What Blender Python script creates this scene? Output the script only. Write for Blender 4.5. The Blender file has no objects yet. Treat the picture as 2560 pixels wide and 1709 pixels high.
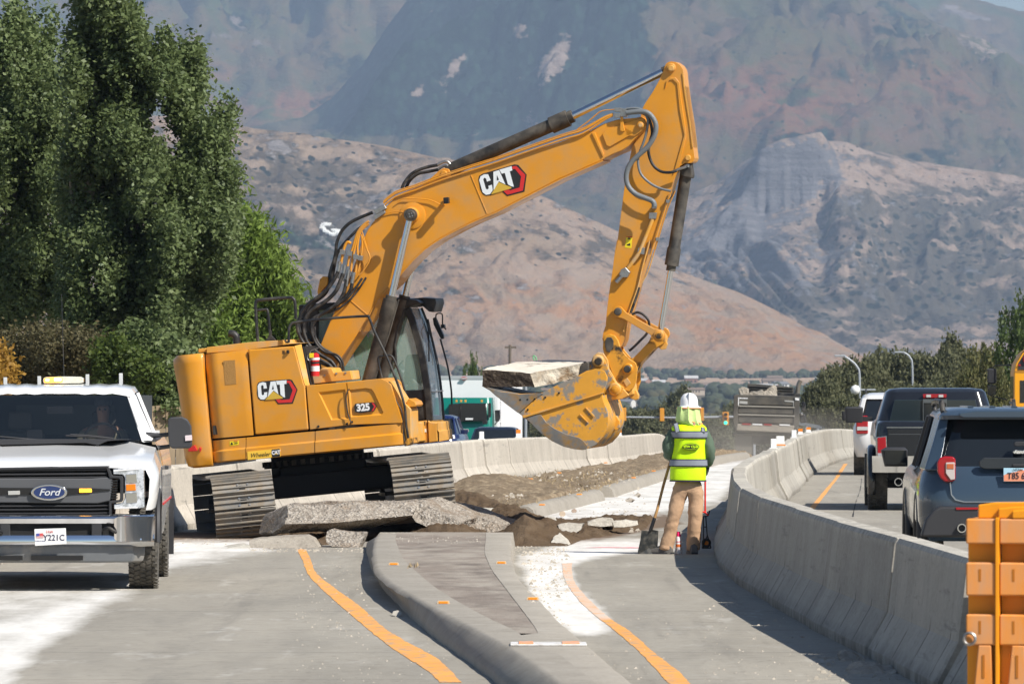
import bpy, math, random
import numpy as np
from mathutils import Vector, Matrix
R = math.radians
random.seed(7)
SC = bpy.context.scene
COL = SC.collection
# ------------------------------------------------------------------ camera
FPX, EYE, YH = 17000.0, 2.0, 958.0
cam_d = bpy.data.cameras.new("camera")
cam = bpy.data.objects.new("camera", cam_d); COL.objects.link(cam)
cam.location = (0, 0, EYE); cam.rotation_euler = (R(90), 0, 0)
cam_d.sensor_width = 36; cam_d.lens = 36 * FPX / 2560
cam_d.shift_y = (YH - 854.5) / 2560
cam_d.clip_start = 1; cam_d.clip_end = 60000
cam_d.dof.use_dof = True; cam_d.dof.focus_distance = 84; cam_d.dof.aperture_fstop = 15
SC.camera = cam
# ------------------------------------------------------------------ sky and sun
SUN = Vector((0.79, -0.64, 1.0)).normalized()
ELEV = math.asin(SUN.z); AZ = math.atan2(SUN.x, SUN.y)
w = bpy.data.worlds.new("World"); SC.world = w; w.use_nodes = True
nt = w.node_tree; bg = nt.nodes["Background"]
sky = nt.nodes.new("ShaderNodeTexSky"); sky.sky_type = 'NISHITA'; sky.sun_disc = False
sky.sun_elevation = ELEV; sky.sun_rotation = AZ; sky.altitude = 1400; sky.dust_density = 1.0
nt.links.new(sky.outputs[0], bg.inputs[0]); bg.inputs[1].default_value = 0.078
sl = bpy.data.lights.new("sun", 'SUN'); sl.energy = 5.0; sl.angle = R(0.53); sl.color = (1.0, 0.95, 0.87)
so = bpy.data.objects.new("sun", sl); COL.objects.link(so)
so.rotation_euler = SUN.to_track_quat('Z', 'Y').to_euler()
SC.view_settings.view_transform = 'Standard'; SC.view_settings.look = 'None'
SC.view_settings.exposure = 0.36; SC.view_settings.gamma = 1; SC.view_settings.use_curve_mapping = False
SC.render.engine = 'CYCLES'
cy = SC.cycles
cy.use_denoising = True; cy.max_bounces = 6; cy.diffuse_bounces = 2; cy.glossy_bounces = 3
cy.transmission_bounces = 4; cy.transparent_max_bounces = 8; cy.volume_bounces = 0
cy.caustics_reflective = False; cy.caustics_refractive = False; cy.sample_clamp_indirect = 6
cy.use_adaptive_sampling = True; cy.adaptive_threshold = 0.008
cy.volume_step_rate = 4
# ------------------------------------------------------------------ helpers
def at(px, py, D):
    return Vector(((px - 1280) * D / FPX, D, EYE - (py - YH) * D / FPX))
def V_(x, y): return (x * 1.08982, y * 1.08982)
def mkz(ox, oy, s): return lambda x, y: (ox + x / s, oy + y / s)
Z1 = mkz(400, 600, 2.796); Z2 = mkz(640, 380, 3.015); Z3 = mkz(1400, 120, 3.015); Z4 = mkz(1180, 600, 2.8)
Z5 = mkz(0, 900, 2.614); Z6 = mkz(440, 1080, 3.091); W1 = mkz(1560, 940, 3.135); R2 = mkz(1780, 780, 4.355)
R3 = mkz(2060, 860, 2.904); R4 = mkz(1760, 1060, 2.416); R5 = mkz(1060, 1080, 2.796); R6 = mkz(700, 1300, 2.349)
B3 = mkz(1100, 840, 3.915); S4 = mkz(2300, 860, 5.6); BZ = mkz(440, 850, 4.48); CZ = mkz(900, 720, 3.823)
OZ = mkz(2300, 1200, 3.081); TZ = mkz(400, 1100, 5.228)

def smooth(t): t = np.clip(t, 0, 1); return t * t * (3 - 2 * t)
def gz(X, D):
    """height of the terrain: flat, over a crest, down to the valley, up to the foot of the hills"""
    X = np.asarray(X, float); D = np.asarray(D, float)
    D0 = 122 + 28 * smooth((X - 2) / 4.0)
    d1 = np.clip(D, 0, 300)
    z = -0.85e-4 * np.maximum(d1 - D0, 0) ** 2
    d2 = np.clip(D, 300, 620) - 300
    z = z - 0.026 * d2 + 0.000028 * d2 * d2
    z = z - 0.0032 * (np.clip(D, 620, 2200) - 620)
    t = np.clip((D - 2200) / 3300.0, 0, 1)
    z = z + 25 * t ** 1.7
    return z
def gz1(X, D): return float(gz(X, D))
def gnd(px, py, z=0.0):
    """the point of the ground (plus z) that is seen at photo pixel px, py"""
    D = 30.0
    while D < 200:
        X = (px - 1280) * D / FPX
        if YH + FPX * (EYE - z - gz1(X, D)) / D <= py: break
        D += 0.25
    return (px - 1280) * D / FPX, D

# noise ------------------------------------------------------------
_rng = np.random.RandomState(11)
_LAT = _rng.rand(256, 256)
def vnoise(x, y):
    x = np.asarray(x, float); y = np.asarray(y, float)
    xi = np.floor(x).astype(int); yi = np.floor(y).astype(int)
    fx = x - xi; fy = y - yi; fx = fx * fx * (3 - 2 * fx); fy = fy * fy * (3 - 2 * fy)
    a = _LAT[xi % 256, yi % 256]; b = _LAT[(xi + 1) % 256, yi % 256]
    c = _LAT[xi % 256, (yi + 1) % 256]; d = _LAT[(xi + 1) % 256, (yi + 1) % 256]
    return (a * (1 - fx) + b * fx) * (1 - fy) + (c * (1 - fx) + d * fx) * fy
def fbm(x, y, o=5, g=0.5):
    s = 0; a = 1; t = 0
    for i in range(o):
        s = s + a * vnoise(x + 17.3 * i, y + 9.1 * i); t += a; a *= g; x = x * 2.03; y = y * 2.03
    return s / t
def ridged(x, y, o=5, g=0.55):
    s = 0; a = 1; t = 0
    for i in range(o):
        s = s + a * (1 - abs(2 * vnoise(x + 31.7 * i, y + 5.3 * i) - 1)); t += a; a *= g; x = x * 2.07; y = y * 2.07
    return s / t

# mesh builder -----------------------------------------------------
class MB:
    def __init__(s): s.v = []; s.f = []; s.m = []
    def add(s, vs, fs, mi=0):
        n = len(s.v); s.v += [tuple(p) for p in vs]
        for f in fs: s.f.append([i + n for i in f]); s.m.append(mi)
        return s
    def box(s, lo, hi, mi=0, mat=None):
        x0, y0, z0 = lo; x1, y1, z1 = hi
        p = [(x0,y0,z0),(x1,y0,z0),(x1,y1,z0),(x0,y1,z0),(x0,y0,z1),(x1,y0,z1),(x1,y1,z1),(x0,y1,z1)]
        if mat is not None: p = [tuple(mat @ Vector(q)) for q in p]
        return s.add(p, [(0,3,2,1),(4,5,6,7),(0,1,5,4),(1,2,6,5),(2,3,7,6),(3,0,4,7)], mi)
    def prism(s, poly, a, b, mi=0, ax=1, taper=None):
        """polygon in the two other axes, extruded along axis ax from a to b"""
        def P(q, t):
            if ax == 1: return (q[0], t, q[1])
            if ax == 0: return (t, q[0], q[1])
            return (q[0], q[1], t)
        n = len(poly); p2 = taper or poly
        vs = [P(q, a) for q in poly] + [P(q, b) for q in p2]
        fs = [list(range(n)), list(range(2 * n - 1, n - 1, -1))] + [(i, n + i, n + (i + 1) % n, (i + 1) % n) for i in range(n)]
        return s.add(vs, fs, mi)
    def tube(s, pts, r, n=8, mi=0, cap=True):
        pts = [Vector(p) for p in pts]; rs = r if isinstance(r, (list, tuple)) else [r] * len(pts)
        base = len(s.v); up = None
        for i, p in enumerate(pts):
            d = (pts[min(i + 1, len(pts) - 1)] - pts[max(i - 1, 0)])
            if d.length < 1e-9: d = Vector((0, 0, 1))
            d.normalize()
            if up is None:
                up = Vector((0, 0, 1)) if abs(d.z) < .9 else Vector((1, 0, 0))
            a = d.cross(up)
            if a.length < 1e-6: a = d.cross(Vector((1, 0, 0)))
            a.normalize(); b = a.cross(d); up = b
            for k in range(n):
                t = 2 * math.pi * k / n
                q = p + (a * math.cos(t) + b * math.sin(t)) * rs[i]
                s.v.append(tuple(q))
        for i in range(len(pts) - 1):
            for k in range(n):
                k2 = (k + 1) % n
                s.f.append([base + i*n + k, base + i*n + k2, base + (i+1)*n + k2, base + (i+1)*n + k]); s.m.append(mi)
        if cap:
            s.f.append([base + k for k in range(n)][::-1]); s.m.append(mi)
            e = base + (len(pts) - 1) * n
            s.f.append([e + k for k in range(n)]); s.m.append(mi)
        return s
    def cyl(s, p0, p1, r, n=16, mi=0, r1=None):
        return s.tube([p0, p1], [r, r1 if r1 is not None else r], n, mi)
    def lathe(s, prof, n=24, mi=0, c=(0, 0, 0), ax=2):
        base = len(s.v)
        for (r, h) in prof:
            for k in range(n):
                t = 2 * math.pi * k / n; a, b = r * math.cos(t), r * math.sin(t)
                q = (a, b, h) if ax == 2 else ((h, a, b) if ax == 0 else (a, h, b))
                s.v.append((q[0] + c[0], q[1] + c[1], q[2] + c[2]))
        for i in range(len(prof) - 1):
            for k in range(n):
                k2 = (k + 1) % n
                f = [base + i*n + k, base + i*n + k2, base + (i+1)*n + k2, base + (i+1)*n + k]
                s.f.append(f if ax != 1 else f[::-1]); s.m.append(mi)
        return s
    def loft(s, rings, mi=0, close=False, cap=True):
        """list of equally long point rings joined by quads"""
        n = len(rings[0]); base = len(s.v)
        for r in rings: s.v += [tuple(p) for p in r]
        for i in range(len(rings) - 1):
            for k in range(n if close else n - 1):
                k2 = (k + 1) % n
                s.f.append([base + i*n + k, base + i*n + k2, base + (i+1)*n + k2, base + (i+1)*n + k]); s.m.append(mi)
        if cap and close:
            s.f.append([base + k for k in range(n)][::-1]); s.m.append(mi)
            e = base + (len(rings) - 1) * n
            s.f.append([e + k for k in range(n)]); s.m.append(mi)
        return s
    def mesh(s, name, mats, sm=None, flip=False):
        me = bpy.data.meshes.new(name)
        me.from_pydata(s.v, [], s.f)
        for m in (mats if isinstance(mats, (list, tuple)) else [mats]): me.materials.append(m)
        if any(s.m): me.polygons.foreach_set("material_index", s.m)
        fixn(me)
        if sm:
            me.polygons.foreach_set("use_smooth", [True] * len(me.polygons)); me.set_sharp_from_angle(angle=R(sm))
        me.update(); return me
    def build(s, name, mats, parent=None, M=None, bevel=0, sm=None, seg=2, **props):
        me = s.mesh(name, mats, sm)
        return link(name, me, parent, M, bevel, seg, **props)
def fixn(me):
    import bmesh
    b = bmesh.new(); b.from_mesh(me); bmesh.ops.recalc_face_normals(b, faces=b.faces); b.to_mesh(me); b.free()
def link(name, me, parent=None, M=None, bevel=0, seg=2, **props):
    o = bpy.data.objects.new(name, me); COL.objects.link(o)
    if parent is not None: o.parent = parent
    if M is not None: o.matrix_local = M
    if bevel:
        b = o.modifiers.new("b", 'BEVEL'); b.width = bevel; b.segments = seg; b.limit_method = 'ANGLE'; b.angle_limit = R(28)
        b.harden_normals = True
        if not me.polygons[0].use_smooth:
            me.polygons.foreach_set("use_smooth", [True] * len(me.polygons)); me.set_sharp_from_angle(angle=R(32))
    for k, v in props.items(): o[k] = v
    return o
def raw(name, vs, fs, mats, parent=None, sm=True, **props):
    """fast mesh from numpy arrays"""
    me = bpy.data.meshes.new(name); vs = np.asarray(vs, np.float32); fs = np.asarray(fs, np.int32)
    k = fs.shape[1]
    me.vertices.add(len(vs)); me.vertices.foreach_set("co", vs.ravel())
    me.loops.add(fs.size); me.loops.foreach_set("vertex_index", fs.ravel())
    me.polygons.add(len(fs)); me.polygons.foreach_set("loop_start", np.arange(0, fs.size, k, dtype=np.int32))
    me.polygons.foreach_set("loop_total", np.full(len(fs), k, np.int32))
    if sm: me.polygons.foreach_set("use_smooth", np.ones(len(fs), bool))
    for m in (mats if isinstance(mats, (list, tuple)) else [mats]): me.materials.append(m)
    me.update(calc_edges=True); me.validate()
    o = bpy.data.objects.new(name, me); COL.objects.link(o)
    if parent is not None: o.parent = parent
    for a, b in props.items(): o[a] = b
    return o
def gridmesh(name, X, Y, Z, mats, attrs=None, hole=None, **props):
    ny, nx = X.shape
    vs = np.stack([X.ravel(), Y.ravel(), Z.ravel()], 1)
    i = np.arange(ny - 1)[:, None] * nx + np.arange(nx - 1)[None, :]
    fs = np.stack([i, i + 1, i + nx + 1, i + nx], -1).reshape(-1, 4)
    o = raw(name, vs, fs, mats, **props)
    for k, a in (attrs or {}).items():
        at_ = o.data.attributes.new(k, 'FLOAT', 'POINT'); at_.data.foreach_set("value", a.ravel().astype(np.float32))
    return o
def thing(name, label, cat, loc=(0, 0, 0), rz=0, group=None, rot=None):
    o = bpy.data.objects.new(name, None); COL.objects.link(o); o.location = loc
    o.rotation_euler = rot if rot else (0, 0, rz); o.empty_display_size = .2
    o['label'] = label; o['category'] = cat
    if group: o['group'] = group
    return o
def tag(o, label, cat, group=None):
    o['label'] = label; o['category'] = cat
    if group: o['group'] = group
    return o
def copy_tree(o, parent=None):
    c = o.copy(); COL.objects.link(c); c.parent = parent
    for ch in list(KIDS.get(o.name, [])) if False else [k for k in bpy.data.objects if k.parent == o]: copy_tree(ch, c)
    return c
KIDS = {}

# materials --------------------------------------------------------
def mat(name, col, rough=.5, metal=0.0, var=.0, vs=3.0, bump=0.0, bs=40.0, dirt=None, dirt_amt=0.0, ds=4.0,
        emit=None, es=1.0, trans=0.0, alpha=1.0, coat=0.0, ior=1.45, coords='Object', detail=6, dsharp=.12, spec=.5, stretch=None):
    m = bpy.data.materials.new(name); m.use_nodes = True; N = m.node_tree; L = N.links
    b = N.nodes["Principled BSDF"]
    b.inputs["Roughness"].default_value = rough; b.inputs["Metallic"].default_value = metal
    b.inputs["IOR"].default_value = ior; b.inputs["Specular IOR Level"].default_value = spec
    b.inputs["Coat Weight"].default_value = coat; b.inputs["Coat Roughness"].default_value = .08
    b.inputs["Transmission Weight"].default_value = trans; b.inputs["Alpha"].default_value = alpha
    c = (*col, 1); b.inputs["Base Color"].default_value = c
    if emit: b.inputs["Emission Color"].default_value = (*emit, 1); b.inputs["Emission Strength"].default_value = es
    if not (var or bump or dirt): return m
    tc = N.nodes.new("ShaderNodeTexCoord"); src = tc.outputs[coords]
    if stretch:
        mp = N.nodes.new("ShaderNodeMapping"); mp.inputs["Scale"].default_value = stretch; L.new(src, mp.inputs[0]); src = mp.outputs[0]
    def noise(sc, dt=detail):
        n = N.nodes.new("ShaderNodeTexNoise"); n.inputs["Scale"].default_value = sc; n.inputs["Detail"].default_value = dt
        n.inputs["Roughness"].default_value = .6; L.new(src, n.inputs["Vector"]); return n.outputs["Fac"]
    cur = None
    if var:
        mr = N.nodes.new("ShaderNodeMapRange"); L.new(noise(vs), mr.inputs[0])
        mr.inputs[1].default_value = .3; mr.inputs[2].default_value = .7; mr.inputs[3].default_value = 1 - var; mr.inputs[4].default_value = 1 + var
        h = N.nodes.new("ShaderNodeHueSaturation"); h.inputs["Color"].default_value = c; L.new(mr.outputs[0], h.inputs["Value"]); cur = h.outputs[0]
    if dirt:
        mr = N.nodes.new("ShaderNodeMapRange"); L.new(noise(ds, 10), mr.inputs[0])
        th = 1 - dirt_amt; th = .5 + (th - .5) * .5
        mr.inputs[1].default_value = th - dsharp; mr.inputs[2].default_value = th + dsharp
        mx = N.nodes.new("ShaderNodeMix"); mx.data_type = 'RGBA'; L.new(mr.outputs[0], mx.inputs[0])
        if cur: L.new(cur, mx.inputs[6])
        else: mx.inputs[6].default_value = c
        mx.inputs[7].default_value = (*dirt, 1); cur = mx.outputs[2]
        r2 = N.nodes.new("ShaderNodeMapRange"); L.new(mr.outputs[0], r2.inputs[0]); r2.inputs[3].default_value = rough; r2.inputs[4].default_value = max(rough, .8)
        L.new(r2.outputs[0], b.inputs["Roughness"])
    if cur: L.new(cur, b.inputs["Base Color"])
    if bump:
        bp = N.nodes.new("ShaderNodeBump"); bp.inputs["Strength"].default_value = 1; bp.inputs["Distance"].default_value = bump
        L.new(noise(bs, 4), bp.inputs["Height"]); L.new(bp.outputs[0], b.inputs["Normal"])
    return m
class NT:
    """small node-writing helper for the big surfaces"""
    def __init__(s, name, rough=.9):
        s.m = bpy.data.materials.new(name); s.m.use_nodes = True; s.t = s.m.node_tree; s.n = s.t.nodes; s.l = s.t.links
        s.b = s.n["Principled BSDF"]; s.b.inputs["Roughness"].default_value = rough; s.b.inputs["Specular IOR Level"].default_value = .3
        s.tc = s.n.new("ShaderNodeTexCoord")
    def put(s, sock, v):
        if hasattr(v, 'links') or isinstance(v, bpy.types.NodeSocket): s.l.new(v, sock)
        elif isinstance(v, tuple) and len(v) == 3 and sock.type == 'RGBA': sock.default_value = (*v, 1)
        else: sock.default_value = v
    def map(s, src=None, scale=(1, 1, 1), rot=(0, 0, 0), loc=(0, 0, 0)):
        m = s.n.new("ShaderNodeMapping"); m.inputs["Scale"].default_value = scale; m.inputs["Rotation"].default_value = rot; m.inputs["Location"].default_value = loc
        s.l.new(src or s.tc.outputs["Object"], m.inputs[0]); return m.outputs[0]
    def noise(s, v, sc, dt=6, r=.6, dist=0):
        n = s.n.new("ShaderNodeTexNoise"); n.inputs["Scale"].default_value = sc; n.inputs["Detail"].default_value = dt
        n.inputs["Roughness"].default_value = r; n.inputs["Distortion"].default_value = dist; s.l.new(v, n.inputs["Vector"]); return n.outputs["Fac"]
    def vor(s, v, sc, feat='F1', rnd=1.0):
        n = s.n.new("ShaderNodeTexVoronoi"); n.inputs["Scale"].default_value = sc; n.feature = feat; n.inputs["Randomness"].default_value = rnd
        s.l.new(v, n.inputs["Vector"]); return n.outputs["Distance"]
    def rng(s, v, a, b, c=0.0, d=1.0, sm=False):
        n = s.n.new("ShaderNodeMapRange"); s.l.new(v, n.inputs[0])
        if sm: n.interpolation_type = 'SMOOTHSTEP'
        for i, q in enumerate((a, b, c, d)): n.inputs[i + 1].default_value = q
        return n.outputs[0]
    def math(s, op, a, b=None):
        n = s.n.new("ShaderNodeMath"); n.operation = op; s.put(n.inputs[0], a)
        if b is not None: s.put(n.inputs[1], b)
        return n.outputs[0]
    def mix(s, f, a, b, mode='MIX'):
        n = s.n.new("ShaderNodeMix"); n.data_type = 'RGBA'; n.blend_type = mode
        s.put(n.inputs[0], f); s.put(n.inputs[6], a); s.put(n.inputs[7], b); return n.outputs[2]
    def attr(s, name):
        n = s.n.new("ShaderNodeAttribute"); n.attribute_name = name; return n.outputs["Fac"]
    def xyz(s, v=None):
        n = s.n.new("ShaderNodeSeparateXYZ"); s.l.new(v or s.tc.outputs["Object"], n.inputs[0]); return n.outputs
    def bump(s, h, dist):
        n = s.n.new("ShaderNodeBump"); n.inputs["Distance"].default_value = dist; s.l.new(h, n.inputs["Height"]); s.l.new(n.outputs[0], s.b.inputs["Normal"])
    def out(s, c): s.put(s.b.inputs["Base Color"], c); return s.m
# ================================================================== THE SETTING
def interp(pts, x):
    p = np.array(sorted(pts), float); return np.interp(x, p[:, 0], p[:, 1])
def in_poly(px, py, poly):
    px = np.asarray(px, float); py = np.asarray(py, float); r = np.zeros(px.shape, bool); n = len(poly); j = n - 1
    for i in range(n):
        xi, yi = poly[i]; xj, yj = poly[j]
        if yi != yj:
            c = ((yi > py) != (yj > py)) & (px < (xj - xi) * (py - yi) / (yj - yi) + xi); r ^= c
        j = i
    return r
def dist_poly(px, py, poly, closed=True):
    px = np.asarray(px, float); py = np.asarray(py, float); d = np.full(px.shape, 1e9); n = len(poly)
    for i in range(n if closed else n - 1):
        ax, ay = poly[i]; bx, by = poly[(i + 1) % n]; vx, vy = bx - ax, by - ay
        t = np.clip(((px - ax) * vx + (py - ay) * vy) / (vx * vx + vy * vy + 1e-9), 0, 1)
        d = np.minimum(d, np.hypot(px - ax - t * vx, py - ay - t * vy))
    return d
def sd(px, py, poly): return np.where(in_poly(px, py, poly), 1, -1) * dist_poly(px, py, poly)
def soft(px, py, poly, wdt): return smooth(.5 + sd(px, py, poly) / (2.0 * wdt))
def blob(x, y, cx, cy, rx, ry, rot=0):
    a = R(rot); dx, dy = x - cx, y - cy; u = (dx * math.cos(a) + dy * math.sin(a)) / rx; v = (-dx * math.sin(a) + dy * math.cos(a)) / ry
    return np.exp(-(u * u + v * v))

# ---- ground: one sheet from behind the camera to the hills
def lines(parts):
    o = []
    for a, b, n in parts: o += list(np.linspace(a, b, n, endpoint=False))
    return np.array(o + [parts[-1][1]])
gx = lines([(-9000, -1200, 16), (-1200, -100, 30), (-100, -14, 24), (-14, 18, 60), (18, 120, 26), (120, 1200, 30), (1200, 9000, 16)])
gd = lines([(-60, 30, 8), (30, 330, 150), (330, 700, 60), (700, 5600, 110), (5600, 19000, 20)])
GX, GD = np.meshgrid(gx, gd)
GZ = gz(GX, GD) - .06
far = smooth((GD - 700) / 800)
GZ = GZ + far * (fbm(GX / 260, GD / 400, 4) - .5) * 14
g = NT('valley_ground')
n1 = g.noise(g.map(scale=(.01, .01, .01)), 1.0, 8); n2 = g.noise(g.tc.outputs["Object"], .6, 8)
c = g.mix(g.rng(n1, .42, .6), (.22, .165, .11), (.085, .09, .045)); c = g.mix(g.rng(n2, .35, .65, 0, .5), c, (.13, .1, .07), 'MIX')
yy_ = g.xyz()[1]; n3 = g.noise(g.map(scale=(1, .3, 1)), .02, 8, .7); v3 = g.vor(g.map(scale=(1, .35, 1)), .05)
tan_ = g.mix(g.rng(n3, .4, .62), (.52, .36, .24), (.36, .26, .18)); tan_ = g.mix(g.rng(g.math('ADD', v3, n3), .72, .86, .9, 0), tan_, (.04, .055, .035))
c = g.mix(g.rng(g.math('ADD', yy_, g.math('MULTIPLY', n3, 900.0)), 4500, 5200), c, tan_)
gridmesh('ground', GX, GD, GZ, g.out(c), kind='structure')

# ---- the concrete road, worn, tined, dusted white
rx = lines([(-16, -8, 12), (-8, 12, 200), (12, 30, 14)]); rd = lines([(28, 130, 330), (130, 215, 180), (215, 340, 50)])
RX, RD = np.meshgrid(rx, rd); RZ = gz(RX, RD)
PX = 1280 + FPX * RX / RD; PY = YH + FPX * (EYE - RZ) / RD
def vp(*a): return [(x * 1.08982, y * 1.08982) for x, y in a]
dust = np.zeros_like(RX)
for poly, wd, amt in [
    (vp((400,1246),(600,1248),(590,1262),(400,1300),(250,1380),(80,1500),(0,1600),(-80,1600),(-80,1440),(150,1370),(330,1330)), 26, .95),
    (vp((-80,1340),(330,1332),(400,1310),(200,1400),(-80,1430)), 20, .6),
    (vp((-40,1345),(300,1340),(280,1325),(-40,1322)), 14, .55),
    (vp((1190,1275),(1330,1238),(1470,1238),(1490,1262),(1350,1282),(1305,1300),(1330,1350),(1395,1410),(1400,1445),(1330,1462),(1262,1420),(1225,1370),(1200,1320)), 10, 1.0),
    (vp((1330,1236),(1500,1236),(1560,1262),(1400,1275),(1330,1270)), 12, .7),
    (vp((1150,1190),(1300,1162),(1480,1110),(1640,1062),(1730,1050),(1700,1080),(1660,1130),(1560,1165),(1400,1205),(1250,1200)), 9, .92),
    (vp((1600,1070),(1730,1052),(1650,1150),(1560,1170)), 14, .9),
    (vp((1045,1112),(1200,1080),(1420,1045),(1440,1052),(1250,1085),(1045,1150)), 5, .7),
    (vp((395,1238),(620,1238),(620,1262),(395,1280)), 8, .9),
]:
    dust = np.maximum(dust, amt * soft(PX, PY, poly, wd * 1.09))
dirtm = np.maximum(soft(PX, PY, vp((560,1262),(860,1225),(1180,1235),(1300,1250),(1480,1215),(1560,1200),(1500,1170),(1300,1180),(1100,1130),(1000,1130),(600,1230)), 9) * .9, 0)
dirtm = np.maximum(dirtm, soft(PX, PY, vp((380,1222),(560,1222),(660,1238),(600,1246),(380,1240)), 4) * 1.1)
dirtm = np.maximum(dirtm, .55 * smooth((RD - 150) / 60) * smooth((RX + 3) / 3) * smooth((9 - RX) / 3))
g = NT('worn_road_concrete', .85)
o = g.tc.outputs["Object"]
n_big = g.noise(g.map(scale=(1, .35, 1)), .35, 6); n_fine = g.noise(o, 14, 8, .7); n_str = g.noise(g.map(scale=(2.2, .25, 1)), 1.0, 6)
n_lat = g.noise(g.map(scale=(.35, 3.0, 1)), 1.0, 5)
base = g.mix(g.rng(n_big, .35, .65), (.31, .283, .235), (.41, .375, .312))
base = g.mix(g.rng(n_str, .45, .75, 0, .35), base, (.11, .105, .095))
base = g.mix(g.rng(n_fine, .35, .75, 0, .5), base, (.40, .375, .32)); base = g.mix(g.rng(g.noise(o, 5.5, 8, .75), .5, .72, 0, .55), base, (.15, .135, .11))
base = g.mix(g.rng(n_lat, .52, .7, 0, .25), base, (.30, .29, .26))
# tining grooves across the lane and saw-cut joints
wv = g.n.new("ShaderNodeTexWave"); wv.wave_type = 'BANDS'; wv.bands_direction = 'Y'; wv.inputs["Scale"].default_value = 4.2; wv.inputs["Distortion"].default_value = .25; wv.inputs["Detail"].default_value = 2
g.l.new(o, wv.inputs["Vector"])
base = g.mix(g.rng(wv.outputs["Fac"], 0, .45, .5, 0), base, (.09, .085, .08))
sx = g.xyz(); jt = g.math('PINGPONG', sx[1], 2.3); base = g.mix(g.rng(jt, 0.0, .03, .75, 0), base, (.05, .045, .04))
# small dark spots
sp = g.vor(o, 5.5); base = g.mix(g.rng(sp, .06, .12, .75, 0), base, (.06, .05, .04)); base = g.mix(g.rng(g.noise(g.map(scale=(3.5, .10, 1)), 1.0, 5, .6), .58, .72, 0, .28), base, (.09, .085, .08)); base = g.mix(g.rng(g.noise(g.map(scale=(.9, .9, 1), rot=(0, 0, .3)), 2.6, 10, .85), .56, .66, 0, .45), base, (.11, .098, .08))
dm = g.attr('dirt'); dn = g.noise(o, 1.7, 8); dsum = g.math('ADD', g.math('MULTIPLY', dm, 1.3), g.math('SUBTRACT', dn, .62))
base = g.mix(g.rng(dsum, 0, .5), base, (.17, .12, .08))
du = g.attr('dust'); dn2 = g.noise(g.map(scale=(1, .22, 1)), 1.6, 9, .72); dn3 = g.noise(o, 22, 4)
ds = g.math('ADD', g.math('MULTIPLY', du, 1.05), g.math('MULTIPLY', g.math('SUBTRACT', dn2, .55), 2.3)); ds = g.math('ADD', ds, g.math('MULTIPLY', g.math('SUBTRACT', dn3, .5), .14))
base = g.mix(g.rng(ds, .05, 1.15), base, (.80, .78, .74))
hn = g.math('ADD', g.math('MULTIPLY', n_fine, .5), g.math('MULTIPLY', wv.outputs["Fac"], .5)); g.bump(hn, .006)
g.b.inputs["Roughness"].default_value = .8
M_ROAD = g.out(base)
hole = None
road = gridmesh('road', RX, RD, RZ, M_ROAD, {'dust': dust, 'dirt': dirtm}, kind='structure')

# ---- orange lane lines, laid 6 mm over the road
m_line = mat('orange_line_paint', (.78, .35, .075), .75, var=.12, vs=3, dirt=(.34, .29, .23), dirt_amt=.36, ds=8, dsharp=.06)
m_line_dusty = mat('dusty_orange_line_paint', (.78, .42, .22), .8, var=.1, vs=3, dirt=(.6, .55, .48), dirt_amt=.5, ds=3)
def strip(name, left, right, m, lift=.003, **kw):
    """two rows of photo pixels on the ground"""
    from itertools import chain
    a = [gnd(*p) for p in left]; b = [gnd(*p) for p in right]
    def dens(q):
        q = np.array(q); t = np.linspace(0, len(q) - 1, (len(q) - 1) * 14 + 1); i = np.minimum(t.astype(int), len(q) - 2); f = (t - i)[:, None]
        # catmull-rom
        def g_(k): return q[np.clip(k, 0, len(q) - 1)]
        p0, p1, p2, p3 = g_(i - 1), g_(i), g_(i + 1), g_(i + 2)
        return .5 * (2 * p1 + (p2 - p0) * f + (2 * p0 - 5 * p1 + 4 * p2 - p3) * f * f + (3 * p1 - p0 - 3 * p2 + p3) * f ** 3)
    a, b = dens(a), dens(b); n = len(a)
    wob = (vnoise(np.arange(n) * .9, np.zeros(n)) - .5) * .012
    a[:, 0] += wob; b[:, 0] -= wob
    vs = [(x, y, gz1(x, y) + lift) for x, y in a] + [(x, y, gz1(x, y) + lift) for x, y in b]
    fs = [(i, n + i, n + i + 1, i + 1) for i in range(n - 1)]
    return raw(name, vs, fs, m, sm=True, **kw)
strip('lane_line', [R6(95,172), R6(128,230), R6(165,320), R6(270,430), R6(420,560), R6(560,680), R6(700,780), R6(860,880), R6(940,961)],
      [R6(152,172), R6(180,230), R6(215,310), R6(320,400), R6(470,510), R6(610,630), R6(740,715), R6(930,820), R6(1065,961)], m_line, kind='structure')
strip('lane_line', [R6(1885,590), R6(1990,670), R6(2130,800), R6(2270,945), R6(2330,1010)], [R6(1950,590), R6(2060,660), R6(2210,790), R6(2350,905), R6(2430,1000)], m_line, kind='structure')
strip('lane_line', [R6(1655,255), R6(1665,330), R6(1700,400), R6(1780,500), R6(1885,588)], [R6(1715,252), R6(1720,330), R6(1755,400), R6(1845,500), R6(1950,588)], m_line_dusty, kind='structure')
strip('lane_line', [R4(622,522), R4(740,385), R4(800,310), R4(845,240)], [R4(662,522), R4(765,385), R4(825,305), R4(868,238)], m_line, kind='structure')
m_pink = mat('pink_marking_paint', (.85, .12, .2), .7, dirt=(.6, .58, .52), dirt_amt=.5, ds=5)
strip('marking_line', [R5(1105,808), R5(1300,803), R5(1500,806)], [R5(1105,811), R5(1300,811), R5(1500,813)], m_pink, kind='structure')
m_crack = mat('crack_filler', (.03, .03, .03), .8)
strip('road_crack', [R4(950,330), R4(940,400), R4(915,470), R4(895,560)], [R4(955,330), R4(945,400), R4(920,470), R4(902,560)], m_crack, kind='structure')

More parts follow.
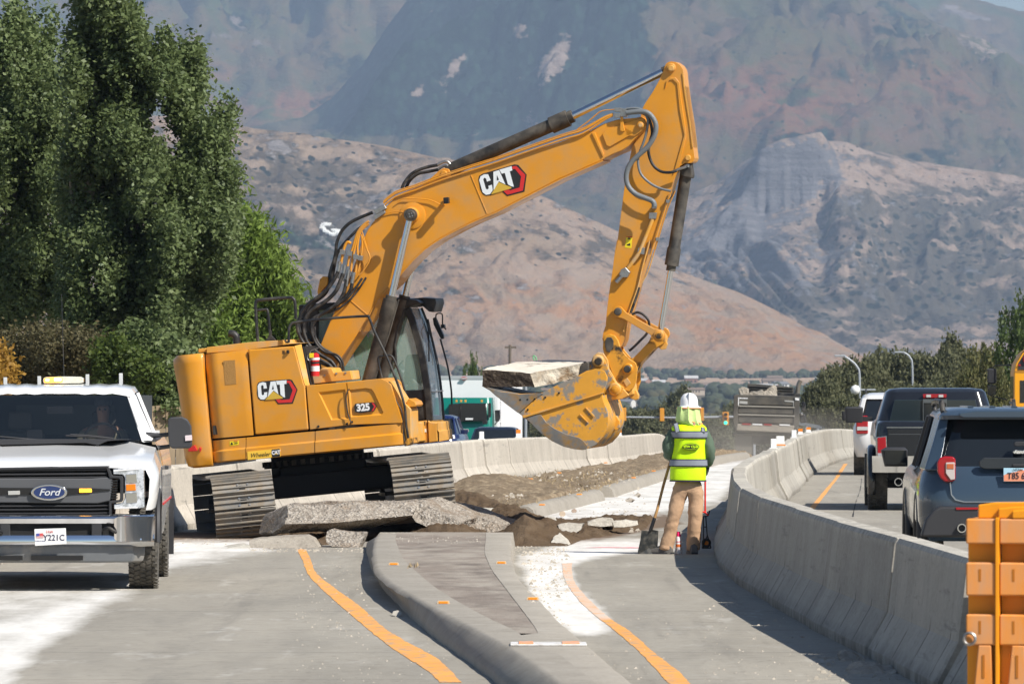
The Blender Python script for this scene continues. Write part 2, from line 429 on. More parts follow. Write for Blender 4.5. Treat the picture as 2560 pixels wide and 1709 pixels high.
# ---- hills
def hill(name, sky, Rr, B, x0, x1, nx, nd, masks, m, rough=1.0, power=1.25, seed=0, gul=1.0, extra=None, zb=None, back=500):
    xs = np.linspace((x0 * 1.08982 - 1280) * Rr / FPX, (x1 * 1.08982 - 1280) * Rr / FPX, nx)
    ds = np.concatenate([np.linspace(B, Rr, nd, endpoint=False), np.linspace(Rr, Rr + back, 14)])
    X, D = np.meshgrid(xs, ds); t = np.clip((D - B) / (Rr - B), 0, 1)
    sp = np.array(sky, float) * 1.08982
    # natural relief: the crest line belongs to the place, so it is given at the crest's own distance
    xp = 1280 + FPX * X / Rr
    zr = EYE + (YH - np.interp(xp, sp[:, 0], sp[:, 1])) * Rr / FPX
    z0 = gz(X, np.full_like(X, B)) - 4 if zb is None else np.full_like(X, zb)
    k = (Rr - B)
    warp = (fbm(X / (k * .25) + seed, D / (k * .3), 3) - .5) * k * .16
    gl = ridged((X + warp) / (k * .13) + seed * 3.1, D / (k * .55) + seed, 6, .55)
    gl2 = fbm(X / (k * .05) + seed, D / (k * .06), 5, .6)
    h = (zr - z0)
    z = z0 + h * t ** power
    env = np.sin(np.pi * np.clip(t, 0, 1) ** .9) ** .7
    z = z + env * h * gul * (.34 * (gl - .5)) + h * rough * .075 * (gl2 - .5) * (env + .18)
    if extra is not None: z = extra(X, D, t, z, zr, z0)
    z = np.where(D > Rr, z - (D - Rr) * .55, z)
    vx = (1280 + FPX * X / D) / 1.08982; vy = (YH + FPX * (EYE - z) / D) / 1.08982
    a = {kk: np.clip(f(vx, vy, X, D), 0, 1) for kk, f in masks.items()}
    return gridmesh(name, X, D, z, m, a, kind='structure')
def hill_mat(name, grass, grass2, scrub, rock, red, sc=1.0, dot=.05, dots=(.28, .34), forest=(.012, .02, .012)):
    g = NT(name, 1.0); g.b.inputs["Specular IOR Level"].default_value = .05
    o = g.tc.outputs["Object"]; flat = g.map(scale=(1, .35, 1.6))
    A, Bk, Cr, Fo = g.attr('scrub'), g.attr('rock'), g.attr('red'), g.attr('forest')
    nb = g.noise(flat, .011 * sc, 8); nf = g.noise(flat, .09 * sc, 9, .72); nm = g.noise(flat, .03 * sc, 6)
    c = g.mix(g.rng(nb, .38, .62), grass, grass2); c = g.mix(g.rng(nf, .3, .75, 0, .55), c, tuple(q * .55 for q in grass))
    c = g.mix(g.math('MULTIPLY', Cr, g.rng(nm, .42, .56)), c, red)
    # strata and bare rock
    st = g.noise(g.map(scale=(.25, .25, 2.6), rot=(0, R(24), 0)), .06 * sc, 6, .7)
    rk = g.mix(g.rng(st, .35, .65), tuple(q * .55 for q in rock), rock)
    # bushes: many small dark crowns, thicker where the scrub mask is high
    v1 = g.vor(g.map(scale=(1, .45, 1.2)), dot * sc); th = g.math('MULTIPLY', A, .42)
    bush = g.math('LESS_THAN', g.math('ADD', v1, g.math('MULTIPLY', g.math('SUBTRACT', nf, .5), .55)), th)
    nn = g.rng(g.math('ADD', nm, g.math('MULTIPLY', A, .35)), .62, .74)
    c = g.mix(g.math('MULTIPLY', nn, .75), c, scrub); c = g.mix(bush, c, tuple(q * .8 for q in scrub))
    vf = g.vor(g.map(scale=(1, .3, .55)), dot * 1.6 * sc)
    fc = g.mix(g.rng(vf, .1, .6), tuple(q * 4.5 for q in forest), forest)
    c = g.mix(g.rng(g.math('ADD', Fo, g.math('MULTIPLY', g.math('SUBTRACT', nm, .5), 2.2)), .38, .55), c, fc)
    c = g.mix(g.rng(g.math('ADD', g.math('ADD', Bk, g.math('MULTIPLY', g.math('SUBTRACT', nf, .5), 1.8)), g.math('MULTIPLY', g.math('SUBTRACT', nm, .5), 1.6)), .38, .55), c, rk)
    g.bump(g.math('ADD', g.math('MULTIPLY', nf, .9), nm), 7.0 / sc)
    return g.out(c)
T = (.46, .34, .25); T2 = (.38, .27, .17)
m1 = hill_mat('dry_foothill', T, T2, (.022, .032, .022), (.38, .34, .32), (.46, .25, .13), 1.0, .085)
m2 = hill_mat('rocky_foothill', (.48, .36, .28), (.38, .28, .21), (.03, .042, .032), (.25, .24, .25), (.4, .26, .17), 1.0, .075)
m3 = hill_mat('forested_slope', (.19, .13, .085), (.11, .13, .05), (.03, .045, .025), (.50, .38, .30), (.34, .13, .07), .6, .09, forest=(.008, .016, .010))
m4 = hill_mat('high_mountain', (.19, .155, .085), (.10, .14, .05), (.03, .05, .03), (.36, .30, .26), (.38, .16, .08), .45, .09)
hill('foothill', [(-700,230),(300,262),(550,288),(700,310),(870,332),(1050,374),(1160,420),(1250,452),(1350,500),(1450,548),(1560,622),(1700,672),(1800,722),(1940,806),(2060,870),(2300,930)],
     6300, 5350, -300, 2300, 420, 170,
     {'scrub': lambda x, y, X, D: .22 + .55 * blob(x, y, 700, 420, 330, 130, 12) + .55 * blob(x, y, 760, 600, 160, 60, 10) + .3 * blob(x, y, 1300, 560, 200, 60, 15) - .35 * blob(x, y, 1600, 760, 360, 60, 12) + .3 * (y > 850),
      'rock': lambda x, y, X, D: .15 + .35 * blob(x, y, 1000, 450, 200, 60) + .25 * blob(x, y, 640, 330, 120, 40),
      'red': lambda x, y, X, D: .35 + .9 * blob(x, y, 1640, 760, 420, 45, 10) + .5 * blob(x, y, 1300, 700, 300, 40),
      'forest': lambda x, y, X, D: .05 + .5 * blob(x, y, 690, 560, 110, 45, 15)}, m1, power=1.05, seed=1, gul=1.25, rough=1.6)
def cliffs(X, D, t, z, zr, z0):
    vx = (1280 + FPX * X / D) / 1.08982
    c = smooth((vx - 1690) / 60) * smooth((1930 - vx) / 50)
    step = smooth((t - .70) / .04); ribs = (fbm(vx / 15, D / 300, 4) - .5) * 20
    lo = z0 + (zr - z0) * .72 * np.clip(t / .7, 0, 1) ** 1.05
    z = z * (1 - c) + c * (np.where(t < .70, lo, lo + (zr - lo - 3) * step) + ribs * np.exp(-((t - .705) / .022) ** 2))
    rb = smooth((vx - 1540) / 60) * smooth((1900 - vx) / 120) * np.sin(np.pi * np.clip(t, 0, 1))
    rb = rb * smooth((.62 - t) / .15)
    return z + rb * 62 * (ridged((vx + (t * 560)) / 62, t * 1.3, 4) - .5)
hill('rocky_hill', [(1250,640),(1400,540),(1500,482),(1560,455),(1640,418),(1700,372),(1762,342),(1870,321),(1930,326),(2000,346),(2150,376),(2349,405),(2800,470)],
     8200, 6600, 1200, 2700, 420, 190,
     {'scrub': lambda x, y, X, D: .42 + .5 * blob(x, y, 2150, 560, 220, 140) + .4 * blob(x, y, 1900, 700, 300, 60) - .3 * blob(x, y, 2150, 400, 200, 30),
      'rock': lambda x, y, X, D: .12 + .95 * blob(x, y, 1820, 385, 110, 60) + .75 * blob(x, y, 1700, 520, 180, 90, -35) + .4 * blob(x, y, 1850, 620, 160, 60, -20),
      'red': lambda x, y, X, D: .2 + .6 * blob(x, y, 2200, 400, 200, 30), 
      'forest': lambda x, y, X, D: .08 + .45 * blob(x, y, 1700, 440, 70, 30, -35) + .35 * blob(x, y, 1640, 640, 110, 45, 30)},
     m2, power=.95, seed=5, gul=1.2, rough=1.6, extra=cliffs, zb=4)
hill('forested_mountain', [(450,330),(600,292),(700,268),(760,225),(830,150),(880,70),(960,-30),(1100,-130),(1500,-200),(1900,-60),(2040,-10),(2130,40),(2250,95),(2349,150),(2800,260)],
     11500, 8700, 380, 2700, 400, 190,
     {'scrub': lambda x, y, X, D: .3 + 0 * x,
      'rock': lambda x, y, X, D: .9 * blob(x, y, 1275, 140, 22, 75, 32) + .8 * blob(x, y, 1040, 160, 14, 42, 35) + .6 * blob(x, y, 960, 215, 16, 26, 35) + .6 * blob(x, y, 1210, 300, 18, 40, 25) + .55 * blob(x, y, 1190, 70, 14, 30, 30) + .42 * blob(x, y, 2230, 90, 130, 40, 25),
      'red': lambda x, y, X, D: .95 * blob(x, y, 1750, 230, 330, 110, 8) + .6 * blob(x, y, 2150, 190, 160, 60, 20) + .5 * blob(x, y, 1500, 420, 200, 50),
      'forest': lambda x, y, X, D: .95 * smooth((1560 - x) / 160) * smooth((x - 700) / 60) * smooth((330 - y + (x - 1000) * .05) / 40) + .1 + .35 * blob(x, y, 2100, 60, 140, 60, 30) + .3 * blob(x, y, 1950, 330, 300, 22, 8)},
     m3, power=.9, seed=9, gul=1.7, rough=2.2, zb=40)
hill('high_mountain', [(-300,-300),(700,-330),(1500,-300),(1950,-90),(2100,-45),(2210,2),(2290,26),(2349,44),(2480,90),(2900,200)],
     14500, 11000, -260, 2850, 400, 170,
     {'scrub': lambda x, y, X, D: .25 + 0 * x,
      'rock': lambda x, y, X, D: .6 * blob(x, y, 500, 80, 110, 10, 12) + .7 * blob(x, y, 620, 105, 40, 8, 12) + .6 * blob(x, y, 560, 60, 50, 12, 30) + .5 * blob(x, y, 2200, 30, 80, 20, 20),
      'red': lambda x, y, X, D: .8 * blob(x, y, 640, 240, 200, 55, 12) + .3,
      'forest': lambda x, y, X, D: .12 + .6 * blob(x, y, 560, 50, 60, 25, 45) + .55 * blob(x, y, 800, 160, 90, 40, -35)},
     m4, power=.85, seed=13, gul=1.6, rough=2.0, zb=120)

# ---- the whitewashed letter on the foothill: pale painted stones lying on the slope
foot = bpy.data.objects['foothill']
from mathutils.bvhtree import BVHTree
_dg = bpy.context.evaluated_depsgraph_get()
_bvh = BVHTree.FromObject(foot, _dg)
def on_hill(px, py, b=_bvh):
    d = at(px, py, 100) - Vector((0, 0, EYE)); d.normalize()
    return b.ray_cast(Vector((0, 0, EYE)), d)[0]
mb = MB()
gp = [Z2(560,548), Z2(520,545), Z2(500,562), Z2(510,590), Z2(545,612), Z2(590,622), Z2(620,615), Z2(612,596), Z2(580,590)]
for i in range(len(gp) - 1):
    for k in range(7):
        for r_ in range(3):
            t = k / 7; px = gp[i][0] + (gp[i+1][0] - gp[i][0]) * t + random.uniform(-3.5, 3.5); py = gp[i][1] + (gp[i+1][1] - gp[i][1]) * t + random.uniform(-2.4, 2.4)
            h = on_hill(px, py)
            if h:
                s = random.uniform(.9, 1.7); mb.box((h.x - s, h.y - s * 1.6, h.z - .6), (h.x + s, h.y + s * 1.6, h.z + 1.0))
tag(mb.build('hillside_letter', mat('whitewashed_stone', (.92, .92, .88), .9)), 'white letter G laid out in whitewashed stones on the foothill', 'letter')

# ---- haze
hz = MB().box((-9500, -55, -22), (9500, 16500, 1400)).build('haze', [], kind='stuff')
hm = bpy.data.materials.new('valley_haze'); hm.use_nodes = True; hn_ = hm.node_tree; hn_.nodes.clear()
ho = hn_.nodes.new("ShaderNodeOutputMaterial"); hv = hn_.nodes.new("ShaderNodeVolumePrincipled")
hv.inputs["Color"].default_value = (.58, .75, 1.0, 1); hv.inputs["Density"].default_value = 7.4e-5; hv.inputs["Anisotropy"].default_value = .1
hn_.links.new(hv.outputs[0], ho.inputs["Volume"]); hz.data.materials.append(hm)
# ================================================================== BARRIERS, ISLAND, RUBBLE
def concrete_mat(name, a, b_, streak=True, bump=.004):
    g = NT(name, .88); oi = g.n.new("ShaderNodeObjectInfo"); o = g.tc.outputs["Object"]
    add = g.n.new("ShaderNodeVectorMath"); add.operation = 'ADD'; sc_ = g.n.new("ShaderNodeVectorMath"); sc_.operation = 'SCALE'
    g.l.new(oi.outputs["Random"], sc_.inputs["Scale"]); sc_.inputs[0].default_value = (37, 13, 71); g.l.new(o, add.inputs[0]); g.l.new(sc_.outputs[0], add.inputs[1]); p = add.outputs[0]
    nb = g.noise(p, .9, 7); nf = g.noise(p, 26, 6, .7); vs_ = g.noise(g.map(p, scale=(2.2, 2, .7)), 1.0, 9, .75)
    c = g.mix(g.rng(nb, .33, .68), a, b_); c = g.mix(g.rng(vs_, .48, .78, 0, .45), c, tuple(q * .45 for q in a)); c = g.mix(g.rng(nf, .4, .7, 0, .45), c, tuple(q * 1.3 for q in b_)); c = g.mix(g.rng(g.noise(p, 11, 8, .8), .54, .68, 0, .5), c, tuple(q * .5 for q in a))
    c = g.mix(g.rng(g.noise(g.map(p, scale=(1, 1, .4)), 2.3, 4), .62, .72, 0, .28), c, (.5, .47, .42))
    rn = g.rng(oi.outputs["Random"], 0, 1, .86, 1.1); h = g.n.new("ShaderNodeHueSaturation"); g.l.new(c, h.inputs["Color"]); g.l.new(rn, h.inputs["Value"]); c = h.outputs[0]
    if streak:
        x = g.xyz(p)[0]; q = g.math('PINGPONG', g.math('ADD', x, .4), 1.55); line = g.rng(g.math('ABSOLUTE', g.math('SUBTRACT', q, .8)), .012, .03, .85, 0)
        z = g.xyz(o)[2]; band = g.math('MULTIPLY', g.rng(z, .05, .10), g.rng(z, .36, .42, 1, 0)); n3 = g.rng(g.noise(p, 3, 3), .42, .5)
        c = g.mix(g.math('MULTIPLY', g.math('MULTIPLY', line, band), n3), c, (.025, .022, .02))
        sp = g.vor(p, 9); c = g.mix(g.rng(sp, .05, .09, .7, 0), c, (.04, .035, .03)); c = g.mix(g.math('MULTIPLY', g.rng(z, .78, .86), g.rng(g.noise(p, 5, 8, .8), .45, .6, 0, .8)), c, (.62, .58, .50)); c = g.mix(g.math('MULTIPLY', g.rng(z, .02, .16, 1, 0), g.rng(g.noise(p, 4, 6), .4, .6, .2, .8)), c, (.13, .115, .095)); sk = g.noise(g.map(p, scale=(.5, .5, 9)), 1.0, 6, .7); c = g.mix(g.rng(sk, .60, .68, 0, .4), c, (.10, .095, .09))
    g.bump(g.math('ADD', nf, g.math('MULTIPLY', vs_, .5)), bump)
    return g.out(c)
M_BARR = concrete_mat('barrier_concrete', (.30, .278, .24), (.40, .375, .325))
M_BARL = concrete_mat('sunlit_barrier_concrete', (.40, .36, .30), (.52, .47, .40))  # same concrete made lighter, sunlight on the left row put into the colour
ORD = 'nearest second third fourth fifth sixth seventh eighth ninth tenth eleventh twelfth thirteenth fourteenth fifteenth sixteenth seventeenth eighteenth nineteenth twentieth'.split()
SEG = 5.9; BH = .87
def barrier_mesh(m):
    prof = [(-.305,0),(-.305,.07),(-.16,.33),(-.10,BH-.035),(-.075,BH),(.075,BH),(.10,BH-.035),(.16,.33),(.305,.07),(.305,0)]
    L = SEG / 2 - .07; mb = MB()
    xs = [-L, -L + .035, -1.5, 0, 1.5, L - .035, L]; sc = [.93, 1, 1, 1, 1, 1, .93]
    mb.loft([[(x, y * s, z if s == 1 or z < .5 else z - .012) for (y, z) in prof] for x, s in zip(xs, sc)], close=True)
    return mb.mesh('barrier_segment', m, 14)
def walk(path, start, end, step):
    p = np.array(path, float); t = np.linspace(p[0, 1], p[-1, 1], 4000)
    xs = np.interp(t, p[:, 1], p[:, 0]);
    k = 61; ker = np.ones(k) / k; xs = np.convolve(np.pad(xs, k // 2, mode='edge'), ker, 'valid')
    pts = np.stack([xs, t], 1); out = []; i = int(np.searchsorted(t, start)); cur = pts[i]
    while True:
        d = np.hypot(pts[i:, 0] - cur[0], pts[i:, 1] - cur[1]); j = np.argmax(d >= step)
        if d[j] < step: break
        nxt = pts[i + j]; out.append((cur, nxt)); i += j; cur = nxt
        if cur[1] > end: break
    return out
PATH_R = [(3.55,25),(3.25,38),(3.0,45.3),(2.9,49.6),(2.74,55.3),(2.65,61.3),(2.56,66.7),(2.53,73),(2.64,78.5),(2.83,85),(3.2,95),(3.95,108),(4.95,125),(6.35,150),(7.7,170),(9.4,195),(10.9,215),(12.6,245),(14.5,275),(16.5,310)]
PATH_L = [(-7.9,48),(-6.9,60),(-5.95,75),(-4.85,92.5),(-3.2,108),(-1.95,122),(-.75,140),(.62,155),(2.3,170),(4.1,200),(5.3,240),(6.4,280),(7.4,310)]
def row(path, start, end, me, label, group):
    for n_, (a, b) in enumerate(walk(path, start, end, SEG)):
        c = (a + b) / 2; za, zb = gz1(*a), gz1(*b); yaw = math.atan2(b[1] - a[1], b[0] - a[0]); pit = -math.atan2(zb - za, SEG)
        o = link('concrete_barrier', me); yaw += random.uniform(-.009, .009); o.matrix_world = Matrix.Translation((c[0], c[1], (za + zb) / 2)) @ Matrix.Rotation(yaw, 4, 'Z') @ Matrix.Rotation(pit, 4, 'Y')
        tag(o, label(n_, c[1]), 'barrier', group)
_n = [0]
def left_label(n, D):
    if D < 86: return 'pale barrier segment hidden behind the white pickup truck'
    if D < 98: return 'pale barrier segment seen between the white pickup and the left track, at %s' % ('its near end' if D < 92 else 'its far end')
    if D < 122: return 'pale barrier segment behind the excavator and its tracks'
    _n[0] += 1; k = _n[0]
    return ('first' if k == 1 else ORD[k - 1]) + ' pale barrier segment right of the excavator, counted from its right track' if k <= 13 else 'farthest pale barrier segment, sinking behind the earth-filled median'
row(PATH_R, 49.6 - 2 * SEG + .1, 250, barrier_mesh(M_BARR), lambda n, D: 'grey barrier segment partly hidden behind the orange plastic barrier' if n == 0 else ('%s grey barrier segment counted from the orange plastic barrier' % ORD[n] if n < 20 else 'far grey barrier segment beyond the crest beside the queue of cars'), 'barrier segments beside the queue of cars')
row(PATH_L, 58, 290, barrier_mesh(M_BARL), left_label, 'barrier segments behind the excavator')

# delineators standing on the barriers
def on_path(path, px):
    p = np.array(path, float); D = np.linspace(80, 260, 3000); X = np.interp(D, p[:, 1], p[:, 0]); e = 1280 + FPX * X / D - px
    i = np.argmin(abs(e)); return float(X[i]), float(D[i])
m_white = mat('white_plastic', (.82, .82, .8), .5); m_orange = mat('orange_plastic', (.85, .25, .02), .5)
DL = [(PATH_L, 1204, 20, 0, 'white marker post on the pale barrier in front of the dark sedan'), (PATH_L, 1296, 21, 1, 'orange and white marker post on the pale barrier beside the dark sedan'),
      (PATH_L, 1549, 15, 1, 'orange and white marker post on the barrier to the right of the bucket'),
      (PATH_R, 1965, 25, 0, 'narrow white marker post on the barrier below the dump truck'), (PATH_R, 1985, 24, 2, 'wide white marker post on the barrier below the dump truck'),
      (PATH_R, 2039, 20, 0, 'white marker post standing on the crest of the far barrier row'), (PATH_R, 2070, 15, 1, 'orange topped marker post on the barrier near the white SUV'), (PATH_R, 2083, 13, 1, 'smallest orange marker post on the barrier near the white SUV')]
for path, px, h, kind, lab in DL:
    if px > 2040 and path is PATH_R:
        D = {2070: 150.5, 2083: 158}[px]; X = (px - 1280) * D / FPX
        X = float(np.interp(D, [p[1] for p in PATH_R], [p[0] for p in PATH_R]))
    elif path is PATH_R: D = {1965: 118, 1985: 124, 2039: 141}[px]; X = float(np.interp(D, [p[1] for p in PATH_R], [p[0] for p in PATH_R]))
    else: X, D = on_path(path, px)
    t = thing('marker_post', lab, 'marker post', (X, D, gz1(X, D) + BH - .004)); hh = h * D / FPX; ww = .05 if kind != 2 else .075
    if kind == 1:
        MB().box((-ww, -.02, 0), (ww, .02, hh * .55)).build('white_band', m_white, t); MB().box((-ww, -.021, hh * .55), (ww, .021, hh)).build('orange_band', m_orange, t)
    else:
        MB().box((-ww, -.02, .02), (ww, .02, hh)).build('reflector_blade', m_white, t, bevel=.01)
    MB().box((-ww - .02, -.05, 0), (ww + .02, .05, .02)).build('base', m_white if kind != 2 else m_orange, t)

# ---- the traffic island that runs towards the camera
KB = .18
def ci(pts): return lambda D: np.interp(D, *zip(*sorted((d, x) for x, d in pts)))
baseL = ci([(-1.80,84),(-1.78,82.5),(-1.54,73.7),(-1.27,66.4),(-.9,58.6),(-.62,53.5),(-.32,48.9),(-.10,45.3),(.2,40),(.5,34)])
topL = ci([(-1.62,84),(-1.60,80),(-1.50,74),(-1.32,66.5),(-1.1,62),(-.73,56.7),(-.46,52.9),(-.16,49),(.07,45.6),(.36,40),(.66,34)])
inL = ci([(-1.40,84),(-1.38,80),(-1.20,73),(-1.07,69),(-.75,62),(-.56,58.5),(-.25,53.7),(0,50.4),(.1,49.5)])
inR = ci([(-.33,84),(-.31,81.4),(-.297,73.1),(-.2,66.5),(-.03,59.4),(.10,54),(.17,51),(.2,49.5)])
topR = ci([(.02,84),(.0,80.4),(-.02,72),(.06,63.5),(.2,58.5),(.37,51.8),(.52,47.7),(.62,44.5),(.74,41.2),(.9,36),(.95,34)])
def curve_s(f, Ds):
    v = f(Ds); k = 9; return np.convolve(np.pad(v, k // 2, mode='edge'), np.ones(k) / k, 'valid')
Ds = np.linspace(34, 83.2, 130)
bl, tl, il, ir, tr_ = [curve_s(f, Ds) for f in (baseL, topL, inL, inR, topR)]
mid_ = (tl + tr_) / 2; k_ = smooth((49.5 - Ds) / 4); il = np.where(Ds < 49.5, il * (1 - k_) + mid_ * k_, il); ir = np.where(Ds < 49.5, il, ir)
M_KERB = concrete_mat('kerb_concrete', (.27, .245, .205), (.34, .31, .265), streak=False)
M_INF = mat('stamped_infill', (.205, .17, .14), .9, var=.3, vs=2.2, bump=.008, bs=30, dirt=(.34, .30, .25), dirt_amt=.42, ds=2.5, stretch=(1, .35, 1))
M_SOIL0 = mat('joint_soil', (.15, .115, .08), .95)
isl = thing('traffic_island', 'long raised concrete island curving towards the camera between two orange lines', 'traffic island', (-.6, 66, 0))
IV = Matrix.Translation((.6, -66, 0))
def wob(i, a=.006): return (vnoise(np.array([i * .8]), np.array([3.1]))[0] - .5) * 2 * a
rings = []
for i, D in enumerate(Ds):
    w_ = wob(i); nose = 1.0 if D < 82.3 else .93
    fh = KB * nose
    rings.append([(bl[i] + w_, D, -.02), (bl[i] + .012 + w_, D, .06), (tl[i] - .035 + w_, D, fh - .035), (tl[i] - .01, D, fh - .008), (tl[i] + .03, D, fh), (il[i], D, fh)])
MB().loft(rings).build('kerb', M_KERB, isl, IV, sm=50)
rings = []
for i, D in enumerate(Ds):
    w_ = wob(i + 200); fh = KB
    a = max(ir[i], il[i] + .0) if D > 49.5 else il[i]
    rings.append([(a, D, fh), (tr_[i] - .03, D, fh), (tr_[i] + .0 + w_, D, fh - .012), (tr_[i] + .02 + w_, D, .05), (tr_[i] + .03 + w_, D, -.02)])
MB().loft(rings).build('kerb', M_KERB, isl, IV, sm=50)
MB().loft([[(il[i] - .05, D, KB - .03), (max(ir[i], il[i]) + .05, D, KB - .03)] for i, D in enumerate(Ds)]).build('joint_soil', M_SOIL0, isl, IV)
rings = []
for i, D in enumerate(Ds):
    if D < 49.3: continue
    a, b = il[i] - .02, max(ir[i], il[i]) + .02; n = 6
    rings.append([(a + (b - a) * k / n, D, KB - .005 + .003 * vnoise(np.array([D * 2.2]), np.array([k * .8]))[0]) for k in range(n + 1)])
MB().loft(rings).build('infill_slab', M_INF, isl, IV, sm=50)
# broken far end faces
m_brk = concrete_mat('broken_concrete', (.33, .30, .25), (.55, .52, .46), streak=False, bump=.012)
e = -1
MB().prism([(bl[e], -.02), (tl[e], KB), (il[e], KB), (ir[e], KB), (tr_[e], KB), (tr_[e] + .03, -.02)], Ds[e] - .02, Ds[e] + .03).build('end_face', m_brk, isl, IV)
# painted bar near the tip
Dp = 48.1
pb = thing('reflective_bar', 'white and orange reflective bar fixed across the island near the camera', 'reflector', (.3, 47.4, KB + .001))
x0, x1 = float(topL(47.4)) - .3 + .04, float(topR(47.4)) - .3 - .01
mw_, mo_ = mat('white_reflective', (.75, .74, .72), .5, var=.1, dirt=(.45, .42, .38), dirt_amt=.4, ds=20), mat('orange_reflective', (.85, .33, .12), .5, dirt=(.5, .45, .4), dirt_amt=.35, ds=20)
MB().box((x0, -.22, .0), (x1, .22, .012)).build('base_strip', mw_, pb, bevel=.004)
MB().box((x0 + .06, -.20, .012), (x0 + .16, .20, .018)).build('orange_reflector', mo_, pb); MB().box((x1 - .17, -.20, .012), (x1 - .05, .20, .018)).build('orange_reflector', mo_, pb)

# little orange reflectors glued on the kerbs
m_refl = mat('reflector_orange', (.95, .30, .02), .35, emit=None); m_cream = mat('reflector_edge', (.75, .52, .28), .5)
rme = None
_c = {}
def reflector(px, py, z, lab, grp):
    if grp == 'reflectors on the far median': _c[lab] = _c.get(lab, -1) + 1; lab = '%s small orange reflector on the %s of the far median' % (ORD[_c[lab]], 'right kerb' if 'right' in lab else 'left edge')
    D = FPX * (EYE - z) / (py - YH) if py > YH else 100
    X, D2 = gnd(px, py, z); s = 1.0
    r = thing('kerb_reflector', lab, 'reflector', (X, D2, gz1(X, D2) + z), group=grp)
    MB().prism([(-.052, 0), (.052, 0), (.045, .024), (-.045, .024)], -.05, .05).build('body', m_cream, r)
    MB().box((-.036, -.0535, .004), (.036, -.0500, .021)).build('lens', m_refl, r)
    return r
for q, lab in [(R6(668,262), 'orange reflector on the left kerb of the near island, farthest along'), (R6(960,490), 'orange reflector on the left kerb of the near island, nearest the camera'),
               (R6(1300,256), 'orange reflector on the right kerb of the near island, farthest along'), (R6(1485,469), 'orange reflector on the right kerb of the near island, nearest the camera')]:
    reflector(*q, KB, lab, 'reflectors on the near island')
for q in [R5(825,511), R5(1085,439), R5(1465,322), R5(1605,274)]:
    reflector(*q, KB + .01, 'small orange reflector on the right kerb of the far earth-filled median', 'reflectors on the far median')
for q in [R5(745,330), R5(945,287), R5(1120,249), R5(1270,216), R5(1395,190)]:
    reflector(*q, KB + .04, 'small orange reflector on the left edge of the far earth-filled median', 'reflectors on the far median')

# ---- earth of the dug-up median
def soil_mat(name, a, b_, straw=None):
    g = NT(name, 1.0); o = g.tc.outputs["Object"]; g.b.inputs["Specular IOR Level"].default_value = .1
    n1 = g.noise(o, 3.0, 9, .7); n2 = g.noise(o, 24, 6, .7); n3 = g.noise(g.map(scale=(1, .3, 1)), 6, 7, .7)
    c = g.mix(g.rng(n1, .35, .65), a, b_); c = g.mix(g.rng(n2, .3, .7, 0, .5), c, tuple(q * .45 for q in a))
    if straw: c = g.mix(g.rng(n3, .5, .66, 0, .8), c, straw)
    g.bump(g.math('ADD', n1, n2), .03); return g.out(c)
M_SOIL = soil_mat('dug_soil', (.13, .085, .05), (.20, .145, .095)); M_STRAW = soil_mat('straw_covered_soil', (.25, .185, .12), (.32, .25, .17), (.50, .40, .27))
fl = [(95,-1.9),(104,-1.7),(123,-.9),(137,.45),(160,2.2),(185,3.9),(215,5.4),(260,7.2)]; fr = [(95,.2),(101,.34),(117,1.62),(142,3.2),(165,4.75),(190,6.4),(215,7.7),(260,9.6)]
md = np.concatenate([np.linspace(97, 150, 190), np.linspace(150.6, 255, 130)]); u = np.linspace(0, 1, 60)
MD, U = np.meshgrid(md, u, indexing='ij'); XL = np.interp(MD, *zip(*fl)); XR = np.interp(MD, *zip(*fr)); MX = XL + (XR - XL - .22) * U
prof = np.minimum(smooth(U / .12), 1) * np.minimum(smooth((1 - U) / .06), 1)
hgt = (.17 + .16 * (fbm(MX * 1.2, MD * .22, 4) - .4) + .09 * ridged(MX * 3.2, MD * .8, 4) - .05) * prof * smooth((MD - 97) / 1.5)
hgt += .22 * np.exp(-((MX + .45) / .9) ** 2 - ((MD - 118) / 9) ** 2) * prof + .12 * np.exp(-((MD - 175) / 25) ** 2) * prof
hgt += .05 * (fbm(MX * 9, MD * 2.5, 4) - .5) * prof
md_o = gridmesh('median_soil', MX, MD, gz(MX, MD) + hgt - .01, M_STRAW, kind='stuff')
# its right-hand kerb, in two lengths with a spill of soil between them
fk = thing('median_kerb', 'rounded concrete kerb along the right edge of the earth-filled median', 'kerb', (2.2, 130, 0)); FKM = Matrix.Translation((-2.2, -130, 0))
for (d0, d1) in ((100.5, 117.2), (119.5, 205)):
    rings = []
    for D in np.arange(d0, d1, 1.0):
        x = float(np.interp(D, *zip(*fr))); z = gz1(x, D)
        rings.append([(x - .30, D, z - .03), (x - .28, D, z + KB - .02), (x - .2, D, z + KB + .01), (x - .09, D, z + KB), (x - .02, D, z + KB - .05), (x + .03, D, z - .03)])
    MB().loft(rings, close=True).build('kerb_length', M_KERB, fk, FKM, sm=60)
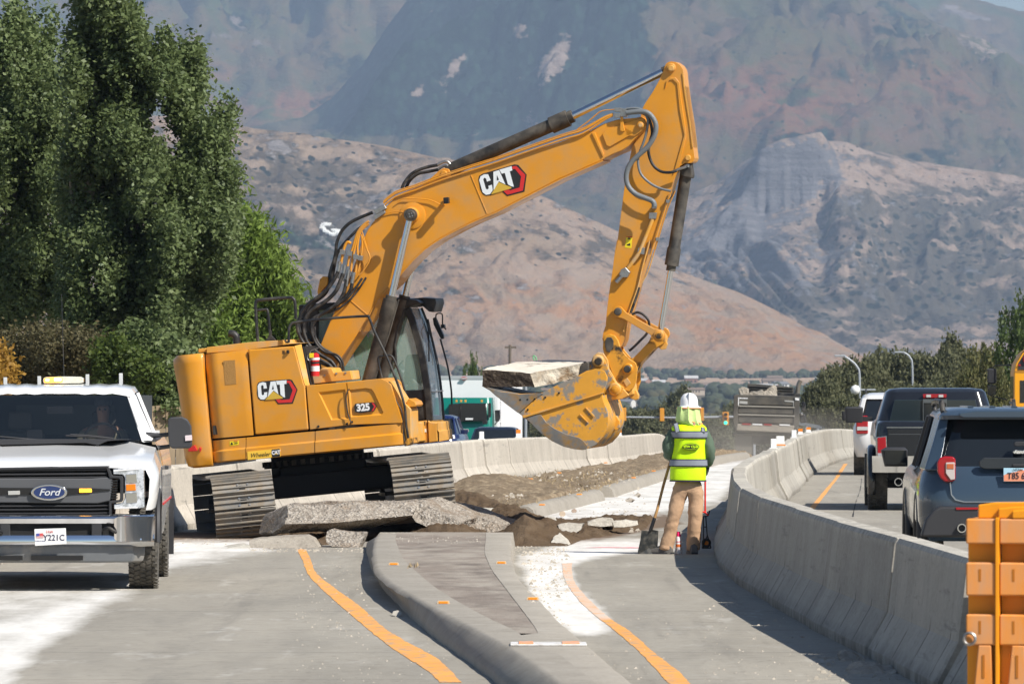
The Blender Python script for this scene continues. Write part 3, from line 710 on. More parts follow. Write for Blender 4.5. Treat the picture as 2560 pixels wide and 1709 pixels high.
# soil around the broken slabs
sx_ = np.linspace(-3.9, 3.2, 300); sd_ = np.linspace(82.9, 101.5, 190); SX, SD = np.meshgrid(sx_, sd_)
SPX = 1280 + FPX * SX / SD; SPY = YH + FPX * EYE / SD
h = .05 * (ridged(SX * 2.6, SD * .8, 5) - .3)
def bl_(x, d, rx, rd, a): return a * np.exp(-((SX - x) / rx) ** 2 - ((SD - d) / rd) ** 2)
h += bl_(-.75, 97, .5, 2.2, .31) + bl_(-.35, 95, .45, 2, .25) + bl_(.0, 92.5, .45, 1.8, .24) + bl_(.32, 90, .45, 1.6, .16) + bl_(-1.25, 95, .5, 3, .22)
h += bl_(-1.2, 86.0, .55, 1.6, .16) + bl_(-1.75, 85.4, .4, 1.2, .08) + bl_(-.75, 86.8, .4, 1.6, .12) + bl_(.35, 85.2, .36, .9, .19) + bl_(.1, 85.0, .26, .9, .15) + bl_(1.0, 93, .7, 2, .07) + bl_(-1.7, 96, .6, 2.5, .22)
msk = soft(SPX, SPY, vp((640,1262),(840,1236),(1180,1252),(1300,1250),(1330,1238),(1480,1212),(1500,1188),(1420,1182),(1300,1196),(1235,1188),(1180,1150),(1100,1120),(900,1120),(700,1150),(600,1215)), 7)
h = (h + .11 * (fbm(SX * 6, SD * 1.6, 5, .65) - .45) + .07 * (ridged(SX * 9, SD * 3, 4) - .5)) * msk - .03 * (1 - msk)
h = np.where((SX > -1.85) & (SX < .1) & (SD < 83.9), np.minimum(h, .08), h)
keep = gridmesh('dug_soil', SX, SD, h + .005, M_SOIL, kind='stuff')

# ---- slabs and lumps of broken concrete
def chunk(name, label, zf, pts, D, depth, dx=0.0, dz=0.0, m=None, amp=.02, cuts=3, seed=0, cat='rubble', group=None, shrink=1.0, lean=.22, pts3=None):
    """front outline at distance D, a back outline depth metres behind it, then broken up by noise"""
    import bmesh
    if pts3: P = [at(*zf(*q[:2]), q[2]) for q in pts3]
    else:
        ys = [zf(*q)[1] for q in pts]; y0_, y1_ = min(ys), max(ys); P = [at(*zf(*q), D + lean * (.5 - (y - y0_) / (y1_ - y0_ + 1e-6)) * 2 * min(1, (y1_ - y0_) / 40)) for q, y in zip(pts, ys)]
    c = sum(P, Vector()) / len(P); c.y = D; z0 = min(p.z for p in P)
    f = [(p.x - c.x, p.y - D, p.z - z0) for p in P]; bk = [((p.x - c.x) * shrink + dx, depth, (p.z - z0) * shrink + dz) for p in P]
    b = bmesh.new(); fv = [b.verts.new(p) for p in f]
    if pts3:
        r_ = bmesh.ops.convex_hull(b, input=b.verts); bmesh.ops.delete(b, geom=[v for v in b.verts if not v.link_faces], context='VERTS')
    else:
        bv = [b.verts.new(p) for p in bk]; n = len(fv)
        b.faces.new(fv); b.faces.new(bv[::-1])
        for i in range(n): b.faces.new((fv[i], fv[(i+1) % n], bv[(i+1) % n], bv[i]))
    bmesh.ops.recalc_face_normals(b, faces=b.faces); bmesh.ops.triangulate(b, faces=b.faces)
    for _ in range(cuts):
        es = [e for e in b.edges if e.calc_length() > .035]
        bmesh.ops.subdivide_edges(b, edges=es, cuts=1, use_grid_fill=True)
        bmesh.ops.triangulate(b, faces=[q for q in b.faces if len(q.verts) > 3])
    me = bpy.data.meshes.new(name); b.normal_update()
    co = np.array([v.co[:] for v in b.verts]) * 5 + seed * 3.7; kk = fbm(co[:, 0] + co[:, 1] * .7, co[:, 2] + co[:, 1] * .5, 5, .6) - .5
    for v, k in zip(b.verts, kk): v.co += v.normal * float(k) * amp * 3.4
    b.to_mesh(me); b.free(); me.materials.append(m or m_brk)
    o = link(name, me); o.location = (c.x, D, z0); tag(o, label, cat, group)
    return o
def agg_mat():
    g = NT('exposed_aggregate', .95); o = g.tc.outputs["Object"]; v = g.vor(o, 26); n1 = g.noise(o, 9, 8, .75); n2 = g.noise(o, 2.2, 5)
    c = g.mix(g.rng(v, .1, .6), (.64, .58, .50), (.42, .37, .31)); c = g.mix(g.rng(n1, .3, .62, .9, 0), c, (.13, .10, .075)); c = g.mix(g.rng(n2, .52, .64, 0, .6), c, (.24, .17, .11)); c = g.mix(g.rng(g.noise(o, 40, 3), .55, .7, 0, .6), c, (.72, .69, .62))
    g.bump(g.math('ADD', n1, g.math('MULTIPLY', v, -.6)), .05); return g.out(c)
m_agg = agg_mat()
m_cream_c = concrete_mat('clean_cut_concrete', (.42, .39, .33), (.58, .55, .48), streak=False, bump=.006)
m_brk_d = concrete_mat('dirty_shaded_concrete', (.24, .20, .155), (.42, .38, .32), streak=False, bump=.014)  # dirty lumps; also the tone that paints shade on the saw-cut slab
chunk('concrete_slab', 'largest broken slab, long and tilted, in front of the tracks', Z6, [(655,772),(690,655),(868,572),(1010,578),(1300,548),(1560,536),(1720,524),(1868,540),(1825,635),(1700,652),(1500,690),(1180,706),(850,742),(745,778)], 85.6, 1.5, .18, .05, m_agg, .034, 6, 1, 'concrete slab', pts3=[(868,572,85.7),(1300,548,86.0),(1868,540,86.6),(1825,640,86.1),(1180,700,85.3),(845,708,85.1),(745,780,85.5),(655,772,86.3),(690,645,86.5),(1400,750,86.5),(1700,700,86.9),(900,556,87.6),(1880,528,88.2)])
chunk('concrete_slab', 'grey slab with dark soil stuck to its face, leaning right of the largest slab', Z6, [(1858,540),(1900,545),(2110,650),(2180,700),(2160,760),(2060,775),(1850,690),(1818,640)], 86.4, 1.4, .25, .05, m_agg, .03, 5, 2, 'concrete slab')
chunk('concrete_slab', 'long white-edged slab sloping down to the right above the hole', R5, [(-10,492),(190,530),(420,600),(540,655),(542,700),(440,700),(260,650),(150,600),(-10,560)], 88.5, 1.6, .2, .03, m_agg, .025, 5, 3, 'concrete slab')
chunk('kerb_piece', 'smooth broken-off kerb length lying in the soil beyond the hole', R5, [(322,560),(350,545),(430,548),(640,645),(668,690),(655,712),(545,700),(420,640),(330,606)], 92.5, .5, .1, .03, m_cream_c, .010, 5, 4, 'kerb')
chunk('concrete_slab', 'flat grey slab with a clean saw cut, left of the island on the road', Z6, [(568,832),(640,822),(1005,800),(1060,828),(1105,888),(1098,903),(600,917),(566,900)], 82.9, .7, .02, .01, m_brk_d, .012, 5, 5, 'concrete slab')  # darker concrete carries the shade of its front face in the colour
chunk('concrete_block', 'squat broken concrete block between the saw-cut slab and the island', Z6, [(1156,800),(1165,770),(1205,752),(1330,768),(1468,776),(1455,810),(1415,892),(1205,884),(1158,850)], 83.2, .5, .02, 0, m_agg, .016, 5, 6, 'concrete block')
chunk('concrete_slab', 'white dusted wedge of paving with a toothed edge beside the excavator track', TZ, [(700,1450),(900,1410),(1090,1368),(1165,1366),(1182,1445),(1150,1462),(720,1466)], 82.6, 1.2, -.1, .0, m_cream_c, .008, 4, 7, 'concrete slab')
for i, (lab, pts, D) in enumerate([('jagged concrete lump at the far right edge of the hole', [(940,650),(1030,632),(1112,640),(1095,680),(1060,702),(960,692)], 89), ('rough grey concrete lump on the low ridge of rubble, left of the clean block', [(1140,628),(1230,600),(1312,604),(1330,652),(1240,660),(1150,648)], 91),
        ('clean light block at the right end of the rubble ridge', [(1318,625),(1400,614),(1482,620),(1490,648),(1400,662),(1330,662)], 90.5), ('pale lump half buried behind the kerb piece', [(810,606),(850,594),(905,602),(925,648),(870,660),(818,640)], 92),
        ('small pale chip lying at the lip of the hole', [(722,672),(760,664),(806,700),(790,722),(745,712)], 88), ('sloping grey lump inside the right side of the hole', [(888,785),(905,735),(940,702),(1000,760),(1012,790),(950,800)], 84.2),
        ('dark grey fragment on the road beyond the rubble ridge', [(1405,470),(1430,462),(1462,474),(1450,488),(1410,486)], 101), ('small brown fragment beside the far median kerb', [(1472,440),(1490,428),(1502,440),(1490,450)], 104)]):
    chunk('concrete_lump', lab, R5, pts, D, .3, .02, 0, m_brk if i not in (6, 7) else m_brk_d, .02, 4, 10 + i, 'rubble')
chunk('boulder', 'round tan boulder resting against the median kerb', R5, [(945,575),(950,558),(968,551),(986,560),(990,576),(980,588),(955,588)], 101.6, .16, 0, 0, mat('tan_stone', (.42, .33, .24), .9, var=.2, vs=8), .008, 4, 31, 'boulder')
chunk('boulder', 'smaller brownish boulder beside the median kerb', R5, [(1030,552),(1036,540),(1052,535),(1066,546),(1064,558),(1042,562)], 102.5, .14, 0, 0, mat('brown_stone', (.33, .25, .19), .9, var=.2, vs=8), .008, 4, 32, 'boulder')
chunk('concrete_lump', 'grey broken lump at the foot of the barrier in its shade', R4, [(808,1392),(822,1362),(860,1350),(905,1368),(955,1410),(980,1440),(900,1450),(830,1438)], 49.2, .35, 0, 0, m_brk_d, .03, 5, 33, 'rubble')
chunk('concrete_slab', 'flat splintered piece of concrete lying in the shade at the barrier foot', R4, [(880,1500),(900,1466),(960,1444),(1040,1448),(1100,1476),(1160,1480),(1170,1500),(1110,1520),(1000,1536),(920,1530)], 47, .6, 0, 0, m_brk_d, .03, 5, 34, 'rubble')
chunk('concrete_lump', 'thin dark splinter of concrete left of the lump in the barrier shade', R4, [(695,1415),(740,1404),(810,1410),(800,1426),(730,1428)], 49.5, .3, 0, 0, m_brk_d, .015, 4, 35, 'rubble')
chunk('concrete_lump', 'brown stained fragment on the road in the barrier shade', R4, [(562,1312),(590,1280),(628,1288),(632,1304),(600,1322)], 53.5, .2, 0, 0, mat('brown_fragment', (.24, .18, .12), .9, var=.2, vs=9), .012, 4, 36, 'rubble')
chunk('concrete_lump', 'small pale chip on the sunny road near the shadow edge', R4, [(183,1232),(200,1220),(225,1228),(222,1240),(190,1242)], 58.5, .1, 0, 0, m_brk, .008, 3, 37, 'rubble')
chunk('concrete_lump', 'pale crumbled lump on the road left of the island kerb', R6, [(655,555),(662,535),(690,528),(712,536),(718,556),(690,566)], 58.5, .16, 0, 0, m_brk, .01, 4, 38, 'rubble')
# crumbs scattered on the road: nobody could count them
mb = MB(); rr = random.Random(3)
def crumb(X, D, s, z=0):
    z += gz1(X, D); vs = [(X + s * rr.uniform(.6, 1) * a, D + s * rr.uniform(.6, 1) * b, z + s * c * rr.uniform(.5, 1)) for a, b, c in ((-1,-.8,-.1),(1,-.7,-.1),(.9,.8,-.1),(-.9,.9,-.1),(-.4,-.4,1),(.5,-.3,.9),(.1,.5,1))]
    mb.add(vs, [(0,1,5,4),(1,2,6,5),(2,3,6),(3,0,4,6),(4,5,6)])
for (zf, x0, y0, x1, y1, n, s0, s1) in [(R6,1420,180,1700,460,260,.008,.035),(R6,1450,430,1700,620,90,.006,.02),(R6,680,180,1180,230,60,.006,.016),(R6,90,230,520,700,150,.005,.018),(R6,100,700,1000,960,70,.004,.012),
        (R5,620,800,1000,860,150,.008,.03),(R5,1050,600,1540,700,260,.01,.05),(R5,620,640,1100,720,160,.01,.05),(R5,250,360,720,560,300,.01,.05),(R5,1000,420,1560,620,120,.008,.03),(R5,400,240,1500,420,260,.01,.05),
        (R4,0,1050,700,1560,130,.005,.018),(Z6,560,900,1480,930,140,.008,.03),(Z6,1400,680,2200,800,240,.01,.05),(R6,1700,450,2300,960,90,.004,.014),(TZ,150,1290,1500,1380,60,.008,.02),(R4,650,1380,1200,1560,90,.01,.04)]:
    for _ in range(n):
        X, D = gnd(*zf(rr.uniform(x0, x1), rr.uniform(y0, y1)))
        isl_z = KB if (34 < D < 82.5 and float(topL(D)) < X < float(topR(D))) else 0
        s = s0 + (s1 - s0) * rr.random() ** 3
        if 97 < D < 200:
            a_, b_ = float(np.interp(D, *zip(*fl))), float(np.interp(D, *zip(*fr)))
            if a_ < X < b_: isl_z = .2
        crumb(X, D, s, isl_z)
mb.build('rubble_crumbs', mat('crumb_concrete', (.42, .38, .32), .95, var=.4, vs=2), kind='stuff')
# dry grass tufts on the median and at the island joints
vs, fs = [], []
for (zf, x0, y0, x1, y1, n, z) in [(R5,380,330,1400,520,1100,.17),(R5,620,240,1600,420,600,.2),(R6,755,262,825,290,16,KB)]:
    for _ in range(n):
        X, D = gnd(*zf(rr.uniform(x0, x1), rr.uniform(y0, y1)), z)
        if zf is R5 and z < .3 and z != KB and not (float(np.interp(D, *zip(*fl))) < X < float(np.interp(D, *zip(*fr))) - .1): continue
        a = rr.uniform(0, 6.28); L_ = rr.uniform(.02, .07); dx, dy = math.cos(a) * L_, math.sin(a) * L_; z_ = gz1(X, D) + z - .02; n0 = len(vs)
        vs += [(X, D, z_), (X + .006, D, z_), (X + dx, D + dy, z_ + rr.uniform(.02, .08)), (X + dx - .004, D + dy, z_ + .02)]; fs.append((n0, n0+1, n0+2, n0+3))
raw('dry_grass', vs, fs, mat('dry_grass_blades', (.40, .31, .19), .9, var=.4, vs=6), kind='stuff')
# ================================================================== EXCAVATOR
def ray_plane(px, py, M, b, axis=1):
    """where the sight line through a photo pixel meets the plane local[axis]=b of frame M"""
    Mi = M.inverted(); o = Mi @ Vector((0, 0, EYE)); d = (Mi.to_3x3() @ (at(px, py, 1.0) - Vector((0, 0, EYE))))
    t = (b - o[axis]) / d[axis]; return o + d * t
def cr(pts, n=8):
    q = [Vector(p) for p in pts]; out = []
    for i in range(len(q) - 1):
        p0, p1, p2, p3 = q[max(i-1, 0)], q[i], q[i+1], q[min(i+2, len(q)-1)]
        for k in range(n):
            t = k / n; out.append(.5 * ((2*p1) + (p2-p0)*t + (2*p0-5*p1+4*p2-p3)*t*t + (3*p1-p0-3*p2+p3)*t**3))
    return out + [q[-1]]
YEL = (.70, .29, .018)
m_yel = mat('machine_yellow_paint', YEL, .38, var=.07, vs=1.3, coat=.2, dirt=(.50, .27, .09), dirt_amt=.30, ds=2.6, dsharp=.16)
m_yel_d = mat('machine_yellow_dusty', (.70, .35, .06), .5, var=.08, vs=3, dirt=(.45, .36, .24), dirt_amt=.32, ds=3)
m_yel_w = mat('worn_yellow_paint', (.70, .33, .035), .5, var=.08, vs=4, dirt=(.26, .235, .20), dirt_amt=.40, ds=6.5, dsharp=.04)
m_yel_g = mat('greasy_yellow_paint', (.68, .31, .03), .4, var=.08, vs=4, dirt=(.035, .028, .02), dirt_amt=.40, ds=5, dsharp=.05)
m_blk = mat('black_paint', (.014, .014, .016), .4, dirt=(.10, .09, .075), dirt_amt=.3, ds=3)
m_blkd = mat('dusty_black_steel', (.02, .019, .018), .55, dirt=(.14, .12, .095), dirt_amt=.42, ds=5, dsharp=.2)
m_rub = mat('hose_rubber', (.015, .015, .016), .42, dirt=(.09, .08, .07), dirt_amt=.36, ds=9)
m_hoseg = mat('hose_sleeve', (.16, .175, .185), .35, bump=.003, bs=160)
m_chr = mat('chrome_rod', (.72, .73, .75), .12, metal=1.0)
m_stl = mat('zinc_steel', (.42, .42, .41), .35, metal=.9, dirt=(.25, .22, .18), dirt_amt=.3, ds=12)
m_steelw = mat('worn_bare_steel', (.21, .205, .195), .5, metal=.35, var=.25, vs=5, dirt=(.36, .20, .05), dirt_amt=.33, ds=8)
m_shoe = mat('track_shoe_steel', (.25, .235, .21), .5, metal=.35, var=.25, vs=5, dirt=(.30, .25, .19), dirt_amt=.42, ds=7)
m_dark = mat('shadowy_interior', (.012, .012, .012), .8)  # near-black colour stands in for shade inside gaps and openings
m_red = mat('red_paint', (.55, .02, .02), .35); m_wht = mat('white_paint', (.8, .8, .8), .4)
m_label_y = mat('yellow_sticker', (.85, .68, .02), .5); m_label_k = mat('black_print', (.015, .015, .015), .5)
m_glass = mat('green_cab_glass', (.38, .56, .49), .03, trans=.0, alpha=.34, spec=.8)
m_glassf = mat('windscreen_glass', (.10, .13, .15), .03, alpha=.62, spec=.9)

PSI, TAU = R(10), R(5.3)
O_ = at(812, 1144, 90.0)
EXM = Matrix.Translation(O_) @ Matrix.Rotation(-TAU, 4, 'Y') @ Matrix.Rotation(-PSI, 4, 'Z')
ex = thing('excavator', 'yellow tracked excavator holding up a concrete slab in its bucket', 'excavator', (O_.x, O_.y, 0))
EXL = Matrix.Translation((-O_.x, -O_.y, 0)) @ EXM
def E(zf, x, y, b):
    p = ray_plane(*zf(x, y), EXM, b); return (p.x, p.z)
def EV(zf, x, y, b): return ray_plane(*zf(x, y), EXM, b)
def xp(name, zf, pts, b0, b1, m, bevel=.012, parent=ex, sm=None, **kw):
    """a plate or box of the upper works: side outline seen at depth b0, going back to b1"""
    poly = [E(zf, x, y, b0) for x, y in pts]
    return MB().prism(poly, b0, b1).build(name, m, parent, EXL if parent is ex else None, bevel=bevel, sm=sm, **kw)
def xt(name, zf, pts, b, r, m, n=8, parent=ex, sub=6, **kw):
    """a pipe or hose: centre line seen at depth b (or one depth per point)"""
    bs = b if isinstance(b, (list, tuple)) else [b] * len(pts)
    q = [EV(zf, x, y, bb) for (x, y), bb in zip(pts, bs)]
    return MB().tube(cr(q, sub) if sub > 1 else q, r, n).build(name, m, parent, EXL if parent is ex else None, sm=50, **kw)
NB = -1.38   # near side of the house
# core and deck
ct = E(BZ, 303, 165, NB); cb = E(BZ, 385, 1105, NB)
core = [E(BZ, *p, NB + .03) for p in [(300,175),(800,118),(1405,70),(1490,490),(1480,1050),(385,1150)]]
MB().prism(core, NB + .14, 1.34).build('engine_housing', m_dark, ex, EXL)
# skirts with a stepped groove
def line(p, q): return lambda x: p[1] + (q[1] - p[1]) * (x - p[0]) / (q[0] - p[0])
yt = line((345,1399),(1700,1274)); g1 = line((611,1446),(1700,1342)); g2 = line((611,1458),(1700,1354)); yb = line((430,1553),(1715,1433))
UC = E(BZ, 492, 700, NB)[0] - .01
def bcurve(u):
    k = (UC - u); return NB + (0 if k <= 0 else .8 * (math.sqrt(k * k + .0009) - .03))
for (x0, x1, endr) in ((352, 600, 0), (604, 1082, 0), (1087, 1700, 1)):
    rings = []
    for x in np.linspace(x0, x1, 14):
        row_ = []
        for y, db in ((yt(x) + 3, .02), (yt(x) + 5, 0), (g1(x), 0), (g2(x), -.028), (yb(x) - 10, -.028), (yb(x), .0), (yb(x) + 2, .30)):
            p = EV(Z1, x, y, NB); u_ = p.x; off = bcurve(u_) - NB
            if endr: off += .05 * smooth((x - 1660) / 40)
            row_.append((u_, NB + db + float(off), p.z))
        rings.append(row_)
    MB().loft(rings).build('side_skirt', m_yel, ex, EXL, sm=35)
plat = [E(Z1, *p, NB + .16) for p in [(345,1405),(1690,1285),(1700,1425),(440,1540)]]
MB().prism(plat, NB + .18, 1.30).build('house_frame', m_yel_d, ex, EXL, bevel=.02)
UF = ct[0] - .012; print('UF', UF)
# counterweight: outline of the tail in plan, lofted upwards
def cw_ring(v, r, side, e):
    dr = r - 1.84; A_, B_ = .33 + dr, .60 - e; u0 = -1.39; nb = abs(NB) - e; pts = [(UF, -nb + .12), (UF, -nb), (UF - .02, -nb - .015), (u0, -nb - .015)]
    for k in range(1, 9): t = math.pi / 2 * k / 8; pts.append((u0 - A_ * math.sin(t), -nb - .015 + B_ * (1 - math.cos(t))))
    n = 5
    for k in range(1, n): q = -1 + 2 * k / n; pts.append((u0 - A_ - .05 * (1 - q * q), (nb + .015 - B_) * q))
    for k in range(8, 0, -1): t = math.pi / 2 * k / 8; pts.append((u0 - A_ * math.sin(t), nb + .015 - B_ * (1 - math.cos(t))))
    pts += [(u0, nb + .015), (UF - .02, nb + .015), (UF, nb)]
    return [(u_, b_, v) for u_, b_ in pts]
vt = E(BZ, 250, 150, NB)[1]; vb = E(BZ, 250, 1428, NB)[1]
rings = [cw_ring(vb + a, r - .115, 0, e) for a, r, e in ((0, 1.80, .06), (.03, 1.88, .02), (.16, 1.915, 0), (.34, 1.925, 0), (.36, 1.90, 0), (.8, 1.905, 0), (vt - vb - .30, 1.935, 0), (vt - vb - .12, 1.955, 0), (vt - vb - .05, 1.95, 0), (vt - vb, 1.90, .04))]
cw = MB().loft(rings, close=True).build('counterweight', m_yel, ex, EXL, sm=40)
xp('tail_reflector', BZ, [(140,1215),(205,1172),(238,1240),(135,1245)], NB - .05, NB + .02, m_red, .004)
xp('tail_reflector', BZ, [(255,1215),(268,1192),(282,1215),(268,1252)], NB - .05, NB + .02, m_red, .004)
# doors
def door(name, pts4, m=m_yel, n=12, inset=.0):
    (ax, ay), (bx, by), (cx, cy_), (dx, dy) = pts4; rings = []
    for i in range(n + 1):
        t = i / n; r_ = []
        for j in range(7):
            s = j / 6; x = (ax + (bx - ax) * t) * (1 - s) + (dx + (cx - dx) * t) * s; y = (ay + (by - ay) * t) * (1 - s) + (dy + (cy_ - dy) * t) * s
            p = EV(BZ, x, y, NB); e_ = .012 if (j in (0, 6) or i in (0, n)) else 0
            top = .035 if j == 0 else 0
            r_.append((p.x, bcurve(p.x) + e_ + top - .012, p.z))
        r_ = [(r_[0][0], NB + .17, r_[0][2])] + r_ + [(r_[-1][0], NB + .17, r_[-1][2])]
        rings.append(r_)
    rings = [[(p[0], NB + .17, p[2]) for p in rings[0]]] + rings + [[(p[0], NB + .17, p[2]) for p in rings[-1]]]
    return MB().loft(rings).build(name, m, ex, EXL, sm=38)
d1 = door('engine_door', [(306,158),(792,108),(868,1062),(388,1103)])
MB().prism([E(BZ, *p, NB - .014) for p in [(530,232),(660,222),(676,490),(552,500)]], NB - .016, NB - .004).build('vent_grille', mat('vent_mesh', (.42, .22, .06), .8, bump=.01, bs=150), d1)
MB().prism([E(BZ, *p, NB - .03) for p in [(398,960),(474,952),(482,1052),(404,1062)]], NB + .03, NB + .12).build('door_latch', m_blk, d1, bevel=.005)
for d_ in d1.children: d_.matrix_local = Matrix.Identity(4)
d2 = xp('side_door', BZ, [(805,106),(1240,72),(1325,68),(1432,480),(1446,512),(1483,1003),(884,1058)], NB - .012, NB + .08, m_yel, .022)
cp = [EV(BZ, *p, NB - .004) for p in [(1328,64),(1436,480),(1450,508)]]; cq = [EV(BZ, *p, NB + .10) for p in [(1405,44),(1492,478),(1500,500)]]
MB().loft([[tuple(p) for p in cp], [tuple(p) for p in cq]]).build('corner_panel', m_yel_d, ex, EXL, sm=30)  # lighter yellow here paints in the light on the turned corner
for x in (1192, 1202, 1212): MB().prism([E(BZ, *p, NB - .02) for p in [(x,115),(x+4,115),(x+5,155),(x+1,155)]], NB - .016, NB).build('vent_slot', m_dark, ex, EXL)
xp('work_light', BZ, [(1235,112),(1262,110),(1265,148),(1238,150)], NB - .05, NB, m_blk, .008)
hood = xp('engine_hood', Z1, [(325,752),(330,748),(640,712),(860,698),(870,720),(960,722),(600,770),(325,790)], NB + .10, 1.1, m_yel_d, .02)
xp('hood_box', BZ, [(248,98),(335,88),(342,132),(250,140)], NB + .14, NB + .6, m_yel_d, .01)
xp('hood_cover', Z1, [(640,722),(700,716),(700,745),(640,750)], NB + .12, NB + .5, m_yel_g, .008)
xt('exhaust_pipe', Z1, [(482,652),(510,655),(530,672),(536,700),(536,735)], -.7, .048, m_blk, 14)
xt('grab_rail', Z1, [(684,715),(674,560),(668,455),(676,428),(700,418),(900,402),(930,410),(944,440),(950,555)], -1.1, .021, m_blk, 8)
xt('grab_rail', Z1, [(672,492),(738,484),(752,494),(762,560),(768,640)], -1.05, .018, m_blk, 8)
xp('rail_bracket', Z1, [(764,628),(776,632),(780,668),(806,694),(808,724),(738,730),(740,700),(758,672)], -1.08, -1.04, m_blk, .003)
for p in [(668,735),(700,730),(860,705),(880,715)]: xp('hood_latch', Z1, [(p[0]-14,p[1]+8),(p[0]-12,p[1]-8),(p[0]+12,p[1]-10),(p[0]+14,p[1]+6)], -1.2, -1.1, m_blk, .004)
# tool boxes in front of the side door, each with a pressed-in panel
def inset(name, zf, outer, inner, b0, b1, m, depth=.022):
    mb = MB(); o = [E(zf, *p, b0) for p in outer]; i_ = [E(zf, *p, b0) for p in inner]; c = (sum(p[0] for p in i_) / len(i_), sum(p[1] for p in i_) / len(i_))
    i2 = [(c[0] + (p[0] - c[0]) * .93, c[1] + (p[1] - c[1]) * .90) for p in i_]
    R_ = lambda q, b: [(p[0], b, p[1]) for p in q]
    ce = (sum(p[0] for p in o) / len(o), sum(p[1] for p in o) / len(o)); o2 = [(ce[0] + (p[0] - ce[0]) * 1.006, ce[1] + (p[1] - ce[1]) * 1.01) for p in o]
    mb.loft([R_(o2, b1), R_(o2, b0 + .02), R_(o, b0), R_(i_, b0), R_(i2, b0 + depth)], close=True)
    return mb.build(name, m, ex, EXL, bevel=.006, sm=35)
inset('tool_box', Z1, [(1022,1017),(1300,993),(1330,1288),(1048,1322)], [(1108,1064),(1296,1042),(1318,1250),(1200,1258)], NB - .01, -.55, m_yel)
inset('tool_box', Z1, [(1307,992),(1545,968),(1585,985),(1612,1010),(1692,1262),(1690,1276),(1334,1288)], [(1320,1046),(1440,1033),(1478,1040),(1495,1062),(1562,1205),(1548,1222),(1334,1236)], NB - .01, -.55, m_yel)
xt('box_handle', Z1, [(1325,1040),(1308,1060),(1300,1120),(1312,1200),(1330,1262),(1338,1272)], NB - .05, .008, m_rub, 6)
for p in [(1107,1301),(1308,1283),(1342,1270)]: MB().cyl(EV(Z1, *p, NB - .02), EV(Z1, *p, NB + .0), .016, 12).build('box_lock', m_dark, ex, EXL)
xp('step_panel', Z1, [(1588,985),(1612,992),(1700,1125),(1752,1180),(1758,1420),(1712,1432),(1700,1270)], NB + .06, -.8, m_yel_d, .012)
xp('front_step', Z1, [(1722,1130),(1740,1105),(1782,1128),(1792,1150),(1784,1164),(1730,1168)], NB + .1, -.8, m_yel, .01)
xp('step_bracket', Z1, [(1700,1425),(1728,1385),(1765,1380),(1768,1418),(1712,1440)], NB + .0, -1.0, m_yel_g, .006)
# cab floor and front panel
xp('cab_floor_panel', CZ, [(490,1278),(636,1262),(655,1476),(480,1494)], .36, 1.0, m_yel, .012)
xp('front_panel', CZ, [(645,1260),(676,1278),(734,1284),(742,1466),(656,1478)], .34, 1.30, m_yel_d, .014)
fp = [EV(CZ, *p, .34) for p in [(738,1284),(742,1466)]]; fq = [EV(CZ, *p, 1.38) for p in [(856,1262),(872,1440)]]
MB().loft([[tuple(fp[0]), tuple(fp[0] + (fp[1]-fp[0]) * .42), tuple(fp[0] + (fp[1]-fp[0]) * .48 + Vector((.02,0,0))), tuple(fp[1] + Vector((.02, 0, 0)))], [tuple(fq[0]), tuple(fq[0] + (fq[1]-fq[0]) * .42), tuple(fq[0] + (fq[1]-fq[0]) * .48 + Vector((.02,0,0))), tuple(fq[1] + Vector((.02, 0, 0)))]]).build('front_face', m_yel_d, ex, EXL)
xp('serial_plate', CZ, [(542,1285),(618,1276),(622,1308),(546,1316)], .34, .365, m_blk, 0)
xp('warning_sticker', CZ, [(494,1284),(532,1280),(533,1294),(496,1298)], .345, .365, m_wht, 0)
xp('warning_sticker', CZ, [(596,1346),(630,1342),(634,1374),(600,1378)], .345, .365, m_wht, 0)
xp('latch_handle', CZ, [(552,1388),(606,1382),(608,1398),(554,1408)], .32, .365, m_yel_d, .004)
# ---- cab
NC, FC = .40, 1.38
near = [(968,452),(1540,418),(1712,470),(1752,540),(1800,690),(1840,850),(1866,1010),(1880,1150),(1888,1262),(1700,1290),(975,1345)]
def sh(p, dx=92): return (p[0] + dx, p[1])
cabc = [E(Z1, *p, NC) for p in near]
def cfr(name, zf, pts, w_=.035, b=NC, closed=False, m=m_blk):
    """a cab post: flat bar following the side view"""
    q = [EV(zf, x, y, b) for x, y in pts]; mb = MB(); rings = []
    for i, p in enumerate(q):
        d = (q[min(i+1, len(q)-1)] - q[max(i-1, 0)]); d.normalize(); nrm = Vector((-d.z, 0, d.x)) * w_
        rings.append([tuple(p - nrm), tuple(p + nrm), tuple(p + nrm + Vector((0, .06, 0))), tuple(p - nrm + Vector((0, .06, 0)))])
    return mb.loft(rings, close=True).build(name, m, ex, EXL, bevel=.008, sm=30)
A = [(1728,480),(1760,560),(1800,690),(1838,850),(1862,1010),(1876,1150),(1884,1262)]
cfr('cab_pillar', Z1, A, .045, NC - .02)
Af = [E(Z1, *p, NC) for p in A]
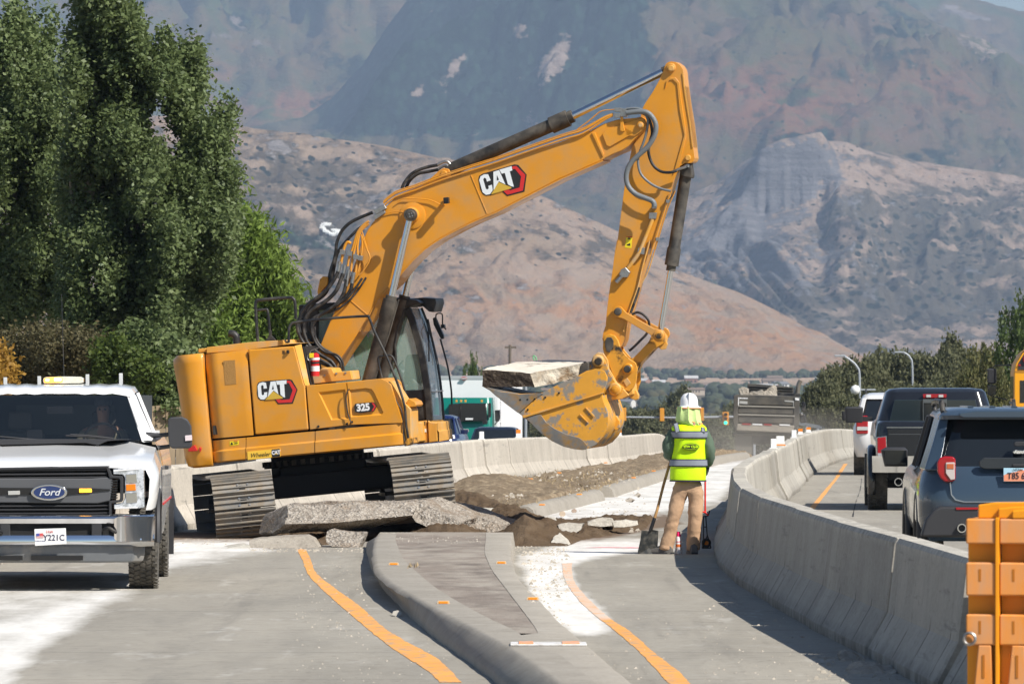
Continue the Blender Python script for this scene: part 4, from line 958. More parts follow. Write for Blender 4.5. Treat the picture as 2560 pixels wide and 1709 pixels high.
# windscreen: curved glass between the near and the far pillar
ring_n = [Vector((u_ + .015, NC + .04, v_)) for u_, v_ in Af]; ring_f = [Vector((u_ + .0, FC - .05, v_)) for u_, v_ in Af]
rings = []
for k in range(7):
    t = k / 6; bow = math.sin(math.pi * t) * .06
    rings.append([tuple(a.lerp(b, t) + Vector((bow, 0, 0))) for a, b in zip(ring_n, ring_f)])
MB().loft(rings).build('windscreen', m_glassf, ex, EXL, sm=60)
mb = MB(); mb.tube([p + Vector((.0, .0, 0)) for p in ring_f], .035, 8); mb.build('cab_pillar', m_blk, ex, EXL, sm=50)
for (k0, z_) in ((3, 0), (5, .1)):
    a, b_ = ring_n[k0], ring_f[k0]; 
MB().tube([tuple(ring_n[4] + Vector((.04, 0, -.10))), tuple((ring_n[4] + ring_f[4]) / 2 + Vector((.085, 0, -.10))), tuple(ring_f[4] + Vector((.04, 0, -.10)))], .010, 6).build('windscreen_bar', m_stl, ex, EXL, sm=50)
MB().tube([tuple(ring_n[3] + Vector((.05, .05, .0))), tuple(ring_n[2] + Vector((.08, .3, .12))), tuple(ring_n[1] + Vector((.09, .48, -.05)))], .012, 6).build('wiper_arm', m_blk, ex, EXL, sm=50)
MB().tube([tuple(ring_n[3] + Vector((.09, .42, -.05))), tuple(ring_n[1] + Vector((.10, .50, .0)))], .014, 6).build('wiper_blade', m_blk, ex, EXL, sm=50)
# near side: glass, rear post, sills, roof
gl = [E(Z1, *p, NC + .02) for p in [(1080,470),(1700,440),(1740,510),(1800,720),(1840,900),(1860,1040),(1560,1060),(1080,1100)]]
MB().prism(gl, NC + .02, NC + .03).build('side_window', m_glass, ex, EXL)
gl2 = [E(Z1, *p, FC - .05) for p in [(1170,470),(1780,440),(1830,510),(1890,720),(1930,900),(1950,1040),(1650,1060),(1170,1100)]]
MB().prism(gl2, FC - .06, FC - .05).build('side_window', m_glass, ex, EXL)
xp('lower_cab_panel', Z1, [(975,1110),(1500,1080),(1862,1040),(1886,1262),(1700,1290),(975,1345)], NC, NC + .05, m_blk, .008)
xp('rear_cab_panel', Z1, [(968,452),(1110,450),(1100,1330),(975,1345)], NC, FC, m_blk, .02)
xp('cab_floor', Z1, [(975,1290),(1886,1235),(1888,1265),(975,1345)], NC, FC, m_blk, .01)
roof = xp('cab_roof', Z1, [(968,470),(972,455),(1060,445),(1530,415),(1700,406),(1790,418),(1822,440),(1730,470),(1100,490)], NC - .02, FC, m_blk, .02)
xp('roof_visor', Z1, [(1708,412),(1830,402),(1925,410),(1930,440),(1912,504),(1880,500),(1828,455),(1722,440)], FC - .65, FC - .05, m_blk, .01)
xt('roof_antenna', Z1, [(1915,450),(1962,452)], 1.2, .006, m_blk, 6, sub=1)
cfr('door_handle_bar', Z1, [(1708,480),(1660,600),(1640,720),(1650,880)], .012, NC - .03)
# inside the cab
xp('seat', Z1, [(1440,700),(1470,690),(1480,860),(1640,980),(1620,1090),(1400,1090)], 1.0, 1.2, mat('seat_cloth', (.05, .05, .055), .8), .03)
xp('control_console', Z1, [(1716,820),(1730,800),(1806,796),(1830,1000),(1700,1010)], .62, .80, m_blk, .015)
xp('grey_seat_box', Z1, [(1740,990),(1765,965),(1806,1010),(1800,1060),(1745,1110),(1700,1090)], .55, .9, mat('grey_plastic', (.32, .35, .33), .6), .02)
xt('control_lever', Z1, [(1640,960),(1670,880),(1700,840)], .6, .012, m_blk, 6)
for p in [(1290,880),(1330,895),(1372,850),(1420,848),(1390,895)]:  # flat pale mint squares behind the side glass
    xp('mint_square', Z1, [(p[0],p[1]),(p[0]+38,p[1]-3),(p[0]+40,p[1]+40),(p[0]+2,p[1]+42)], .62, .64, mat('mint_tone', (.45, .62, .52), .7), 0)
# mirror ahead of the cab
xt('mirror_arm', Z1, [(2040,1150),(2035,1040),(2010,880),(1968,720),(1960,690)], 1.35, .013, m_blk, 6)
xt('mirror_arm', Z1, [(1930,560),(1932,518),(1972,518),(1976,590),(2000,625)], 1.35, .010, m_blk, 6)
xp('mirror', Z1, [(1905,545),(1925,538),(1982,668),(1980,692),(1962,690),(1912,590)], 1.30, 1.38, m_blk, .01)
xp('mirror_clamp', Z1, [(1960,590),(1985,588),(1990,612),(1965,618)], 1.3, 1.4, m_blk, .006)

# ---- boom
B0, B1 = -.33, .33
def P3(zf, pts): return [zf(*p) for p in pts]
bt = P3(Z2, [(490,1440),(555,1280),(640,1095),(715,925),(765,780),(795,680),(845,580),(925,470),(1000,390),(1070,322),(1200,272),(1400,196),(1800,78)]) + P3(Z3, [(0,712),(180,642),(232,622),(330,572),(430,540),(560,528),(610,520),(640,536),(655,575),(640,615),(600,652),(560,690),(520,738),(470,772),(400,800),(345,828),(320,845),(0,985)])
bb_ = P3(Z2, [(1800,455),(1640,520),(1500,590),(1380,655),(1270,730),(1180,815),(1100,905),(1040,985),(930,1085),(880,1170),(845,1240),(780,1350),(655,1530),(600,1620),(520,1660),(430,1620)])
ident = lambda x, y: (x, y)
xp('boom', ident, bt + bb_, B0, B1, m_yel, .012)
# flange plates, slightly proud of the side, with the rest of the boom set in
def edge_bar(name, pts, b0, b1, w_, m=m_yel, lift=.0):
    q = [Vector((*E(ident, *p, b0), 0)) for p in pts]; rings = []
    for i, p in enumerate(q):
        d = q[min(i+1, len(q)-1)] - q[max(i-1, 0)]; d.normalize(); n_ = Vector((-d.y, d.x, 0)) * w_
        a, c = p - n_ * 0, p + n_
        rings.append([(a.x, b0 - .012, a.y), (c.x, b0 - .012, c.y), (c.x, b1 + .012, c.y), (a.x, b1 + .012, a.y)])
    return MB().loft(rings, close=True).build(name, m, ex, EXL, sm=40)
edge_bar('bottom_flange', P3(Z3, [(320,846),(0,986)]) + bb_[:12], B0, B1, .014, m_yel)
edge_bar('top_flange', bt[9:15], B0, B1, -.014, m_yel)
for (p, q) in [((Z2(1620,175)), Z2(1740,462)), (Z2(712,1118), Z2(838,1225))]:
    a, c = E(ident, *p, B0), E(ident, *q, B0); MB().tube([(a[0], B0, a[1]), (c[0], B0, c[1])], .008, 6).build('weld_seam', m_yel, ex, EXL, sm=60)
# raised plates at the boom tip
xp('tip_plate', Z3, [(238,640),(262,636),(330,800),(322,822)], B0 - .02, B0 + .01, m_yel, .005)
xp('tip_plate', Z3, [(318,650),(345,620),(480,570),(560,545),(625,530),(648,570),(640,610),(560,665),(500,660),(480,590),(560,640),(375,745),(350,735)], B0 - .025, B0 + .01, m_yel, .006)
def disc(name, zf, c, r, b, th, m=m_yel, parent=ex, n=28, chamf=.2):
    p = EV(zf, *c, b); h = -th
    return MB().lathe([(0, h), (r * (1 - chamf), h), (r, h + th * .35), (r, 0.02)], n, 0, (p.x, p.y, p.z), ax=1).build(name, m, parent, EXL if parent is ex else None, sm=35)
disc('tip_pin_boss', Z3, (608,580), .048, B0 - .03, .03); disc('tip_pin', Z3, (608,580), .03, B0 - .06, .015, m_yel_d)
disc('cylinder_boss', Z2, (1180,478), .175, B0 - .001, .018, m_yel, n=40, chamf=.12); disc('cylinder_boss', Z2, (1172,475), .105, B0 - .02, .09, m_yel, n=36)
disc('boom_pin', Z2, (1166,474), .066, B0 - .30, .04, m_blkd, n=24)
for a in range(4): p = EV(Z2, 1166 + 14 * math.cos(a * 1.57 + .5), 474 + 14 * math.sin(a * 1.57 + .5), B0 - .345); MB().cyl(p, p + Vector((0, .02, 0)), .010, 8).build('pin_bolt', m_stl, ex, EXL, sm=40)
# work lamp on the boom side
xp('boom_lamp', Z2, [(1410,344),(1448,340),(1452,386),(1414,392)], B0 - .22, B0 - .12, m_blk, .008); xp('lamp_bracket', Z2, [(1388,375),(1410,368),(1414,400),(1395,402)], B0 - .14, B0, m_yel, .004)
xt('lamp_wire', Z2, [(960,470),(1040,450),(1110,452),(1140,468)], B0 - .02, .006, m_yel, 5); xt('lamp_wire', Z2, [(1060,380),(1110,350),(1190,350),(1290,358),(1340,372),(1400,402)], B0 - .03, .007, m_yel, 5)
# ---- boom cylinders (two)
for b in (B0 - .13, -B0 + .13):
    far_ = b > 0
    top = EV(Z2, 1166, 474, B0 - .13); top = Vector((top.x, b, top.z))
    j = EV(Z2, 1018, 1100, B0 - .13); j = Vector((j.x, b, j.z)); bot = EV(Z1, 1458, 985, B0 - .13); bot = Vector((bot.x, b, bot.z))
    MB().cyl(top, j, .047, 20).build('boom_cylinder_rod', m_chr, ex, EXL, sm=50)
    d = (bot - j).normalized()
    cyl_ = MB().tube([j - d * .03, j + d * .02, j + d * .02, j + d * .26, j + d * .28, bot + d * .25], [.075, .075, .098, .098, .088, .088], 22).build('boom_cylinder_barrel', m_blkd, ex, EXL, sm=30)
    MB().tube([j + d * .03 + Vector((.11, 0, 0)), j + d * .5 + Vector((.105, -.0, 0)), bot + Vector((.1, 0, .1))], .012, 6).build('oil_pipe', m_blkd, ex, EXL, sm=50)
    MB().lathe([(.02, -.05), (.085, -.05), (.085, .05), (.02, .05)], 22, 0, tuple(top), ax=1).build('rod_eye', m_blkd, ex, EXL, sm=40)
# ---- stick cylinder
lug = P3(Z2, [(1240,262),(1330,185),(1385,135),(1415,120),(1450,128),(1468,160),(1455,195),(1400,215)])
for b in (-.15, .09): xp('cylinder_lug', ident, lug, b, b + .06, m_yel, .008)
disc('lug_pin', Z2, (1418,165), .045, -.16, .03, m_yel)
s0 = EV(Z2, 1430, 148, 0); s1 = EV(Z3, 88, 517, 0); s2 = EV(Z3, 838, 152, 0); d = (s1 - s0).normalized()
MB().tube([s0 + d * .02, s0 + d * .22, s1 - d * .30, s1 - d * .30, s1 - d * .05, s1 - d * .05, s1 + d * .02], [.085, .088, .088, .112, .112, .085, .085], 24).build('stick_cylinder_barrel', m_blkd, ex, EXL, sm=30)
MB().cyl(s1, s2, .052, 22).build('stick_cylinder_rod', m_chr, ex, EXL, sm=50)
MB().cyl(s2 - d * .12, s2 + d * .02, .06, 16).build('rod_end', m_blkd, ex, EXL, sm=50)
xt('cylinder_tap', Z2, [(1475,110),(1500,80),(1525,70)], -.05, .018, m_blkd, 8)
# ---- stick
K0, K1 = -.19, .19
st = P3(Z3, [(798,120),(815,108),(838,102),(870,106),(905,130),(925,160),(932,190),(940,290),(962,440),(985,580),(1004,750),(1014,830),(1004,856),(985,868),(940,868),(905,890),(880,940),(855,1000),(825,1090),(790,1190),(745,1330),(700,1480),(690,1520)])
st += P3(Z4, [(1252,-10),(1225,120),(1175,270),(1130,430),(1090,560),(1065,700),(1045,745),(985,760),(925,735),(912,690),(918,650),(935,600),(945,480),(965,330),(985,200),(1000,80),(1015,0)])
st += P3(Z3, [(418,1568),(440,1400),(462,1230),(480,1090),(492,1010),(520,860),(545,740),(575,690),(600,560),(622,455),(640,420),(700,330),(745,250),(772,190),(790,140)])
xp('stick', ident, st, K0, K1, m_yel, .012)
edge_bar('stick_flange', P3(Z3, [(930,190),(940,290),(962,440),(985,580),(1004,750)]), K0, K1, -.014, m_yel_d)
xp('stick_side_plate', Z3, [(790,310),(800,250),(830,225),(868,222),(900,260),(912,380),(940,560),(950,660),(905,870),(890,900),(870,930),(850,960),(935,655),(900,470),(880,270),(850,240),(820,245)], K0 - .016, K0 + .01, m_yel, .006)
disc('top_pin_boss', Z3, (838,150), .062, K0 - .001, .04, m_yel); disc('top_pin', Z3, (838,152), .040, K0 - .04, .02, m_yel_d)
disc('bucket_cylinder_pin', Z3, (966,828), .038, K0 - .001, .03, m_yel_d)
# ---- bucket cylinder
c0 = EV(Z3, 965, 845, 0); c1 = EV(Z4, 1392, 205, 0); c2 = EV(Z4, 1316, 650, 0); d = (c1 - c0).normalized()
MB().tube([c0 + d * .0, c0 + d * .12, c0 + d * .16, c1 - d * .30, c1 - d * .27, c1 - d * .05, c1 - d * .05, c1 + d * .02], [.075, .085, .078, .078, .092, .092, .062, .062], 22).build('bucket_cylinder_barrel', m_blkd, ex, EXL, sm=30)
MB().cyl(c1, c2, .040, 20).build('bucket_cylinder_rod', m_chr, ex, EXL, sm=50)
xp('cylinder_head', Z3, [(905,880),(960,862),(985,870),(1000,960),(990,985),(940,975),(905,960)], -.11, .11, m_blkd, .02)
# ---- linkage
def bar(name, zf, a, c, w0, w1, b0, b1, m, parent=ex):
    A_, C_ = Vector((*E(zf, *a, b0), 0)), Vector((*E(zf, *c, b0), 0)); d = (C_ - A_).normalized(); n_ = Vector((-d.y, d.x, 0)); pts = []
    for k in range(9): t = math.pi * (k / 8 - .5); pts.append(C_ + d * math.cos(t) * w1 + n_ * math.sin(t) * w1)
    mid0, mid1 = min(w0, w1) * .62, min(w0, w1) * .62
    pts.append(C_ - d * w1 * 1.3 + n_ * mid1); pts.append(A_ + d * w0 * 1.3 + n_ * mid0)
    for k in range(9): t = math.pi * (k / 8 + .5); pts.append(A_ + d * math.cos(t) * w0 + n_ * math.sin(t) * w0)
    pts.append(A_ + d * w0 * 1.3 - n_ * mid0); pts.append(C_ - d * w1 * 1.3 - n_ * mid1)
    return MB().prism([(p.x, p.y) for p in pts], b0, b1).build(name, m, parent, EXL if parent is ex else None, bevel=.008)
bar('link_arm', Z4, (1022,502), (1308,668), .075, .085, K0 - .075, K0 - .02, m_yel); bar('link_arm', Z4, (1050,502), (1338,655), .075, .085, -K0 + .02, -K0 + .075, m_yel)
bar('power_link', Z4, (1300,690), (1110,890), .095, .10, -.14, .14, m_yel_g)
xp('lifting_eye', Z4, [(1300,700),(1355,690),(1368,730),(1355,762),(1325,768),(1300,745)], -.03, .03, m_yel_d, .006)
disc('link_pin', Z4, (1022,500), .050, K0 - .08, .03, m_blkd); disc('link_pin', Z4, (1308,666), .072, K0 - .08, .03, m_yel); disc('link_pin_cap', Z4, (1308,666), .045, K0 - .11, .02, m_yel_g)
# ---- quick coupler
CP0, CP1 = -.24, .24
xp('coupler_plate', Z4, [(918,700),(930,668),(962,656),(1000,668),(1022,700),(1045,770),(1100,830),(1145,858),(1158,900),(1150,985),(1132,1030),(1100,1060),(1062,1050),(1010,1010),(985,950),(960,880),(932,820),(915,760)], CP0, CP0 + .05, m_yel_g, .010)
xp('coupler_plate', Z4, [(938,700),(950,668),(982,656),(1020,668),(1042,700),(1065,770),(1120,830),(1165,858),(1178,900),(1180,985),(1162,1050),(1130,1090),(1082,1060),(1010,1010),(985,950),(960,880),(942,820),(930,760)], CP1 - .05, CP1, m_yel_g, .010)
xp('coupler_body', Z4, [(930,800),(1000,780),(1060,900),(1120,1000),(1130,1080),(1040,1110),(960,1090),(900,990),(850,880)], CP0 + .05, CP1 - .05, m_yel_d, .015)
xp('coupler_ear', Z4, [(845,812),(880,785),(920,792),(950,840),(960,900),(1010,990),(1060,1040),(1100,1085),(1050,1112),(1015,1115),(930,1125),(900,1000),(880,925),(838,900)], CP0 - .05, CP0 - .005, m_yel_d, .010)
xp('coupler_cap', Z4, [(932,700),(945,680),(975,680),(990,705),(988,740),(962,790),(940,775),(930,740)], CP0 - .03, CP0, m_blkd, .008)
xp('coupler_hook', Z4, [(1100,1080),(1130,1040),(1150,1050),(1166,1085),(1162,1112),(1140,1120),(1105,1105)], -.05, .05, m_yel_d, .01)
for c, r, t in [((885,848), .082, .05), ((1002,1042), .085, .05)]:
    disc('coupler_pin', Z4, c, r, CP0 - .05, t, m_yel_d); disc('coupler_pin_cap', Z4, c, r * .6, CP0 - .05 - t, .02, m_yel_g)
disc('coupler_pin', Z4, (1092,900), .072, CP0 - .001, .04, m_yel); disc('coupler_pin_cap', Z4, (1088,902), .048, CP0 - .04, .03, m_blkd)
xp('maker_plate', Z4, [(1058,985),(1085,962),(1112,1000),(1082,1026)], CP0 - .012, CP0, m_yel_d, .004)
# ---- bucket
U0, U1 = -.68, .68
side = [(800,915),(850,905),(905,905),(932,925),(948,960),(945,1000),(925,1050),(912,1085),(918,1120),(932,1160),(950,1215),(955,1270),(945,1320),(915,1380),(870,1430),(815,1458),(770,1464),(715,1458),(640,1438),(560,1400),(480,1345),(400,1270),(330,1212),(250,1150),(180,1100),(120,1045),(100,1032),(200,1058),(330,1075),(480,1070),(560,1040),(640,1000),(720,960)]
xp('bucket_side', Z4, side, U0, U0 + .03, m_yel_w, .006); 
sdo = [E(Z4, *p, U0) for p in side]
MB().prism(sdo, U1 - .03, U1).build('bucket_side', m_yel_w, ex, EXL, bevel=.006)
# curved bucket shell from the lip round the back to the top
shell = [(112,1040),(180,1100),(250,1150),(330,1212),(400,1270),(480,1345),(560,1400),(640,1438),(715,1458),(770,1464),(815,1458),(870,1430),(915,1380),(945,1320),(955,1270),(950,1215),(932,1160),(918,1120),(912,1085)]
so_ = [E(Z4, *p, U0) for p in shell]; cc = E(Z4, 700, 1150, U0)
o_in = [(a + (cc[0] - a) * .05, v + (cc[1] - v) * .05) for a, v in so_]
MB().prism(so_ + o_in[::-1], U0 + .03, U1 - .03).build('bucket_shell', m_yel_w, ex, EXL, sm=40)
# wear plates: bare steel along the belly and at the lip
wear = [(385,1262),(420,1262),(500,1320),(590,1368),(690,1395),(760,1402),(800,1440),(812,1458),(770,1466),(715,1460),(640,1440),(560,1402),(480,1348),(400,1278)]
wear = [(375,1245),(460,1218),(482,1222),(520,1275),(580,1320),(660,1358),(748,1382),(778,1402),(810,1440),(800,1464),(770,1468),(715,1462),(640,1444),(560,1406),(480,1350)]
xp('wear_plate', Z4, wear, U0 - .018, U0, m_steelw, .005)
xp('side_cutter', Z4, [(100,1030),(200,1060),(330,1078),(480,1070),(500,1075),(440,1110),(330,1210),(320,1208),(240,1148),(160,1085)], U0 - .025, U0 + .03, m_steelw, .005)
xp('side_cutter', Z4, [(490,1068),(600,1012),(720,962),(800,920),(860,900),(905,905),(932,922),(945,960),(940,1010),(910,1070),(700,1130),(380,1240),(350,1228),(335,1210),(445,1110)], U0 - .014, U0, m_yel_w, .005)
xp('side_rib', Z4, [(350,1232),(920,1064),(918,1072),(360,1245)], U0 - .030, U0, m_yel_d, .004)
xp('maker_plate', Z4, [(790,1172),(800,1170),(858,1230),(850,1240)], U0 - .02, U0, m_yel_d, .003); xp('maker_plate', Z4, [(750,1222),(756,1214),(808,1270),(812,1282)], U0 - .02, U0, m_yel_w, .003)
for p in [(337,1117),(388,1115),(438,1112),(512,1100),(608,1070),(390,1186)]:
    q = EV(Z4, *p, U0 - .028); MB().cyl(q, q + Vector((0, .01, 0)), .013, 10).build('bolt_hole', m_dark, ex, EXL)
for b in (U0 + .12, U0 + .5, U0 + .86, U0 + 1.2):
    q = EV(Z4, 110, 1040, U0); mbt = MB(); mbt.prism([(q.x - .10, q.z + .045), (q.x + .10, q.z - .09), (q.x + .12, q.z - .02), (q.x - .02, q.z + .05)], b, b + .11); mbt.build('bucket_tooth', m_steelw, ex, EXL, bevel=.005)
xp('lip_plate', Z4, [(100,1030),(330,1074),(345,1090),(180,1100)], U0 + .03, U1 - .03, m_steelw, .004)
xp('bucket_rear_lug', Z4, [(935,1160),(1010,1230),(1032,1265),(1032,1310),(1015,1330),(985,1322),(960,1340),(945,1320),(955,1260)], -.06, .06, m_yel_w, .008)
for b in (-.30, .22): xp('bucket_ear', Z4, [(805,925),(840,830),(870,800),(910,805),(940,860),(965,930),(1010,1000),(1060,1030),(1050,1070),(1010,1110),(935,1130),(915,1060),(820,960)], b, b + .08, m_yel_w, .01)
# ---- hoses, pipes and clamps
for pts, b, r in [([(965,560),(962,620),(990,700),(1050,770),(1110,830),(1180,870),(1215,910)], -.55, .024), ([(1010,560),(1005,640),(1040,730),(1120,800),(1200,850),(1240,915)], -.5, .024), ([(1060,555),(1060,640),(1090,720),(1150,780),(1230,800),(1270,840),(1285,912)], -.45, .016),
        ([(1000,540),(985,640),(1010,740),(1100,840),(1180,880),(1230,915)], -.4, .022), ([(1078,600),(1085,680),(1130,750),(1210,800),(1262,860),(1262,915)], -.35, .022)]:
    xt('hydraulic_hose', Z1, pts, b, r, m_rub, 10)
for i, (pts, b, r) in enumerate([([(335,1360),(322,1290),(345,1210),(400,1140),(470,1090),(540,1030),(590,960),(618,900)], -.50, .024), ([(370,1360),(362,1290),(395,1220),(450,1170),(530,1120),(600,1050),(640,960),(655,915)], -.46, .027), ([(415,1350),(408,1300),(440,1250),(520,1210),(600,1150),(660,1060),(680,960)], -.42, .022),
        ([(430,1380),(425,1310),(470,1240),(560,1180),(660,1110),(715,1030),(725,990)], -.44, .022), ([(520,1200),(620,1150),(700,1090),(760,1010),(800,950)], -.40, .016), ([(540,1215),(640,1170),(730,1090),(790,1010),(830,945)], -.40, .014),
        ([(345,1330),(350,1250),(420,1150),(520,1070),(560,980),(575,880),(600,760),(610,680),(650,590),(730,520),(880,455)], -.1, .022), ([(540,1000),(560,900),(590,810),(640,720),(700,650),(760,590),(800,560)], -.05, .02), ([(575,990),(585,900),(605,800),(625,735)], .1, .018)]):
    xt('hydraulic_hose', Z2, pts, b, r, m_rub, 10)
for pts, r in [([(640,840),(650,790),(665,720),(690,680),(715,690)], .020), ([(690,860),(705,790),(730,720),(760,620),(800,560),(850,520)], .018), ([(712,900),(728,800),(750,700),(775,610),(830,540)], .018), ([(745,925),(765,800),(765,700),(790,600),(850,540)], .016), ([(770,900),(790,800),(800,700),(795,620)], .012), ([(795,620),(830,720),(858,800),(820,880),(775,930)], .009), ([(800,600),(840,740),(855,790)], .008)]:
    xt('steel_pipe', Z2, pts, B0 - .06, r, m_yel, 8)
for p in [(650,755),(705,765),(750,790),(785,800)]: xp('pipe_clamp', Z2, [(p[0]-18,p[1]-22),(p[0]+18,p[1]-18),(p[0]+16,p[1]+20),(p[0]-20,p[1]+16)], B0 - .10, B0 - .02, m_stl, .006)
for p in [(622,890),(660,915),(690,950),(728,970)]:
    q = EV(Z2, *p, B0 - .08); MB().tube([q + Vector((.03, 0, .11)), q + Vector((-.03, 0, -.10))], [.026, .026], 8).build('hose_fitting', m_stl, ex, EXL, sm=40)
xp('pipe_clamp', Z2, [(885,435),(965,395),(985,425),(905,470)], B0 - .06, B0 + .02, m_stl, .008); xp('pipe_clamp', Z2, [(880,480),(930,445),(970,440),(975,460),(900,510)], B0 - .05, B0 + .02, m_stl, .008)
xp('valve_block', Z2, [(480,960),(505,935),(545,945),(540,1000),(500,1040),(470,1100),(462,1050)], -.1, .15, m_yel_g, .01)
xt('hydraulic_hose', Z2, [(1100,275),(1120,230),(1180,160),(1270,120),(1370,98)], -.15, .022, m_rub, 10); xt('hydraulic_hose', Z2, [(1130,270),(1160,215),(1220,165),(1300,148),(1375,132)], -.05, .022, m_rub, 10)
xt('hose_elbow', Z2, [(1365,100),(1400,80),(1440,72),(1462,92)], -.15, .02, m_stl, 8); xt('hose_elbow', Z2, [(1370,132),(1400,112),(1430,100),(1455,110)], -.05, .018, m_stl, 8)
for dy, r in ((0, .014), (26, .012), (-14, .008)):
    xt('steel_pipe', Z2, [(960,385+dy),(1050,312+dy),(1200,262+dy),(1400,185+dy),(1790,62+dy)], B0 - .02, r, m_yel, 7, sub=2)
    xt('steel_pipe', ident, [Z2(1790,62+dy), Z3(0,672+dy), Z3(170,620+dy), Z3(330,530+dy*.6), Z3(400,500+dy*.4)], B0 - .03, r, m_yel, 7, sub=4)
xt('steel_pipe', Z3, [(130,615),(230,540),(310,478),(410,464)], B0 + .2, .008, m_yel, 6)
for p in [(432,465),(430,508),(475,470),(475,500)]: xp('pipe_clamp', Z3, [(p[0]-24,p[1]-16),(p[0]+24,p[1]-14),(p[0]+22,p[1]+18),(p[0]-22,p[1]+16)], B0 - .06, B0 + .1, m_stl, .006)
xp('clamp_post', Z3, [(455,520),(475,518),(482,600),(490,625),(470,632),(452,622)], B0 - .05, B0 - .02, m_yel, .005)
xt('stick_hose', Z3, [(500,490),(560,482),(640,482),(690,515),(722,580),(712,660),(660,745),(590,810),(540,860),(508,920),(500,990),(520,1050),(570,1100),(640,1130),(690,1150),(708,1170),(710,1195)], -.40, .034, m_hoseg, 12)
xt('stick_hose', Z3, [(500,460),(560,455),(610,465),(650,510),(662,570),(640,680),(600,790),(588,860),(610,950),(680,1020),(760,1060),(835,1078)], -.36, .017, m_hoseg, 10)
xt('stick_hose', Z3, [(560,478),(640,500),(680,560),(695,640),(680,700),(668,790),(700,880),(760,930),(830,938),(880,925)], -.34, .020, m_rub, 10)
xt('hose_fitting', Z3, [(850,932),(900,912),(950,895)], -.30, .018, m_stl, 8); xt('hose_elbow', Z3, [(920,905),(950,885),(965,880),(965,900)], -.16, .018, m_stl, 8)
xp('pipe_clamp', Z3, [(672,1240),(728,1240),(722,1288),(668,1288)], K0 - .07, K0, m_stl, .006); xp('pipe_clamp', Z3, [(588,1505),(638,1505),(632,1556),(582,1552)], K0 - .07, K0, m_stl, .006)
xp('pipe_clamp', Z3, [(692,1185),(728,1182),(724,1212),(690,1210)], K0 - .07, K0, m_stl, .006)
xt('steel_pipe', ident, [Z3(698,1290), Z3(610,1510), Z4(1170,90), Z4(1090,200)], K0 - .05, .026, m_yel_d, 10, sub=3)
xp('valve_block', Z4, [(1042,205),(1075,190),(1105,225),(1085,262),(1050,262),(1030,240)], K0 - .10, K0, m_stl, .008); xt('valve_spool', Z4, [(1060,240),(1010,295)], K0 - .07, .028, m_stl, 10, sub=1)
for pts, r in [([(840,1080),(810,1160),(760,1310),(700,1500),(680,1568)], .010), ([(870,1075),(855,1110),(800,1240),(740,1440),(700,1568)], .007)]:
    xt('steel_pipe', Z3, pts, K0 - .03, r, m_yel, 6)
for pts, r in [([(1245,0),(1190,200),(1160,330),(1100,500),(1060,640)], .010), ([(1298,0),(1240,200),(1190,300)], .008)]: xt('steel_pipe', Z4, pts, K0 - .02, r, m_yel_d, 6)
xt('bracket_rod', Z3, [(862,1078),(850,1110),(815,1150)], -.1, .008, m_blk, 6)
for p in [(812,1155),(735,1440)]: xp('pipe_clamp', Z3, [(p[0]-14,p[1]-12),(p[0]+14,p[1]-12),(p[0]+12,p[1]+14),(p[0]-12,p[1]+14)], K0 - .05, K0, m_stl, .004)
xt('coupler_hose', Z4, [(1120,520),(1160,505),(1210,530),(1240,580),(1225,650),(1180,700),(1130,750),(1100,775)], -.1, .017, m_rub, 10); xt('coupler_hose', Z4, [(1170,330),(1150,400),(1125,470),(1110,510)], -.2, .018, m_rub, 8)
# stickers on the stick and the skirt
def sticker(zf, pts, b):
    s_ = xp('warning_sticker', zf, pts, b - .003, b + .002, m_label_y, 0); return s_
sticker(Z3, [(500,1415),(546,1418),(538,1508),(490,1504)], K0)
for pts in ([(508,1440),(520,1424),(532,1442)], [(502,1482),(528,1470),(530,1490),(508,1488)]): xp('sticker_print', Z3, pts, K0 - .006, K0, m_label_k, 0)
xp('sticker_print', Z3, [(500,1417),(546,1420),(545,1428),(499,1425)], K0 - .006, K0, m_red, 0)
sticker(BZ, [(602,1133),(704,1122),(702,1170),(602,1181)], NB - .028 + .028)
xp('sticker_print', BZ, [(610,1168),(624,1138),(640,1166)], NB - .008, NB, m_label_k, 0); xp('sticker_print', BZ, [(655,1150),(690,1146),(690,1154),(655,1158)], NB - .008, NB, m_label_k, 0); xp('sticker_print', BZ, [(648,1130),(690,1126),(690,1132),(648,1136)], NB - .008, NB, m_red, 0)
# fire extinguisher clamped in front of the side door
fx0, fx1 = EV(Z1, 1082, 800, -1.15), EV(Z1, 1084, 950, -1.15)
fe = MB().tube([fx0 + Vector((0,0,.02)), fx0, fx1], [.03, .058, .058], 18).build('fire_extinguisher', m_red, ex, EXL, sm=35)
def fband(y0, y1, m, nm): a, c = EV(Z1, 1083, y0, -1.15), EV(Z1, 1084, y1, -1.15); MB().tube([a, c], .0595, 18).build(nm, m, fe, sm=35)
fband(822, 838, m_wht, 'white_label'); fband(880, 916, m_wht, 'white_label'); fband(850, 864, m_blk, 'clamp_band')
MB().tube([EV(Z1, 1062, 778, -1.16), EV(Z1, 1080, 800, -1.16)], .02, 8).build('valve_head', m_blk, fe); MB().prism([E(Z1, *p, -1.2) for p in [(1044,790),(1075,788),(1076,820),(1046,822)]], -1.21, -1.20).build('tag_label', m_label_y, fe)
xt('extinguisher_ring', Z1, [(1040,800),(1028,815),(1040,840),(1058,830),(1050,780),(1080,762),(1108,752)], -1.2, .006, m_stl, 6)
xp('platform_plate', Z1, [(1140,890),(1200,895),(1215,925),(1330,912),(1345,975),(1060,1005),(1050,950)], -1.0, -.4, m_yel_d, .01)
for p in [(1150,945),(1232,932),(1296,928)]: q = EV(Z1, *p, -1.01); MB().cyl(q, q + Vector((0, .02, 0)), .014, 8).build('plate_bolt', m_stl, ex, EXL, sm=40)
